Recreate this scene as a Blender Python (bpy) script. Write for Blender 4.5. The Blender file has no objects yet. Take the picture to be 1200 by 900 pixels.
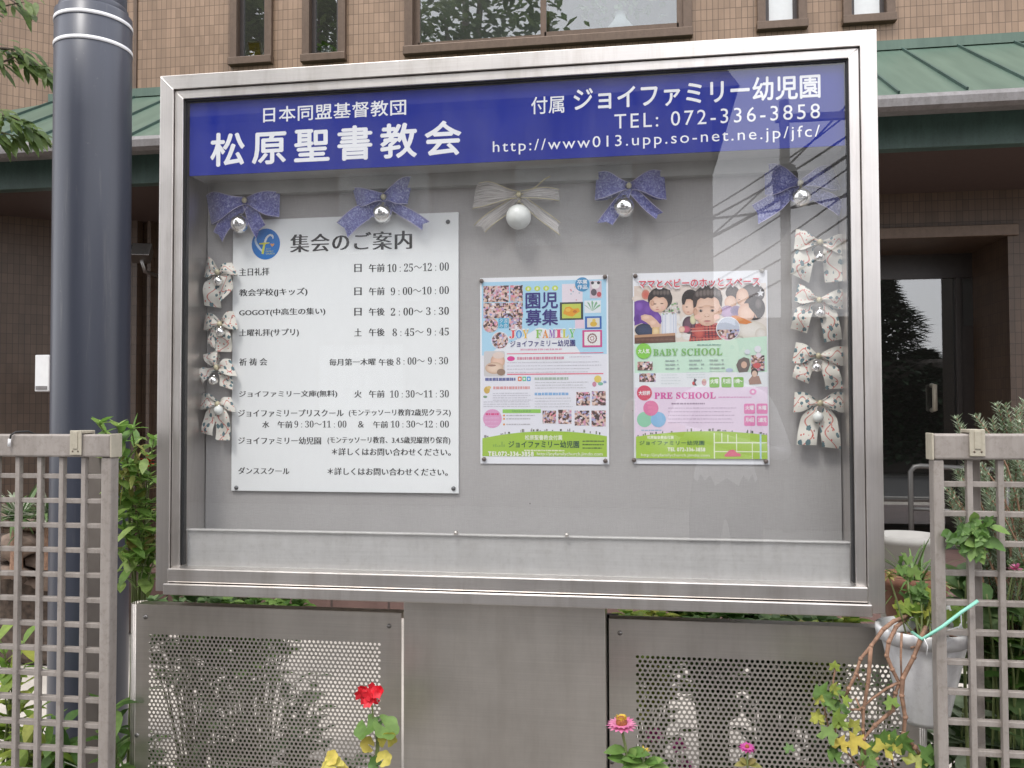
import bpy, bmesh, math, random
from mathutils import Vector, Matrix
R = math.radians
PI = math.pi
random.seed(7)
S = bpy.context.scene
COL = S.collection

# ------------------------------------------------------------------ camera
FPX = 1005.0
CAM = Vector((0.3233, -1.8935, 1.427))
YAW, PITCH, ROLL = R(-8.649), R(1.704), R(-0.156)
FWD = Vector((math.sin(YAW)*math.cos(PITCH), math.cos(YAW)*math.cos(PITCH), math.sin(PITCH)))
_r = Vector((math.cos(YAW), -math.sin(YAW), 0.0))
_u = _r.cross(FWD)
RIGHT = _r*math.cos(ROLL) + _u*math.sin(ROLL)
UP = _u*math.cos(ROLL) - _r*math.sin(ROLL)
cam = bpy.data.objects.new('camera', bpy.data.cameras.new('camera'))
COL.objects.link(cam)
m3 = Matrix((RIGHT, UP, -FWD)).transposed()
cam.matrix_world = Matrix.Translation(CAM) @ m3.to_4x4()
cam.data.sensor_width = 36.0
cam.data.lens = FPX/1200.0*36.0
cam.data.clip_start = 0.05
cam.data.clip_end = 500.0
S.camera = cam

# ------------------------------------------------------------------ sky, sun, exposure
W = bpy.data.worlds.new("World")
S.world = W
W.use_nodes = True
SUN_EL, SUN_AZ = 58.0, 200.0           # bright overcast, the sun high over the street
nt = W.node_tree
nt.nodes.clear()
n_out = nt.nodes.new('ShaderNodeOutputWorld')
n_bg = nt.nodes.new('ShaderNodeBackground')
n_sky = nt.nodes.new('ShaderNodeTexSky')
n_sky.sky_type = 'NISHITA'
n_sky.sun_disc = False
n_sky.sun_elevation = R(SUN_EL)
n_sky.sun_rotation = R(SUN_AZ)
n_sky.air_density = 1.0
n_sky.dust_density = 3.0
n_tc = nt.nodes.new('ShaderNodeTexCoord')
n_no = nt.nodes.new('ShaderNodeTexNoise')
n_no.inputs['Scale'].default_value = 2.2
n_no.inputs['Detail'].default_value = 5.0
n_ra = nt.nodes.new('ShaderNodeMapRange')
n_ra.inputs['From Min'].default_value = 0.25
n_ra.inputs['From Max'].default_value = 0.7
n_ra.inputs['To Min'].default_value = 0.72
n_ra.inputs['To Max'].default_value = 0.97
n_mx = nt.nodes.new('ShaderNodeMixRGB')
n_mx.inputs['Color2'].default_value = (10.6, 10.6, 11.0, 1.0)     # cloud
nt.links.new(n_tc.outputs['Generated'], n_no.inputs['Vector'])
nt.links.new(n_no.outputs['Fac'], n_ra.inputs['Value'])
nt.links.new(n_ra.outputs['Result'], n_mx.inputs['Fac'])
nt.links.new(n_sky.outputs['Color'], n_mx.inputs['Color1'])
nt.links.new(n_mx.outputs['Color'], n_bg.inputs['Color'])
n_bg.inputs['Strength'].default_value = 0.12
nt.links.new(n_bg.outputs['Background'], n_out.inputs['Surface'])

sun = bpy.data.objects.new('sun', bpy.data.lights.new('sun', 'SUN'))
COL.objects.link(sun)
sun.data.energy = 1.1
sun.data.angle = R(14)
sun.data.color = (1.0, 0.965, 0.92)
_sd = Vector((math.sin(R(SUN_AZ))*math.cos(R(SUN_EL)), math.cos(R(SUN_AZ))*math.cos(R(SUN_EL)), math.sin(R(SUN_EL))))
sun.rotation_euler = _sd.to_track_quat('Z', 'Y').to_euler()

S.view_settings.view_transform = 'Standard'
S.view_settings.look = 'None'
S.view_settings.gamma = 1.0
S.view_settings.use_curve_mapping = False
S.view_settings.exposure = 0.88
S.render.engine = 'CYCLES'
S.cycles.max_bounces = 8
S.cycles.transparent_max_bounces = 16
S.cycles.caustics_reflective = False
S.cycles.caustics_refractive = False
S.cycles.use_denoising = True

# ------------------------------------------------------------------ helpers
def at(px, py, Y):
    """world point on the vertical plane y=Y that the photograph shows at pixel (px, py)"""
    d = FWD + RIGHT*((px-600.0)/FPX) - UP*((py-450.0)/FPX)
    return CAM + d*((Y-CAM.y)/d.y)

def atz(px, py, Z):
    d = FWD + RIGHT*((px-600.0)/FPX) - UP*((py-450.0)/FPX)
    return CAM + d*((Z-CAM.z)/d.z)

def mirrored(px, py, Yplane, Yobj):
    p = at(px, py, 2*Yplane-Yobj)
    return Vector((p.x, Yobj, p.z))

def scale_at(Y):
    return (at(601, 500, Y)-at(600, 500, Y)).length

ORIGIN = {}
class MB:
    """collects faces; build() links them as one mesh object"""
    def __init__(self):
        self.v, self.f, self.m, self.c, self.uv, self.sm = [], [], [], [], [], []
        self.col = (1, 1, 1)
        self.mi = 0
        self.smooth = False
    def face(self, pts, uv=None):
        n = len(self.v)
        self.v.extend([tuple(p) for p in pts])
        self.f.append(tuple(range(n, n+len(pts))))
        self._a(uv)
    def _a(self, uv=None):
        self.m.append(self.mi); self.c.append(self.col); self.uv.append(uv); self.sm.append(self.smooth)
    def mesh(self, pts, faces, uvs=None):
        n = len(self.v)
        self.v.extend([tuple(p) for p in pts])
        for k, f in enumerate(faces):
            self.f.append(tuple(n+i for i in f))
            self._a([uvs[i] for i in f] if uvs else None)
    def box(self, x0, x1, y0, y1, z0, z1):
        p = [(x0,y0,z0),(x1,y0,z0),(x1,y1,z0),(x0,y1,z0),(x0,y0,z1),(x1,y0,z1),(x1,y1,z1),(x0,y1,z1)]
        self.mesh(p, [(0,3,2,1),(4,5,6,7),(0,1,5,4),(1,2,6,5),(2,3,7,6),(3,0,4,7)])
    def obox(self, c, ax, ay, az):
        c = Vector(c); ax = Vector(ax); ay = Vector(ay); az = Vector(az)
        p = [c+ax*i+ay*j+az*k for (i,j,k) in ((-1,-1,-1),(1,-1,-1),(1,1,-1),(-1,1,-1),(-1,-1,1),(1,-1,1),(1,1,1),(-1,1,1))]
        self.mesh(p, [(0,3,2,1),(4,5,6,7),(0,1,5,4),(1,2,6,5),(2,3,7,6),(3,0,4,7)])
    def tube(self, pts, rad, n=8, cap=True):
        pts = [Vector(p) for p in pts]
        if not hasattr(rad, '__len__'): rad = [rad]*len(pts)
        sm, self.smooth = self.smooth, True
        V = []; prev = None
        for i, p in enumerate(pts):
            t = (pts[min(i+1, len(pts)-1)]-pts[max(i-1, 0)]).normalized()
            a = prev if prev is not None else (Vector((0,0,1)) if abs(t.z) < 0.9 else Vector((1,0,0)))
            a = (a - t*a.dot(t))
            a = a.normalized() if a.length > 1e-6 else t.orthogonal().normalized()
            prev = a
            b = t.cross(a)
            for k in range(n):
                q = 2*PI*k/n
                V.append(p + (a*math.cos(q)+b*math.sin(q))*rad[i])
        F = []
        for i in range(len(pts)-1):
            for k in range(n):
                F.append((i*n+k, i*n+(k+1) % n, (i+1)*n+(k+1) % n, (i+1)*n+k))
        if cap:
            F.append(tuple(range(n))[::-1]); F.append(tuple(range((len(pts)-1)*n, len(pts)*n)))
        self.mesh(V, F)
        self.smooth = sm
    def lathe(self, c, prof, n=24, axis='z', arc=None):
        c = Vector(c)
        sm, self.smooth = self.smooth, True
        V = []
        for (r, h) in prof:
            for k in range(n):
                q = 2*PI*k/n
                if axis == 'z': V.append(c+Vector((r*math.cos(q), r*math.sin(q), h)))
                else: V.append(c+Vector((r*math.cos(q), h, r*math.sin(q))))
        F = []
        for i in range(len(prof)-1):
            for k in range(n):
                F.append((i*n+k, i*n+(k+1) % n, (i+1)*n+(k+1) % n, (i+1)*n+k))
        self.mesh(V, F)
        self.smooth = sm
    def ball(self, c, r, n=20, squash=1.0):
        prof = [(max(1e-5, r*math.sin(PI*i/(n//2))), -r*squash*math.cos(PI*i/(n//2))) for i in range(n//2+1)]
        self.lathe(c, prof, n)
    def disc(self, c, rx, rz, n=28):
        c = Vector(c)
        self.face([c+Vector((rx*math.cos(2*PI*k/n), 0, rz*math.sin(2*PI*k/n))) for k in range(n)])
    def build(self, name, mats, parent=None, bevel=0.0, loc=None, seg=2, recalc=False):
        me = bpy.data.meshes.new(name)
        o_ = Vector(loc) if loc is not None else Vector((0, 0, 0))
        me.from_pydata([(p[0]-o_.x, p[1]-o_.y, p[2]-o_.z) for p in self.v], [], self.f)
        if not isinstance(mats, (list, tuple)): mats = [mats]
        for m in mats: me.materials.append(m)
        me.polygons.foreach_set('material_index', self.m)
        me.polygons.foreach_set('use_smooth', self.sm)
        ca = me.color_attributes.new('Col', 'FLOAT_COLOR', 'CORNER')
        buf = []
        for c, f in zip(self.c, self.f):
            if isinstance(c, list):
                for q in c: buf.extend((q[0], q[1], q[2], 1.0))
            else: buf.extend((c[0], c[1], c[2], 1.0)*len(f))
        ca.data.foreach_set('color', buf)
        if any(u is not None for u in self.uv):
            ul = me.uv_layers.new(name='UVMap')
            b = []
            for u, f in zip(self.uv, self.f):
                for k in range(len(f)):
                    b.extend(u[k] if u else (0.0, 0.0))
            ul.data.foreach_set('uv', b)
        me.update()
        if recalc:
            bm = bmesh.new(); bm.from_mesh(me); bmesh.ops.recalc_face_normals(bm, faces=bm.faces); bm.to_mesh(me); bm.free()
        o = bpy.data.objects.new(name, me)
        COL.objects.link(o)
        o.location = o_
        ORIGIN[o] = o_
        if parent is not None:
            o.parent = parent
            o.location = o_ - ORIGIN[parent]
        if bevel > 0:
            b = o.modifiers.new('bevel', 'BEVEL'); b.width = bevel; b.segments = seg; b.limit_method = 'ANGLE'; b.angle_limit = R(50)
            b.harden_normals = False
        return o

def tag(o, label=None, cat=None, group=None, kind=None):
    if label: o['label'] = label
    if cat: o['category'] = cat
    if group: o['group'] = group
    if kind: o['kind'] = kind
    return o

def thing(name, label, cat, loc=(0, 0, 0), group=None):
    o = bpy.data.objects.new(name, None)
    COL.objects.link(o)
    o.location = loc
    ORIGIN[o] = Vector(loc)
    o.empty_display_size = 0.05
    tag(o, label, cat, group)
    return o

# ------------------------------------------------------------------ materials
def mat(name):
    m = bpy.data.materials.new(name); m.use_nodes = True
    t = m.node_tree
    return m, t, t.nodes['Principled BSDF'], t.nodes['Material Output']

def N(t, kind, **kw):
    n = t.nodes.new(kind)
    for k, v in kw.items():
        if k.startswith('i_'): n.inputs[k[2:].replace('_', ' ')].default_value = v
        else: setattr(n, k, v)
    return n

def coords(t, scale=(1, 1, 1), kind='Object', rot=(0, 0, 0)):
    c = N(t, 'ShaderNodeTexCoord'); mp = N(t, 'ShaderNodeMapping')
    mp.inputs['Scale'].default_value = scale
    mp.inputs['Rotation'].default_value = rot
    t.links.new(c.outputs[kind], mp.inputs['Vector'])
    return mp.outputs['Vector']

def ramp(t, src, stops):
    r = N(t, 'ShaderNodeValToRGB')
    e = r.color_ramp.elements
    while len(e) < len(stops): e.new(0.5)
    for k, (p, c) in enumerate(stops):
        e[k].position = p; e[k].color = (c[0], c[1], c[2], 1)
    t.links.new(src, r.inputs['Fac'])
    return r.outputs['Color']

def bump(t, b, src, strength=0.2, dist=0.002):
    n = N(t, 'ShaderNodeBump'); n.inputs['Strength'].default_value = strength; n.inputs['Distance'].default_value = dist
    t.links.new(src, n.inputs['Height']); t.links.new(n.outputs['Normal'], b.inputs['Normal'])

def plain(name, col, rough=0.5, metal=0.0, var=0.12, scale=30.0, bmp=0.0, spec=0.5, stretch=(1, 1, 1), grime=0.0):
    m, t, b, o = mat(name)
    v = coords(t, tuple(scale*s for s in stretch))
    no = N(t, 'ShaderNodeTexNoise', i_Scale=1.0, i_Detail=5.0)
    t.links.new(v, no.inputs['Vector'])
    lo = tuple(max(0, c*(1-var)) for c in col); hi = tuple(min(1, c*(1+var)) for c in col)
    base = ramp(t, no.outputs['Fac'], [(0.3, lo), (0.7, hi)])
    if grime:                                   # weather streaks and blotches
        g1 = N(t, 'ShaderNodeTexNoise', i_Scale=1.0, i_Detail=7.0, i_Roughness=0.7); t.links.new(coords(t, (26, 26, 3.5)), g1.inputs['Vector'])
        g2 = N(t, 'ShaderNodeTexNoise', i_Scale=70.0, i_Detail=6.0, i_Roughness=0.75); t.links.new(coords(t), g2.inputs['Vector'])
        for g, lo_, hi_ in ((g1, 0.36, 0.62), (g2, 0.34, 0.5)):
            mg = N(t, 'ShaderNodeMixRGB', blend_type='MULTIPLY'); mg.inputs['Fac'].default_value = grime
            t.links.new(base, mg.inputs['Color1']); t.links.new(ramp(t, g.outputs['Fac'], [(lo_, (0.5, 0.47, 0.43)), (hi_, (1, 1, 1))]), mg.inputs['Color2']); base = mg.outputs['Color']
    t.links.new(base, b.inputs['Base Color'])
    b.inputs['Roughness'].default_value = rough
    b.inputs['Metallic'].default_value = metal
    b.inputs['Specular IOR Level'].default_value = spec
    if bmp: bump(t, b, no.outputs['Fac'], bmp)
    return m

def steel(name, col=(0.62, 0.6, 0.58), rough=0.32, along='x', blotch=0.12, drip=0.4):
    """brushed stainless: fine streaks along one axis, faint blotches and water marks"""
    m, t, b, o = mat(name)
    sc = {'x': (3, 400, 400), 'z': (400, 400, 3), 'y': (400, 3, 400)}[along]
    st = N(t, 'ShaderNodeTexNoise', i_Scale=1.0, i_Detail=3.0); t.links.new(coords(t, sc), st.inputs['Vector'])
    bl = N(t, 'ShaderNodeTexNoise', i_Scale=3.5, i_Detail=6.0, i_Roughness=0.65); t.links.new(coords(t), bl.inputs['Vector'])
    lo = tuple(c*(1-blotch) for c in col); hi = tuple(min(1, c*(1+blotch)) for c in col)
    base = ramp(t, bl.outputs['Fac'], [(0.3, lo), (0.7, hi)])
    mx = N(t, 'ShaderNodeMixRGB', blend_type='MULTIPLY'); mx.inputs['Fac'].default_value = 0.35
    t.links.new(base, mx.inputs['Color1'])
    t.links.new(ramp(t, st.outputs['Fac'], [(0.25, (0.7, 0.7, 0.7)), (0.75, (1, 1, 1))]), mx.inputs['Color2'])
    dp = N(t, 'ShaderNodeTexNoise', i_Scale=1.0, i_Detail=8.0, i_Roughness=0.7); t.links.new(coords(t, (18, 18, 2.2)), dp.inputs['Vector'])
    md = N(t, 'ShaderNodeMixRGB', blend_type='MULTIPLY'); md.inputs['Fac'].default_value = drip
    t.links.new(mx.outputs['Color'], md.inputs['Color1']); t.links.new(ramp(t, dp.outputs['Fac'], [(0.36, (0.68, 0.65, 0.61)), (0.52, (1, 1, 1))]), md.inputs['Color2'])
    t.links.new(md.outputs['Color'], b.inputs['Base Color'])
    rr = N(t, 'ShaderNodeMapRange'); rr.inputs['To Min'].default_value = rough-0.07; rr.inputs['To Max'].default_value = rough+0.1
    t.links.new(bl.outputs['Fac'], rr.inputs['Value']); t.links.new(rr.outputs['Result'], b.inputs['Roughness'])
    b.inputs['Metallic'].default_value = 1.0
    bump(t, b, st.outputs['Fac'], 0.12, 0.0006)
    return m

def glass(name, tint=(0.95, 0.96, 0.97), boost=2.0, ior=1.48, rough=0.0, dust_haze=0.0):
    m, t, b, o = mat(name)
    t.nodes.remove(b)
    tr = N(t, 'ShaderNodeBsdfTransparent'); tr.inputs['Color'].default_value = (*tint, 1)
    gl = N(t, 'ShaderNodeBsdfGlossy'); gl.inputs['Roughness'].default_value = rough
    gl.inputs['Color'].default_value = (1, 1, 1, 1)
    # Schlick reflectance, the same from both sides of the pane
    g = N(t, 'ShaderNodeNewGeometry')
    dp = N(t, 'ShaderNodeVectorMath', operation='DOT_PRODUCT'); t.links.new(g.outputs['Incoming'], dp.inputs[0]); t.links.new(g.outputs['Normal'], dp.inputs[1])
    ab = N(t, 'ShaderNodeMath', operation='ABSOLUTE'); t.links.new(dp.outputs['Value'], ab.inputs[0])
    om = N(t, 'ShaderNodeMath', operation='SUBTRACT', use_clamp=True); om.inputs[0].default_value = 1.0; t.links.new(ab.outputs['Value'], om.inputs[1])
    pw = N(t, 'ShaderNodeMath', operation='POWER'); pw.inputs[1].default_value = 5.0; t.links.new(om.outputs['Value'], pw.inputs[0])
    f0 = ((ior-1)/(ior+1))**2*boost
    mu = N(t, 'ShaderNodeMath', operation='MULTIPLY_ADD', use_clamp=True); mu.inputs[1].default_value = 1-f0; mu.inputs[2].default_value = f0; t.links.new(pw.outputs['Value'], mu.inputs[0])
    mx = N(t, 'ShaderNodeMixShader')
    t.links.new(mu.outputs['Value'], mx.inputs['Fac']); t.links.new(tr.outputs['BSDF'], mx.inputs[1]); t.links.new(gl.outputs['BSDF'], mx.inputs[2])
    last = mx.outputs['Shader']
    if dust_haze:  # pale diffuse film: dust smears, plus the haze of reflections put in as colour
        df = N(t, 'ShaderNodeBsdfDiffuse'); df.inputs['Color'].default_value = (0.8, 0.79, 0.78, 1)
        dn = N(t, 'ShaderNodeTexNoise', i_Scale=5.0, i_Detail=6.0, i_Roughness=0.7); t.links.new(coords(t, (2.2, 2.2, 0.7)), dn.inputs['Vector'])
        dr = N(t, 'ShaderNodeMapRange'); dr.inputs['From Min'].default_value = 0.3; dr.inputs['From Max'].default_value = 0.75; dr.inputs['To Min'].default_value = dust_haze*0.3; dr.inputs['To Max'].default_value = dust_haze*2.1
        t.links.new(dn.outputs['Fac'], dr.inputs['Value'])
        m2 = N(t, 'ShaderNodeMixShader'); t.links.new(dr.outputs['Result'], m2.inputs['Fac']); t.links.new(last, m2.inputs[1]); t.links.new(df.outputs['BSDF'], m2.inputs[2]); last = m2.outputs['Shader']
    t.links.new(last, o.inputs['Surface'])
    return m

def tiles(name, c1, c2, mortar, w, h, rough=0.45, plane='xz'):
    m, t, b, o = mat(name)
    c = N(t, 'ShaderNodeTexCoord')
    sx = N(t, 'ShaderNodeSeparateXYZ'); t.links.new(c.outputs['Object'], sx.inputs['Vector'])
    cm = N(t, 'ShaderNodeCombineXYZ')
    if plane == 'xz':
        ad = N(t, 'ShaderNodeMath', operation='ADD'); t.links.new(sx.outputs['X'], ad.inputs[0]); t.links.new(sx.outputs['Y'], ad.inputs[1])
        t.links.new(ad.outputs['Value'], cm.inputs['X']); t.links.new(sx.outputs['Z'], cm.inputs['Y'])
    else:
        t.links.new(sx.outputs['X'], cm.inputs['X']); t.links.new(sx.outputs['Y'], cm.inputs['Y'])
    br = N(t, 'ShaderNodeTexBrick', offset=0.0, squash=1.0)
    t.links.new(cm.outputs['Vector'], br.inputs['Vector'])
    br.inputs['Scale'].default_value = 1.0
    br.inputs['Brick Width'].default_value = w
    br.inputs['Row Height'].default_value = h
    br.inputs['Mortar Size'].default_value = min(w, h)*0.045
    br.inputs['Mortar Smooth'].default_value = 0.1
    br.inputs['Bias'].default_value = 0.0
    br.inputs['Color1'].default_value = (*c1, 1); br.inputs['Color2'].default_value = (*c2, 1); br.inputs['Mortar'].default_value = (*mortar, 1)
    no = N(t, 'ShaderNodeTexNoise', i_Scale=2.0, i_Detail=8.0, i_Roughness=0.7); t.links.new(c.outputs['Object'], no.inputs['Vector'])
    mx = N(t, 'ShaderNodeMixRGB', blend_type='MULTIPLY'); mx.inputs['Fac'].default_value = 0.5
    t.links.new(br.outputs['Color'], mx.inputs['Color1'])
    t.links.new(ramp(t, no.outputs['Fac'], [(0.3, (0.7, 0.7, 0.7)), (0.7, (1.1, 1.1, 1.1))]), mx.inputs['Color2'])
    ws = N(t, 'ShaderNodeTexNoise', i_Scale=1.0, i_Detail=6.0, i_Roughness=0.65); t.links.new(coords(t, (5, 5, 0.35)), ws.inputs['Vector'])
    mw = N(t, 'ShaderNodeMixRGB', blend_type='MULTIPLY'); mw.inputs['Fac'].default_value = 0.45
    t.links.new(mx.outputs['Color'], mw.inputs['Color1']); t.links.new(ramp(t, ws.outputs['Fac'], [(0.38, (0.62, 0.6, 0.58)), (0.55, (1, 1, 1))]), mw.inputs['Color2'])
    t.links.new(mw.outputs['Color'], b.inputs['Base Color'])
    b.inputs['Roughness'].default_value = rough
    iv = N(t, 'ShaderNodeMath', operation='SUBTRACT'); iv.inputs[0].default_value = 1.0; t.links.new(br.outputs['Fac'], iv.inputs[1])
    bump(t, b, iv.outputs['Value'], 0.5, 0.003)
    return m

def leafy(name, cols, trans=0.35, rough=0.5):
    """leaf: each leaf (mesh island) takes its own tone between the given colours"""
    m, t, b, o = mat(name)
    g = N(t, 'ShaderNodeNewGeometry')
    st = [(i/(max(1, len(cols)-1)), c) for i, c in enumerate(cols)]
    col = ramp(t, g.outputs['Random Per Island'], st)
    no = N(t, 'ShaderNodeTexNoise', i_Scale=60.0, i_Detail=3.0); t.links.new(coords(t), no.inputs['Vector'])
    mx = N(t, 'ShaderNodeMixRGB', blend_type='MULTIPLY'); mx.inputs['Fac'].default_value = 0.6
    t.links.new(col, mx.inputs['Color1']); t.links.new(ramp(t, no.outputs['Fac'], [(0.3, (0.6, 0.6, 0.6)), (0.7, (1.2, 1.2, 1.2))]), mx.inputs['Color2'])
    t.links.new(mx.outputs['Color'], b.inputs['Base Color'])
    b.inputs['Roughness'].default_value = rough
    tl = N(t, 'ShaderNodeBsdfTranslucent'); t.links.new(mx.outputs['Color'], tl.inputs['Color'])
    ms = N(t, 'ShaderNodeMixShader'); ms.inputs['Fac'].default_value = trans
    t.links.new(b.outputs['BSDF'], ms.inputs[1]); t.links.new(tl.outputs['BSDF'], ms.inputs[2])
    t.links.new(ms.outputs['Shader'], o.inputs['Surface'])
    return m

def printed(name, rough=0.45):
    """ink on paper: the colour of each printed shape"""
    m, t, b, o = mat(name)
    a = N(t, 'ShaderNodeVertexColor', layer_name='Col')
    no = N(t, 'ShaderNodeTexNoise', i_Scale=400.0, i_Detail=2.0); t.links.new(coords(t), no.inputs['Vector'])
    mx = N(t, 'ShaderNodeMixRGB', blend_type='MULTIPLY'); mx.inputs['Fac'].default_value = 0.25
    t.links.new(a.outputs['Color'], mx.inputs['Color1']); t.links.new(ramp(t, no.outputs['Fac'], [(0.3, (0.8, 0.8, 0.8)), (0.7, (1, 1, 1))]), mx.inputs['Color2'])
    t.links.new(mx.outputs['Color'], b.inputs['Base Color'])
    b.inputs['Roughness'].default_value = rough
    return m

def photo_print(name):
    """small snapshots of groups of people, too small to read"""
    m, t, b, o = mat(name)
    vo = N(t, 'ShaderNodeTexVoronoi', i_Scale=210.0); t.links.new(coords(t), vo.inputs['Vector'])
    sp = N(t, 'ShaderNodeSeparateXYZ'); t.links.new(vo.outputs['Color'], sp.inputs['Vector'])
    c = ramp(t, sp.outputs['X'], [(0.0, (0.03, 0.025, 0.03)), (0.28, (0.16, 0.08, 0.07)), (0.42, (0.62, 0.4, 0.3)), (0.6, (0.75, 0.58, 0.5)), (0.74, (0.3, 0.35, 0.6)), (0.86, (0.75, 0.25, 0.3)), (1.0, (0.8, 0.8, 0.82))])
    t.links.new(c, b.inputs['Base Color']); b.inputs['Roughness'].default_value = 0.45
    return m

M = {}
M['steel_h'] = steel('brushed_steel_horizontal', (0.75, 0.715, 0.685), along='x', rough=0.36, blotch=0.07)
M['steel_v'] = steel('brushed_steel_vertical', (0.72, 0.685, 0.655), along='z', rough=0.36, blotch=0.09)
M['steel_plate'] = steel('brushed_steel_plate', (0.66, 0.62, 0.57), rough=0.4, along='x', blotch=0.12, drip=0.22)
M['steel_dark'] = steel('brushed_steel_dark', (0.33, 0.32, 0.31), rough=0.4, along='z')
M['black'] = plain('black_rubber', (0.015, 0.015, 0.016), 0.6)
M['glass'] = glass('case_glass', (0.97, 0.975, 0.98), boost=2.2, dust_haze=0.026)
M['clear_glass'] = glass('clear_window_glass', (0.93, 0.95, 0.95), boost=1.6)
M['win_glass'] = glass('window_glass', (0.75, 0.78, 0.78), boost=3.6)
M['door_glass'] = glass('door_glass', (0.5, 0.52, 0.52), boost=4.5)
M['blue'] = plain('blue_header', (0.002, 0.016, 0.26), 0.55, var=0.06, scale=8, spec=0.12)
M['white_ink'] = plain('white_lettering', (0.82, 0.83, 0.86), 0.5, var=0.04)
M['black_ink'] = plain('black_lettering', (0.02, 0.02, 0.022), 0.5, var=0.1)
M['white_sheet'] = plain('white_sheet', (0.86, 0.88, 0.875), 0.4, var=0.02, scale=4)
M['paper'] = plain('paper', (0.82, 0.83, 0.86), 0.5, var=0.02, scale=5)
M['print'] = printed('poster_print')
M['photo'] = photo_print('poster_photographs')
M['header_grey'] = plain('grey_housing', (0.33, 0.33, 0.31), 0.5, var=0.06)
# woven grey pin board
def pinboard():
    m, t, b, o = mat('grey_pinboard_cloth')
    a = N(t, 'ShaderNodeTexNoise', i_Scale=1.0, i_Detail=4.0); t.links.new(coords(t, (60, 60, 700)), a.inputs['Vector'])
    c = N(t, 'ShaderNodeTexNoise', i_Scale=1.0, i_Detail=4.0); t.links.new(coords(t, (500, 500, 30)), c.inputs['Vector'])
    big = N(t, 'ShaderNodeTexNoise', i_Scale=3.0, i_Detail=5.0); t.links.new(coords(t), big.inputs['Vector'])
    ad = N(t, 'ShaderNodeMath', operation='ADD'); t.links.new(a.outputs['Fac'], ad.inputs[0]); t.links.new(c.outputs['Fac'], ad.inputs[1])
    col = ramp(t, ad.outputs['Value'], [(0.75, (0.27, 0.262, 0.258)), (1.0, (0.36, 0.35, 0.345)), (1.0, (0.36, 0.35, 0.345))])
    ha = N(t, 'ShaderNodeMath', operation='MULTIPLY'); ha.inputs[1].default_value = 0.5; t.links.new(ad.outputs['Value'], ha.inputs[0])
    col = ramp(t, ha.outputs['Value'], [(0.3, (0.385, 0.37, 0.36)), (0.7, (0.445, 0.43, 0.42))])
    mx = N(t, 'ShaderNodeMixRGB', blend_type='MULTIPLY'); mx.inputs['Fac'].default_value = 0.6
    t.links.new(col, mx.inputs['Color1']); t.links.new(ramp(t, big.outputs['Fac'], [(0.35, (0.92, 0.92, 0.92)), (0.65, (1, 1, 1))]), mx.inputs['Color2'])
    vh = N(t, 'ShaderNodeTexVoronoi', i_Scale=13.0); t.links.new(coords(t), vh.inputs['Vector'])
    lt = N(t, 'ShaderNodeMath', operation='LESS_THAN'); lt.inputs[1].default_value = 0.022; t.links.new(vh.outputs['Distance'], lt.inputs[0])
    mh = N(t, 'ShaderNodeMixRGB'); mh.inputs['Color2'].default_value = (0.09, 0.085, 0.08, 1); t.links.new(lt.outputs['Value'], mh.inputs['Fac']); t.links.new(mx.outputs['Color'], mh.inputs['Color1'])
    t.links.new(mh.outputs['Color'], b.inputs['Base Color'])
    b.inputs['Roughness'].default_value = 0.8
    bump(t, b, ad.outputs['Value'], 0.3, 0.001)
    return m
M['pinboard'] = pinboard()
def pole_paint():
    m, t, b, o = mat('navy_grey_paint')
    st = N(t, 'ShaderNodeTexNoise', i_Scale=1.0, i_Detail=3.0); t.links.new(coords(t, (16, 16, 0.8)), st.inputs['Vector'])
    fi = N(t, 'ShaderNodeTexNoise', i_Scale=220.0, i_Detail=3.0); t.links.new(coords(t), fi.inputs['Vector'])
    base = ramp(t, st.outputs['Fac'], [(0.3, (0.03, 0.035, 0.052)), (0.7, (0.046, 0.052, 0.074))])
    for sc, lo_, hi_, c_ in (((30, 30, 2.2), 0.58, 0.72, (0.11, 0.11, 0.115)), ((55, 55, 40), 0.64, 0.74, (0.14, 0.138, 0.135))):     # rain streaks, dust and scuffs
        g = N(t, 'ShaderNodeTexNoise', i_Scale=1.0, i_Detail=7.0, i_Roughness=0.7); t.links.new(coords(t, sc), g.inputs['Vector'])
        mg = N(t, 'ShaderNodeMixRGB'); mg.inputs['Color2'].default_value = (*c_, 1)
        t.links.new(ramp(t, g.outputs['Fac'], [(lo_, (0, 0, 0)), (hi_, (0.55, 0.55, 0.55))]), mg.inputs['Fac']); t.links.new(base, mg.inputs['Color1']); base = mg.outputs['Color']
    t.links.new(base, b.inputs['Base Color'])
    rr = N(t, 'ShaderNodeMapRange'); rr.inputs['To Min'].default_value = 0.28; rr.inputs['To Max'].default_value = 0.5
    t.links.new(st.outputs['Fac'], rr.inputs['Value']); t.links.new(rr.outputs['Result'], b.inputs['Roughness'])
    bump(t, b, fi.outputs['Fac'], 0.12, 0.0008)
    b.inputs['Coat Weight'].default_value = 0.15; b.inputs['Coat Roughness'].default_value = 0.25
    return m
M['pole'] = pole_paint()
M['white_tape'] = plain('white_reflective_band', (0.8, 0.8, 0.82), 0.35, var=0.03)
M['alu'] = plain('taupe_aluminium', (0.35, 0.314, 0.287), 0.42, metal=0.1, var=0.07, scale=14, grime=0.4)
M['alu_dark'] = plain('taupe_aluminium_rear', (0.15, 0.13, 0.115), 0.5, var=0.08)
M['cream_plastic'] = plain('cream_plastic', (0.48, 0.44, 0.35), 0.45, var=0.06, grime=0.3)
TW, TH = 0.0385, 0.074
M['tile'] = tiles('beige_wall_tile', (0.25, 0.163, 0.103), (0.32, 0.212, 0.138), (0.11, 0.068, 0.044), TW, TH)
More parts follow.
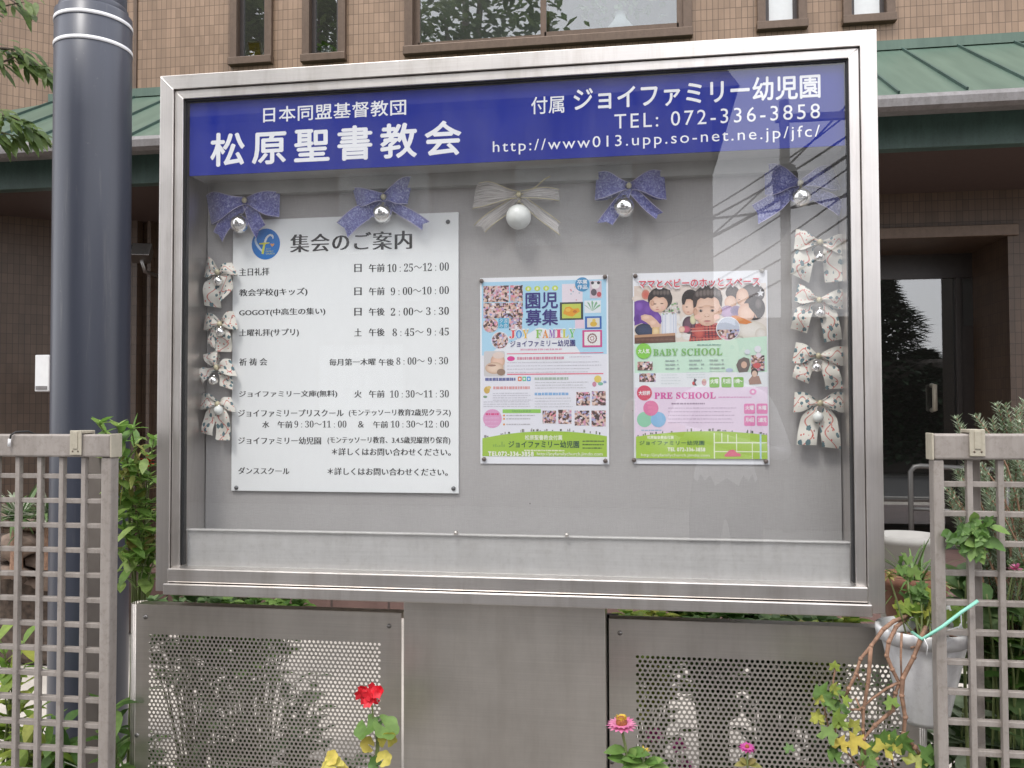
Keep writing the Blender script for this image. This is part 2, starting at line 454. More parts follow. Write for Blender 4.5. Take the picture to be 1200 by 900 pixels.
M['tile_shaded'] = tiles('shade_darkened_wall_tile', (0.085, 0.054, 0.035), (0.11, 0.07, 0.046), (0.042, 0.027, 0.019), TW, TH)  # wall tile with the canopy's shade darkened into its colour
M['granite'] = tiles('red_granite_slab', (0.135, 0.08, 0.068), (0.165, 0.1, 0.088), (0.06, 0.04, 0.035), 0.33, 0.16, 0.5)
M['granite_top'] = tiles('red_granite_paving', (0.2, 0.12, 0.1), (0.25, 0.15, 0.13), (0.07, 0.05, 0.045), 0.33, 0.33, 0.5, plane='xy')
M['bronze'] = plain('bronze_window_frame', (0.125, 0.085, 0.06), 0.4, metal=0.3, var=0.08, grime=0.3)
M['dark_frame'] = plain('dark_door_frame', (0.035, 0.028, 0.025), 0.4, var=0.1)
M['dark_frame2'] = plain('dark_window_sash', (0.05, 0.04, 0.037), 0.4, var=0.1)
def copper():
    m, t, b, o = mat('green_roof_metal')
    a = N(t, 'ShaderNodeTexNoise', i_Scale=1.0, i_Detail=6.0); t.links.new(coords(t, (14, 1.5, 1.5)), a.inputs['Vector'])
    t.links.new(ramp(t, a.outputs['Fac'], [(0.3, (0.066, 0.112, 0.085)), (0.7, (0.105, 0.162, 0.124))]), b.inputs['Base Color'])
    b.inputs['Roughness'].default_value = 0.45
    return m
M['roof'] = copper()
M['roof_dark'] = plain('dark_green_trim', (0.06, 0.105, 0.092), 0.5, var=0.15, scale=5, grime=0.4)
M['gutter'] = plain('grey_gutter', (0.21, 0.2, 0.2), 0.35, var=0.08, grime=0.4)
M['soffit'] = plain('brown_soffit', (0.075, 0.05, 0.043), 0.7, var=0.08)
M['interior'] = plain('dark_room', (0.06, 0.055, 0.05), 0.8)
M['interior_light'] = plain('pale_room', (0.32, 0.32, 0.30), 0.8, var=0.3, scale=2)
M['blind'] = plain('white_roller_blind', (0.7, 0.72, 0.72), 0.8, var=0.03)
M['white_plastic'] = plain('white_plastic', (0.78, 0.78, 0.78), 0.35, var=0.03)
M['rail_paint'] = plain('grey_rail_paint', (0.085, 0.083, 0.08), 0.4, metal=0.3, var=0.1)
M['soil'] = plain('planter_soil', (0.07, 0.05, 0.038), 0.95, var=0.5, scale=40, bmp=0.8)
M['paving'] = plain('beige_paving', (0.5, 0.46, 0.41), 0.85, var=0.1, scale=9, bmp=0.1)
M['walk'] = plain('grey_pavement', (0.17, 0.16, 0.15), 0.9, var=0.15, scale=30, bmp=0.2)
M['asphalt'] = plain('asphalt', (0.055, 0.055, 0.056), 0.9, var=0.25, scale=60, bmp=0.3)
M['concrete'] = plain('pale_concrete', (0.33, 0.32, 0.30), 0.9, var=0.12, scale=8, bmp=0.1)
M['stone'] = plain('brown_stone', (0.19, 0.14, 0.11), 0.9, var=0.4, scale=18, bmp=0.5)
M['leaf_tree'] = leafy('tree_leaves', [(0.06, 0.11, 0.028), (0.11, 0.18, 0.042), (0.19, 0.26, 0.075)], 0.45)
M['leaf_bush'] = leafy('bush_leaves', [(0.065, 0.15, 0.03), (0.14, 0.27, 0.055), (0.26, 0.4, 0.11)], 0.4)
M['leaf_fresh'] = leafy('fresh_leaves', [(0.12, 0.25, 0.045), (0.22, 0.38, 0.08), (0.36, 0.5, 0.15)], 0.45)
M['lip_steel'] = plain('pale_lip_steel', (0.66, 0.65, 0.63), 0.38, metal=0.35, var=0.05, scale=6, stretch=(1, 1, 30), grime=0.2)
M['leaf_yellow'] = leafy('yellowing_leaves', [(0.2, 0.26, 0.05), (0.35, 0.32, 0.1), (0.25, 0.2, 0.07)])
M['leaf_lime'] = leafy('lime_leaves', [(0.13, 0.25, 0.03), (0.28, 0.38, 0.06), (0.5, 0.5, 0.1)])
M['leaf_gold'] = leafy('golden_leaves', [(0.7, 0.62, 0.14), (0.8, 0.62, 0.12), (0.55, 0.58, 0.12)])
M['leaf_dark'] = leafy('dark_shrub_leaves', [(0.06, 0.115, 0.04), (0.1, 0.18, 0.06), (0.17, 0.25, 0.1)])
M['leaf_rosemary'] = leafy('rosemary_needles', [(0.2, 0.27, 0.15), (0.33, 0.41, 0.27), (0.48, 0.54, 0.41)], 0.2)
M['leaf_spider'] = leafy('variegated_leaves', [(0.07, 0.12, 0.05), (0.3, 0.34, 0.24), (0.6, 0.6, 0.5)], 0.2)
M['leaf_blade'] = leafy('grassy_blades', [(0.06, 0.12, 0.03), (0.12, 0.22, 0.05), (0.2, 0.3, 0.1)], 0.25)
M['leaf_conifer'] = leafy('conifer_sprays', [(0.012, 0.026, 0.014), (0.022, 0.042, 0.02), (0.03, 0.055, 0.028)], 0.1)
M['stem'] = plain('green_stem', (0.16, 0.2, 0.07), 0.6, var=0.2)
M['stem_brown'] = plain('brown_stem', (0.27, 0.155, 0.10), 0.75, var=0.35, scale=90, bmp=0.4)
M['bark'] = plain('bark', (0.12, 0.095, 0.075), 0.9, var=0.3, scale=25, bmp=0.6)
M['red_petal'] = leafy('red_petals', [(0.75, 0.012, 0.03), (0.85, 0.03, 0.05)], 0.25)
M['pink_petal'] = leafy('pink_petals', [(0.75, 0.2, 0.42), (0.82, 0.34, 0.52)], 0.25)
M['magenta_petal'] = leafy('magenta_petals', [(0.5, 0.06, 0.28), (0.62, 0.12, 0.4)], 0.25)
M['yellow_petal'] = leafy('yellow_petals', [(0.75, 0.5, 0.05), (0.8, 0.62, 0.1)], 0.2)
M['flower_eye'] = plain('flower_centre', (0.28, 0.09, 0.03), 0.8, var=0.4, scale=300, bmp=0.6)
M['green_tie'] = plain('green_plastic_tie', (0.25, 0.6, 0.47), 0.4, var=0.06)
M['pot_white'] = plain('white_plastic_pot', (0.76, 0.76, 0.77), 0.35, var=0.05, scale=12, grime=0.25)
M['terracotta'] = plain('terracotta_pot', (0.19, 0.085, 0.05), 0.8, var=0.2, scale=20)
M['silver'] = plain('silver_bauble', (0.86, 0.85, 0.83), 0.16, metal=1.0, var=0.03)
M['pearl'] = plain('pearl_bauble', (0.78, 0.8, 0.76), 0.28, var=0.03)
M['pin'] = plain('brown_pin', (0.13, 0.10, 0.085), 0.4, metal=0.3, var=0.1)
M['pin_pale'] = plain('pale_pin', (0.5, 0.48, 0.45), 0.4, var=0.1)
M['screw'] = plain('grey_screw', (0.12, 0.125, 0.13), 0.45, metal=0.6, var=0.1)
M['gold_knot'] = plain('cream_gold_tie', (0.55, 0.5, 0.33), 0.5, metal=0.2, var=0.15)

def ribbon_purple():
    m, t, b, o = mat('purple_lace_ribbon')
    vo = N(t, 'ShaderNodeTexNoise', i_Scale=130.0, i_Detail=4.0, i_Roughness=0.7, i_Distortion=1.5); t.links.new(coords(t), vo.inputs['Vector'])
    t.links.new(ramp(t, vo.outputs['Fac'], [(0.34, (0.03, 0.033, 0.2)), (0.5, (0.09, 0.10, 0.38)), (0.65, (0.40, 0.42, 0.7))]), b.inputs['Base Color'])
    b.inputs['Roughness'].default_value = 0.4; b.inputs['Sheen Weight'].default_value = 0.3
    tr = N(t, 'ShaderNodeBsdfTransparent'); ms = N(t, 'ShaderNodeMixShader'); ms.inputs['Fac'].default_value = 0.12
    t.links.new(b.outputs['BSDF'], ms.inputs[1]); t.links.new(tr.outputs['BSDF'], ms.inputs[2]); t.links.new(ms.outputs['Shader'], o.inputs['Surface'])
    bump(t, b, vo.outputs['Fac'], 0.5, 0.001)
    return m
M['purple'] = ribbon_purple()
M['purple_edge'] = plain('silver_ribbon_edge', (0.5, 0.47, 0.68), 0.3, metal=0.4)

def ribbon_sheer():
    m, t, b, o = mat('sheer_cream_ribbon')
    uv = N(t, 'ShaderNodeTexCoord').outputs['UV']
    mp = N(t, 'ShaderNodeMapping'); mp.inputs['Scale'].default_value = (1.2, 11.0, 1.0); t.links.new(uv, mp.inputs['Vector'])
    wv = N(t, 'ShaderNodeTexNoise', i_Scale=1.6, i_Detail=3.0); t.links.new(mp.outputs['Vector'], wv.inputs['Vector'])
    t.links.new(ramp(t, wv.outputs['Fac'], [(0.35, (0.55, 0.5, 0.45)), (0.65, (0.8, 0.77, 0.74))]), b.inputs['Base Color'])
    b.inputs['Roughness'].default_value = 0.3; b.inputs['Sheen Weight'].default_value = 0.4
    tr = N(t, 'ShaderNodeBsdfTransparent'); ms = N(t, 'ShaderNodeMixShader')
    t.links.new(ramp(t, wv.outputs['Fac'], [(0.35, (0.8, 0.8, 0.8)), (0.68, (0.3, 0.3, 0.3))]), ms.inputs['Fac'])
    t.links.new(b.outputs['BSDF'], ms.inputs[1]); t.links.new(tr.outputs['BSDF'], ms.inputs[2]); t.links.new(ms.outputs['Shader'], o.inputs['Surface'])
    return m
M['sheer'] = ribbon_sheer()
M['gold_wire'] = plain('gold_wire_edge', (0.62, 0.55, 0.33), 0.35, metal=0.4, var=0.1)

def ribbon_holly():
    """cream ribbon printed with holly leaves, red berries and a wavy red cord"""
    m, t, b, o = mat('holly_print_ribbon')
    uv = N(t, 'ShaderNodeTexCoord').outputs['UV']
    mp = N(t, 'ShaderNodeMapping'); mp.inputs['Scale'].default_value = (2.0, 1.0, 1.0); t.links.new(uv, mp.inputs['Vector'])
    no = N(t, 'ShaderNodeTexNoise', i_Scale=9.0, i_Detail=2.0); t.links.new(mp.outputs['Vector'], no.inputs['Vector'])
    wob = N(t, 'ShaderNodeMixRGB', blend_type='ADD'); wob.inputs['Fac'].default_value = 0.16
    t.links.new(mp.outputs['Vector'], wob.inputs['Color1']); t.links.new(no.outputs['Color'], wob.inputs['Color2'])
    v1 = N(t, 'ShaderNodeTexVoronoi', i_Scale=2.3, i_Randomness=0.6); t.links.new(wob.outputs['Color'], v1.inputs['Vector'])
    lf = N(t, 'ShaderNodeMath', operation='LESS_THAN'); lf.inputs[1].default_value = 0.28; t.links.new(v1.outputs['Distance'], lf.inputs[0])
    m2 = N(t, 'ShaderNodeMapping'); m2.inputs['Location'].default_value = (0.4, 0.7, 0); t.links.new(mp.outputs['Vector'], m2.inputs['Vector'])
    v2 = N(t, 'ShaderNodeTexVoronoi', i_Scale=5.0, i_Randomness=0.9); t.links.new(m2.outputs['Vector'], v2.inputs['Vector'])
    be = N(t, 'ShaderNodeMath', operation='LESS_THAN'); be.inputs[1].default_value = 0.22; t.links.new(v2.outputs['Distance'], be.inputs[0])
    sx = N(t, 'ShaderNodeSeparateXYZ'); t.links.new(mp.outputs['Vector'], sx.inputs['Vector'])
    s1 = N(t, 'ShaderNodeMath', operation='MULTIPLY'); s1.inputs[1].default_value = 5.5; t.links.new(sx.outputs['X'], s1.inputs[0])
    s2 = N(t, 'ShaderNodeMath', operation='SINE'); t.links.new(s1.outputs['Value'], s2.inputs[0])
    s3 = N(t, 'ShaderNodeMath', operation='MULTIPLY_ADD'); s3.inputs[1].default_value = 0.26; s3.inputs[2].default_value = 0.5; t.links.new(s2.outputs['Value'], s3.inputs[0])
    s4 = N(t, 'ShaderNodeMath', operation='SUBTRACT'); t.links.new(sx.outputs['Y'], s4.inputs[0]); t.links.new(s3.outputs['Value'], s4.inputs[1])
    s5 = N(t, 'ShaderNodeMath', operation='ABSOLUTE'); t.links.new(s4.outputs['Value'], s5.inputs[0])
    s6 = N(t, 'ShaderNodeMath', operation='LESS_THAN'); s6.inputs[1].default_value = 0.04; t.links.new(s5.outputs['Value'], s6.inputs[0])
    cur = None
    base = N(t, 'ShaderNodeRGB'); base.outputs[0].default_value = (0.74, 0.71, 0.63, 1)
    cur = base.outputs[0]
    for fac, c in ((s6.outputs['Value'], (0.6, 0.24, 0.2)), (be.outputs['Value'], (0.6, 0.1, 0.08)), (lf.outputs['Value'], (0.09, 0.17, 0.19))):
        x = N(t, 'ShaderNodeMixRGB'); x.inputs['Color2'].default_value = (*c, 1)
        t.links.new(fac, x.inputs['Fac']); t.links.new(cur, x.inputs['Color1']); cur = x.outputs['Color']
    t.links.new(cur, b.inputs['Base Color'])
    b.inputs['Roughness'].default_value = 0.65
    return m
M['holly'] = ribbon_holly()

# ------------------------------------------------------------------ lettering
_cache = {}
DIG = {**{str(i): chr(0x1D7CE+i) for i in range(10)}, **{chr(65+i): chr(0x1D400+i) for i in range(26)}}
def serif(s): return ''.join(DIG.get(c, c) for c in s)
def glyphs(body, offset=0.0, spacing=1.0, res=3):
    k = (body, offset, spacing)
    if k in _cache: return _cache[k]
    c = bpy.data.curves.new('lettering', 'FONT'); c.body = body; c.offset = offset; c.resolution_u = res; c.space_character = spacing
    o = bpy.data.objects.new('lettering', c); COL.objects.link(o)
    bpy.context.view_layer.update()
    me = o.to_mesh()
    V = [(v.co.x, v.co.y) for v in me.vertices]; F = [tuple(p.vertices) for p in me.polygons]
    o.to_mesh_clear(); bpy.data.objects.remove(o); bpy.data.curves.remove(c)
    _cache[k] = (V, F)
    return V, F

def write(mb, body, X0, X1, Z0, Z1, Y, style='plain', col=(0, 0, 0), offset=None, spacing=1.0, slope=0.0):
    """lettering fitted to the box X0..X1, Z0..Z1 on the plane y=Y (facing -y); heavier strokes are built from shifted copies"""
    wt = offset or 0.0
    V, F = glyphs(body, {'mincho': -0.007, 'heading': -0.008, 'digits': -0.008}.get(style, min(wt, 0.0)), spacing)
    if not V: return
    xs = [v[0] for v in V]; zs = [v[1] for v in V]
    x0, x1, z0, z1 = min(xs), max(xs), min(zs), max(zs)
    sx = (X1-X0)/(x1-x0); sz = (Z1-Z0)/max(1e-6, z1-z0)
    mb.col = col
    if style == 'mincho': sh = [(-0.034, 0), (-0.012, 0.002), (0.012, -0.002), (0.034, 0)]
    elif style == 'heading': sh = [(-0.04, 0), (-0.02, 0.003), (0, -0.003), (0.02, 0.003), (0.04, 0)]
    elif wt > 0.004: sh = [(-wt, 0), (wt, 0), (0, -wt), (0, wt)]
    else: sh = [(0.0, 0.0)]
    for k, (s, q) in enumerate(sh):
        P = [((x-x0+s)*sx+X0, Y-0.00004*k, (z-z0+q)*sz+Z0+slope*((x-x0)*sx)) for x, z in V]
        mb.mesh(P, F)

def write_px(mb, body, xl, xr, yt, yb, Y, style='plain', col=(0, 0, 0), spacing=1.0, offset=None):
    """xl, xr: left and right ends in the photograph; yt, yb: top and bottom at the left end"""
    a = at(xl, yt, Y); b = at(xl, yb, Y); c = at(xr, yt, Y)
    write(mb, body, a.x, c.x, b.z, a.z, Y, style, col, offset, spacing)

# ------------------------------------------------------------------ setting: ground, street, sky side
GZ = 0.28                                     # level of the forecourt
mb = MB(); mb.box(-60, 60, -80, 80, -0.2, 0.0)
tag(mb.build('ground', M['concrete']), kind='structure')
mb = MB(); mb.box(-60, 60, -7.2, -1.9, 0.004, 0.02)
tag(mb.build('road', M['asphalt']), kind='structure')
mb = MB(); mb.box(-60, 60, -2.05, -1.9, 0.02, 0.12)
tag(mb.build('kerb', M['concrete'], bevel=0.01), kind='structure')
mb = MB(); mb.box(-60, 60, -1.9, -0.35, 0.004, 0.10)
tag(mb.build('pavement', M['walk']), kind='structure')
mb = MB(); mb.box(-9, 9, 0.3, 7.5, 0.004, GZ)
tag(mb.build('forecourt', M['paving']), kind='structure')
mb = MB(); mb.box(-9, 9, -0.2, 0.3, 0.004, GZ-0.02)
tag(mb.build('flower_bed', M['soil']), kind='structure')

# ------------------------------------------------------------------ the church building
YW = 4.0
bld = thing('church_building', 'beige tiled building with bronze windows and a green metal canopy behind the notice board', 'building', (0, YW, 0))

def wall_holes(mb, x0, x1, z0, z1, y0, y1, holes):
    xs = sorted({x0, x1, *[h[0] for h in holes], *[h[1] for h in holes]})
    zs = sorted({z0, z1, *[h[2] for h in holes], *[h[3] for h in holes]})
    xs = [x for x in xs if x0 <= x <= x1]; zs = [z for z in zs if z0 <= z <= z1]
    for i in range(len(xs)-1):
        for k in range(len(zs)-1):
            cx, cz = (xs[i]+xs[i+1])/2, (zs[k]+zs[k+1])/2
            if any(h[0] < cx < h[1] and h[2] < cz < h[3] for h in holes): continue
            mb.face([(xs[i], y0, zs[k]), (xs[i+1], y0, zs[k]), (xs[i+1], y0, zs[k+1]), (xs[i], y0, zs[k+1])])
    for h in holes:                                  # reveals
        a, b, c, d = h
        mb.face([(a, y0, c), (a, y0, d), (a, y1, d), (a, y1, c)])
        mb.face([(b, y0, c), (b, y1, c), (b, y1, d), (b, y0, d)])
        mb.face([(a, y0, c), (a, y1, c), (b, y1, c), (b, y0, c)])
        mb.face([(a, y0, d), (b, y0, d), (b, y1, d), (a, y1, d)])

# windows: (left px, right px, sill-bottom px at the left, kind)
WIN = []
for (a, b, y, k) in ((271, 320, 79, 'narrow'), (355.5, 406, 75.5, 'narrow'), (475, 811, 67, 'wide'), (887, 945, 38.5, 'blind'), (987, 1048, 31.5, 'blind')):
    p = at(a, y, YW); q = at(b, y-2, YW)
    WIN.append((p.x, q.x, p.z, p.z+1.35, k))
ZC = at(1100, 54.5, YW).z                          # canopy meets the wall
ZS = at(1100, 224, YW).z                         # soffit meets the wall
XC0 = at(70, 110, YW).x                          # corner with the angled wing
mb = MB()
wall_holes(mb, XC0, 7.0, ZC-0.3, 6.6, YW, YW+0.22, [w[:4] for w in WIN])
mb.build('upper_wall', M['tile'], bld)
mb = MB(); xj = at(159, 80, YW).x; mb.box(xj-0.012, xj+0.012, YW-0.012, YW+0.004, ZC-0.1, 6.6)
mb.build('movement_joint', M['bronze'], bld)
# entrance recess in the lower wall
ex0, ex1 = at(700, 280, YW+0.15).x, at(1181, 280, YW+0.15).x
ez1 = at(1100, 279, YW+0.15).z
YL = YW+0.15
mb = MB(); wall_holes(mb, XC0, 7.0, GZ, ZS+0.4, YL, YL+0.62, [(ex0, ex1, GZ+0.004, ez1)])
mb.build('lower_wall', M['tile_shaded'], bld)
mb = MB(); mb.box(ex0-0.02, ex1+0.06, YL-0.03, YL-0.002, ez1, ez1+0.075)
mb.build('lintel_trim', M['bronze'], bld, bevel=0.004)
for px in (166, 180):                                  # thin pilasters beside the board
    pass
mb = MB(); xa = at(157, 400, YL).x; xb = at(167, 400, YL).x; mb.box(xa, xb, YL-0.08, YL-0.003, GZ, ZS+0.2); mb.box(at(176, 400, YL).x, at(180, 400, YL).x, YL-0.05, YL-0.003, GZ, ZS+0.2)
mb.build('pilaster', M['tile_shaded'], bld)
# angled wing on the left
wg = MB(); wg.box(-3.2, 0, 0, 0.25, GZ, 6.6)
wing = wg.build('wing_wall_upper', M['tile'], bld)
wing.location = Vector((XC0, YW, 0))-bld.location; wing.rotation_euler = (0, 0, R(40))
wl = MB(); wl.box(-3.2, -0.002, -0.02, -0.004, GZ, ZS+0.12)  # thin sheet over the wing wall, in the shade-darkened tile
wing2 = wl.build('wing_wall_lower', M['tile_shaded'], bld)
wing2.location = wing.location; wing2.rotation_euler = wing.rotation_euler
# interior rooms behind the glass
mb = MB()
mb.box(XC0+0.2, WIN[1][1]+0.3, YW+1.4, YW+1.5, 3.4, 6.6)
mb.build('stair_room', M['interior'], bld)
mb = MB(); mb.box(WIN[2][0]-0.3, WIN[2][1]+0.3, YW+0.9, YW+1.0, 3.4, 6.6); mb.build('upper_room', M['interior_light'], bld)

def window(w, kind):
    x0, x1, z0, z1, k = w
    f = MB(); t = 0.055 if k != 'wide' else 0.06
    y0, y1 = YW-0.035, YW+0.08
    gm = M['clear_glass'] if k == 'blind' else M['win_glass']
    f.box(x0-0.005, x1+0.005, y0-0.02, y1, z0, z0+t)                      # sill
    f.box(x0, x0+t, y0, y1, z0+t, z1-t); f.box(x1-t, x1, y0, y1, z0+t, z1-t); f.box(x0, x1, y0, y1, z1-t, z1)
    fr = f.build('window', M['bronze'], bld, bevel=0.004)
    s = MB(); g = 0.028
    spans = [(x0+t, x1-t)] if k != 'wide' else [(x0+t, x0+(x1-x0)*0.5+0.03), (x0+(x1-x0)*0.5-0.03, x1-t)]
    for i, (a, b) in enumerate(spans):
        s = MB(); ys = YW-0.012+0.035*(i == 0)
        s.box(a, a+g+0.012*(k == 'wide'), ys, ys+0.03, z0+t, z1-t); s.box(b-g-0.012*(k == 'wide'), b, ys, ys+0.03, z0+t, z1-t)
        s.box(a+g, b-g, ys, ys+0.03, z0+t, z0+t+g+0.02*(k == 'wide')); s.box(a+g, b-g, ys, ys+0.03, z1-t-g, z1-t)
        s_o = s.build('sash', M['bronze'] if k == 'wide' else M['dark_frame2'], fr)
        p = MB(); p.box(a+g*0.6, b-g*0.6, ys+0.012, ys+0.018, z0+t+g*0.6, z1-t-g*0.6); p.build('pane', gm, fr)
    if k == 'blind':
        q = MB(); q.box(x0+t, x1-t, YW+0.03, YW+0.034, z0+t, z1-t); q.build('blind', M['blind'], fr)
    return fr
for w in WIN: window(w, w[4])

# green canopy: sheet roof, standing seams, gutter, fascia, soffit
YE = 2.85
ZE = at(1100, 108, YE).z
XR = 7.0
XL = XC0-1.0
roof = MB()
zt = ZC; n = 1
roof.mesh([(XL, YE, ZE), (XR, YE, ZE), (XR, YW, zt), (XL, YW, zt), (XL, YE, ZE-0.03), (XR, YE, ZE-0.03), (XR, YW, zt-0.03), (XL, YW, zt-0.03)],
          [(0,1,2,3), (7,6,5,4), (0,4,5,1), (1,5,6,2), (3,2,6,7), (0,3,7,4)])
rf = roof.build('canopy_roof', M['roof'], bld)
mb = MB()
sp = at(1119.5, 48, YW).x - at(1055, 52, YW).x
xk = at(1055, 52, YW).x - 30*sp
dz = Vector((0, YE-YW, ZE-zt)); L = dz.length; dn = dz.normalized()
nrm = Vector((0, -dn.z, dn.y)) if dn.y > 0 else Vector((0, dn.z, -dn.y))
if nrm.z < 0: nrm = -nrm
while xk < XR:
    if xk > XL: mb.obox(Vector((xk, (YE+YW)/2, (ZE+zt)/2))+nrm*0.007, (0.0055, 0, 0), dn*(L/2-0.01), nrm*0.009)
    xk += sp
mb.build('standing_seam', M['roof_dark'], rf)
mb = MB(); mb.box(XL, XR, YW-0.05, YW-0.003, zt-0.02, zt+0.042); mb.build('ridge_flashing', M['roof'], rf)
mb = MB()
prof = [(YE-0.10, ZE-0.035), (YE-0.115, ZE-0.06), (YE-0.11, ZE-0.10), (YE-0.075, ZE-0.115), (YE, ZE-0.115), (YE+0.012, ZE-0.035)]
V = [(XL, y, z) for y, z in prof]+[(XR, y, z) for y, z in prof]; k = len(prof)
mb.mesh(V, [(i, i+1, k+i+1, k+i) for i in range(k-1)]+[tuple(range(k)), tuple(range(2*k-1, k-1, -1))])
mb.build('gutter', M['gutter'], rf)
YF = YE+0.22
zf1, zf0 = at(1100, 139, YF).z, at(1100, 172, YF).z
mb = MB(); mb.box(XL, XR, YF, YF+0.08, zf0, ZE+0.05); mb.build('fascia', M['roof_dark'], rf, bevel=0.004)
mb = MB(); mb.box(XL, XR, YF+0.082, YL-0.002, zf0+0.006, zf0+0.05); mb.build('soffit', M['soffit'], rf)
# glazed entrance door at the back of the recess
YD = YL+0.62
dx0, dx1 = at(860, 320, YD).x, at(1119, 330, YD).x
dz1 = at(1100, 326, YD).z
mb = MB()
x2 = at(1147, 320, YD).x; zt2 = at(1100, 308, YD).z
mb.box(ex0-0.1, dx0, YD, YD+0.06, GZ, zt2+0.4)
mb.box(dx1, dx1+0.035, YD-0.01, YD+0.06, GZ, dz1); mb.box(dx0, ex1+0.1, YD, YD+0.06, dz1, zt2+0.4)
mb.box(x2-0.02, ex1+0.1, YD, YD+0.06, GZ, dz1)
mb.box(dx1+0.035, x2-0.02, YD+0.01, YD+0.06, GZ, dz1)
mb.box(dx0, dx1, YD-0.01, YD+0.06, GZ, GZ+0.12)
sl = MB(); sl.box(dx1+0.05, x2-0.045, YD-0.004, YD+0.004, at(1130, 382, YD).z, dz1-0.01)
door = mb.build('entrance_door', M['dark_frame'], bld, bevel=0.003)
sl.build('side_pane', M['win_glass'], door)
mb = MB(); mb.box(dx0, dx1, YD+0.02, YD+0.03, GZ+0.12, dz1); mb.build('door_pane', M['door_glass'], door)
mb = MB(); hp = at(1096, 466, YD-0.06)
mb.tube([(hp.x, YD+0.015, hp.z+0.09), (hp.x, YD-0.05, hp.z+0.09), (hp.x, YD-0.05, hp.z-0.09), (hp.x, YD+0.015, hp.z-0.09)], 0.018, 8)
mb.build('handle', M['cream_plastic'], door)
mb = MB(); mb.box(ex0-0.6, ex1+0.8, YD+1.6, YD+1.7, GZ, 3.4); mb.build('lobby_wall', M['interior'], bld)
# entrance platform with red granite slabs
YP = 2.72
mb = MB(); mb.box(-9, 9, YP, YL-0.004, GZ+0.002, 0.50); 
tag(mb.build('step_platform', M['granite'], bevel=0.006), kind='structure')

# things on the building
p0 = at(44, 459, 3.35); p1 = at(61, 416, 3.35)
mb = MB(); c = Vector(((p0.x+p1.x)/2, 3.35, (p0.z+p1.z)/2)); w2 = (p1.x-p0.x)/2; h2 = (p1.z-p0.z)/2
t = thing('intercom_box', 'small white box mounted on the brown tiled wall left of the dark pole', 'wall box', c)
mb.box(c.x-w2, c.x+w2, c.y-0.03, c.y+0.2, c.z-h2, c.z+h2); mb.build('housing', M['white_plastic'], t, bevel=0.006)
mb = MB(); mb.box(c.x-w2*0.8, c.x+w2*0.8, c.y-0.034, c.y-0.0305, c.z-h2*0.9, c.z-h2*0.7); mb.build('label_strip', M['gutter'], t)
c = at(166, 297, 3.6)
t = thing('floodlight', 'small dark floodlight under the canopy between pole and notice board', 'lamp', c)
s = scale_at(3.6)
mb = MB(); mb.obox(c, (11*s, 0.02, 0), (-0.03, 0.06, -0.02), (0, 0.02, 8*s)); mb.build('lamp_head', M['steel_dark'], t, bevel=0.006)
mb = MB(); mb.obox(c+Vector((-0.002, -0.066, 0.02)), (8*s, 0.015, 0), (0, 0.004, 0), (0, 0.014, 5.5*s)); mb.build('lens', M['black'], t)
mb = MB(); mb.tube([c+Vector((0, 0, -8*s)), c+Vector((0, 0.04, -0.12)), c+Vector((0, YL-3.6, -0.14))], 0.014, 8); mb.lathe(c+Vector((0, YL-3.6-0.02, -0.14)), [(0.001, -0.01), (0.05, -0.01), (0.05, 0.02)], 14, axis='y')
mb.build('bracket', M['steel_dark'], t)
# items on the upper window sills
c = at(383, 62, YW+0.3)
t = thing('potted_plant', 'small green plant in a white pot on the sill of the second narrow window', 'plant', c)
mb = MB(); mb.lathe(c+Vector((0.0, 0, -0.02)), [(0.001, -0.04), (0.03, -0.04), (0.045, 0.06), (0.04, 0.06), (0.001, 0.04)], 14); mb.build('pot', M['pot_white'], t)
pl = MB()
def leaf(mb, base, d, up, length, width, droop=0.25, fold=0.2, seg=4, shape='oval'):
    d = Vector(d).normalized(); up = Vector(up)
    side = d.cross(up)
    side = side.normalized() if side.length > 1e-4 else d.orthogonal().normalized()
    nr = side.cross(d).normalized()
    base = Vector(base)
    V = []
    for i in range(seg+1):
        s = i/seg
        if shape == 'oval': w = math.sin(PI*min(1, s*0.94+0.06))**0.8
        elif shape == 'blade': w = (1-s)**0.6*min(1, 0.6+s)
        else: w = math.sin(PI*(s**0.65)*0.97+0.05)
        w = max(w, 0.04)*width*0.5
        c = base+d*(s*length)-Vector((0, 0, 1))*(droop*length*s*s)
        V += [c-side*w+nr*(fold*w), c, c+side*w+nr*(fold*w)]
    F = []
    for i in range(seg):
        a = i*3
        F += [(a, a+1, a+4, a+3), (a+1, a+2, a+5, a+4)]
    sm, mb.smooth = mb.smooth, True
    mb.mesh(V, F)
    mb.smooth = sm
def rnd(a, b): return random.uniform(a, b)
def rdir(zmin=-1, zmax=1):
    z = rnd(zmin, zmax); q = rnd(0, 2*PI); r = math.sqrt(max(0, 1-z*z))
    return Vector((r*math.cos(q), r*math.sin(q), z))
for k in range(16): leaf(pl, c+Vector((0, 0, 0.03)), rdir(0.1, 0.9), (0, 0, 1), rnd(0.07, 0.14), 0.05)
pl.build('foliage', M['leaf_bush'], t)
c = at(300, 62, YW+0.3)
t = thing('yellow_ornament', 'yellow tray leaning in the leftmost narrow window of the facade', 'ornament', c)
mb = MB(); mb.obox(c, (0.055, 0, 0.0), (0, 0.01, 0), (-0.015, 0, 0.09)); mb.build('tray', M['cream_plastic'], t, bevel=0.004)
mb = MB(); mb.obox(c+Vector((0, -0.014, 0)), (0.04, 0, 0.0), (0, 0.003, 0), (-0.011, 0, 0.07)); mb.build('tray_face', plain('yellow_card', (0.5, 0.36, 0.05), 0.5), t)
c = at(727, 30, YW+0.25)
t = thing('flower_vase', 'pale vase with white flowers standing behind the right pane of the wide window', 'vase', c)
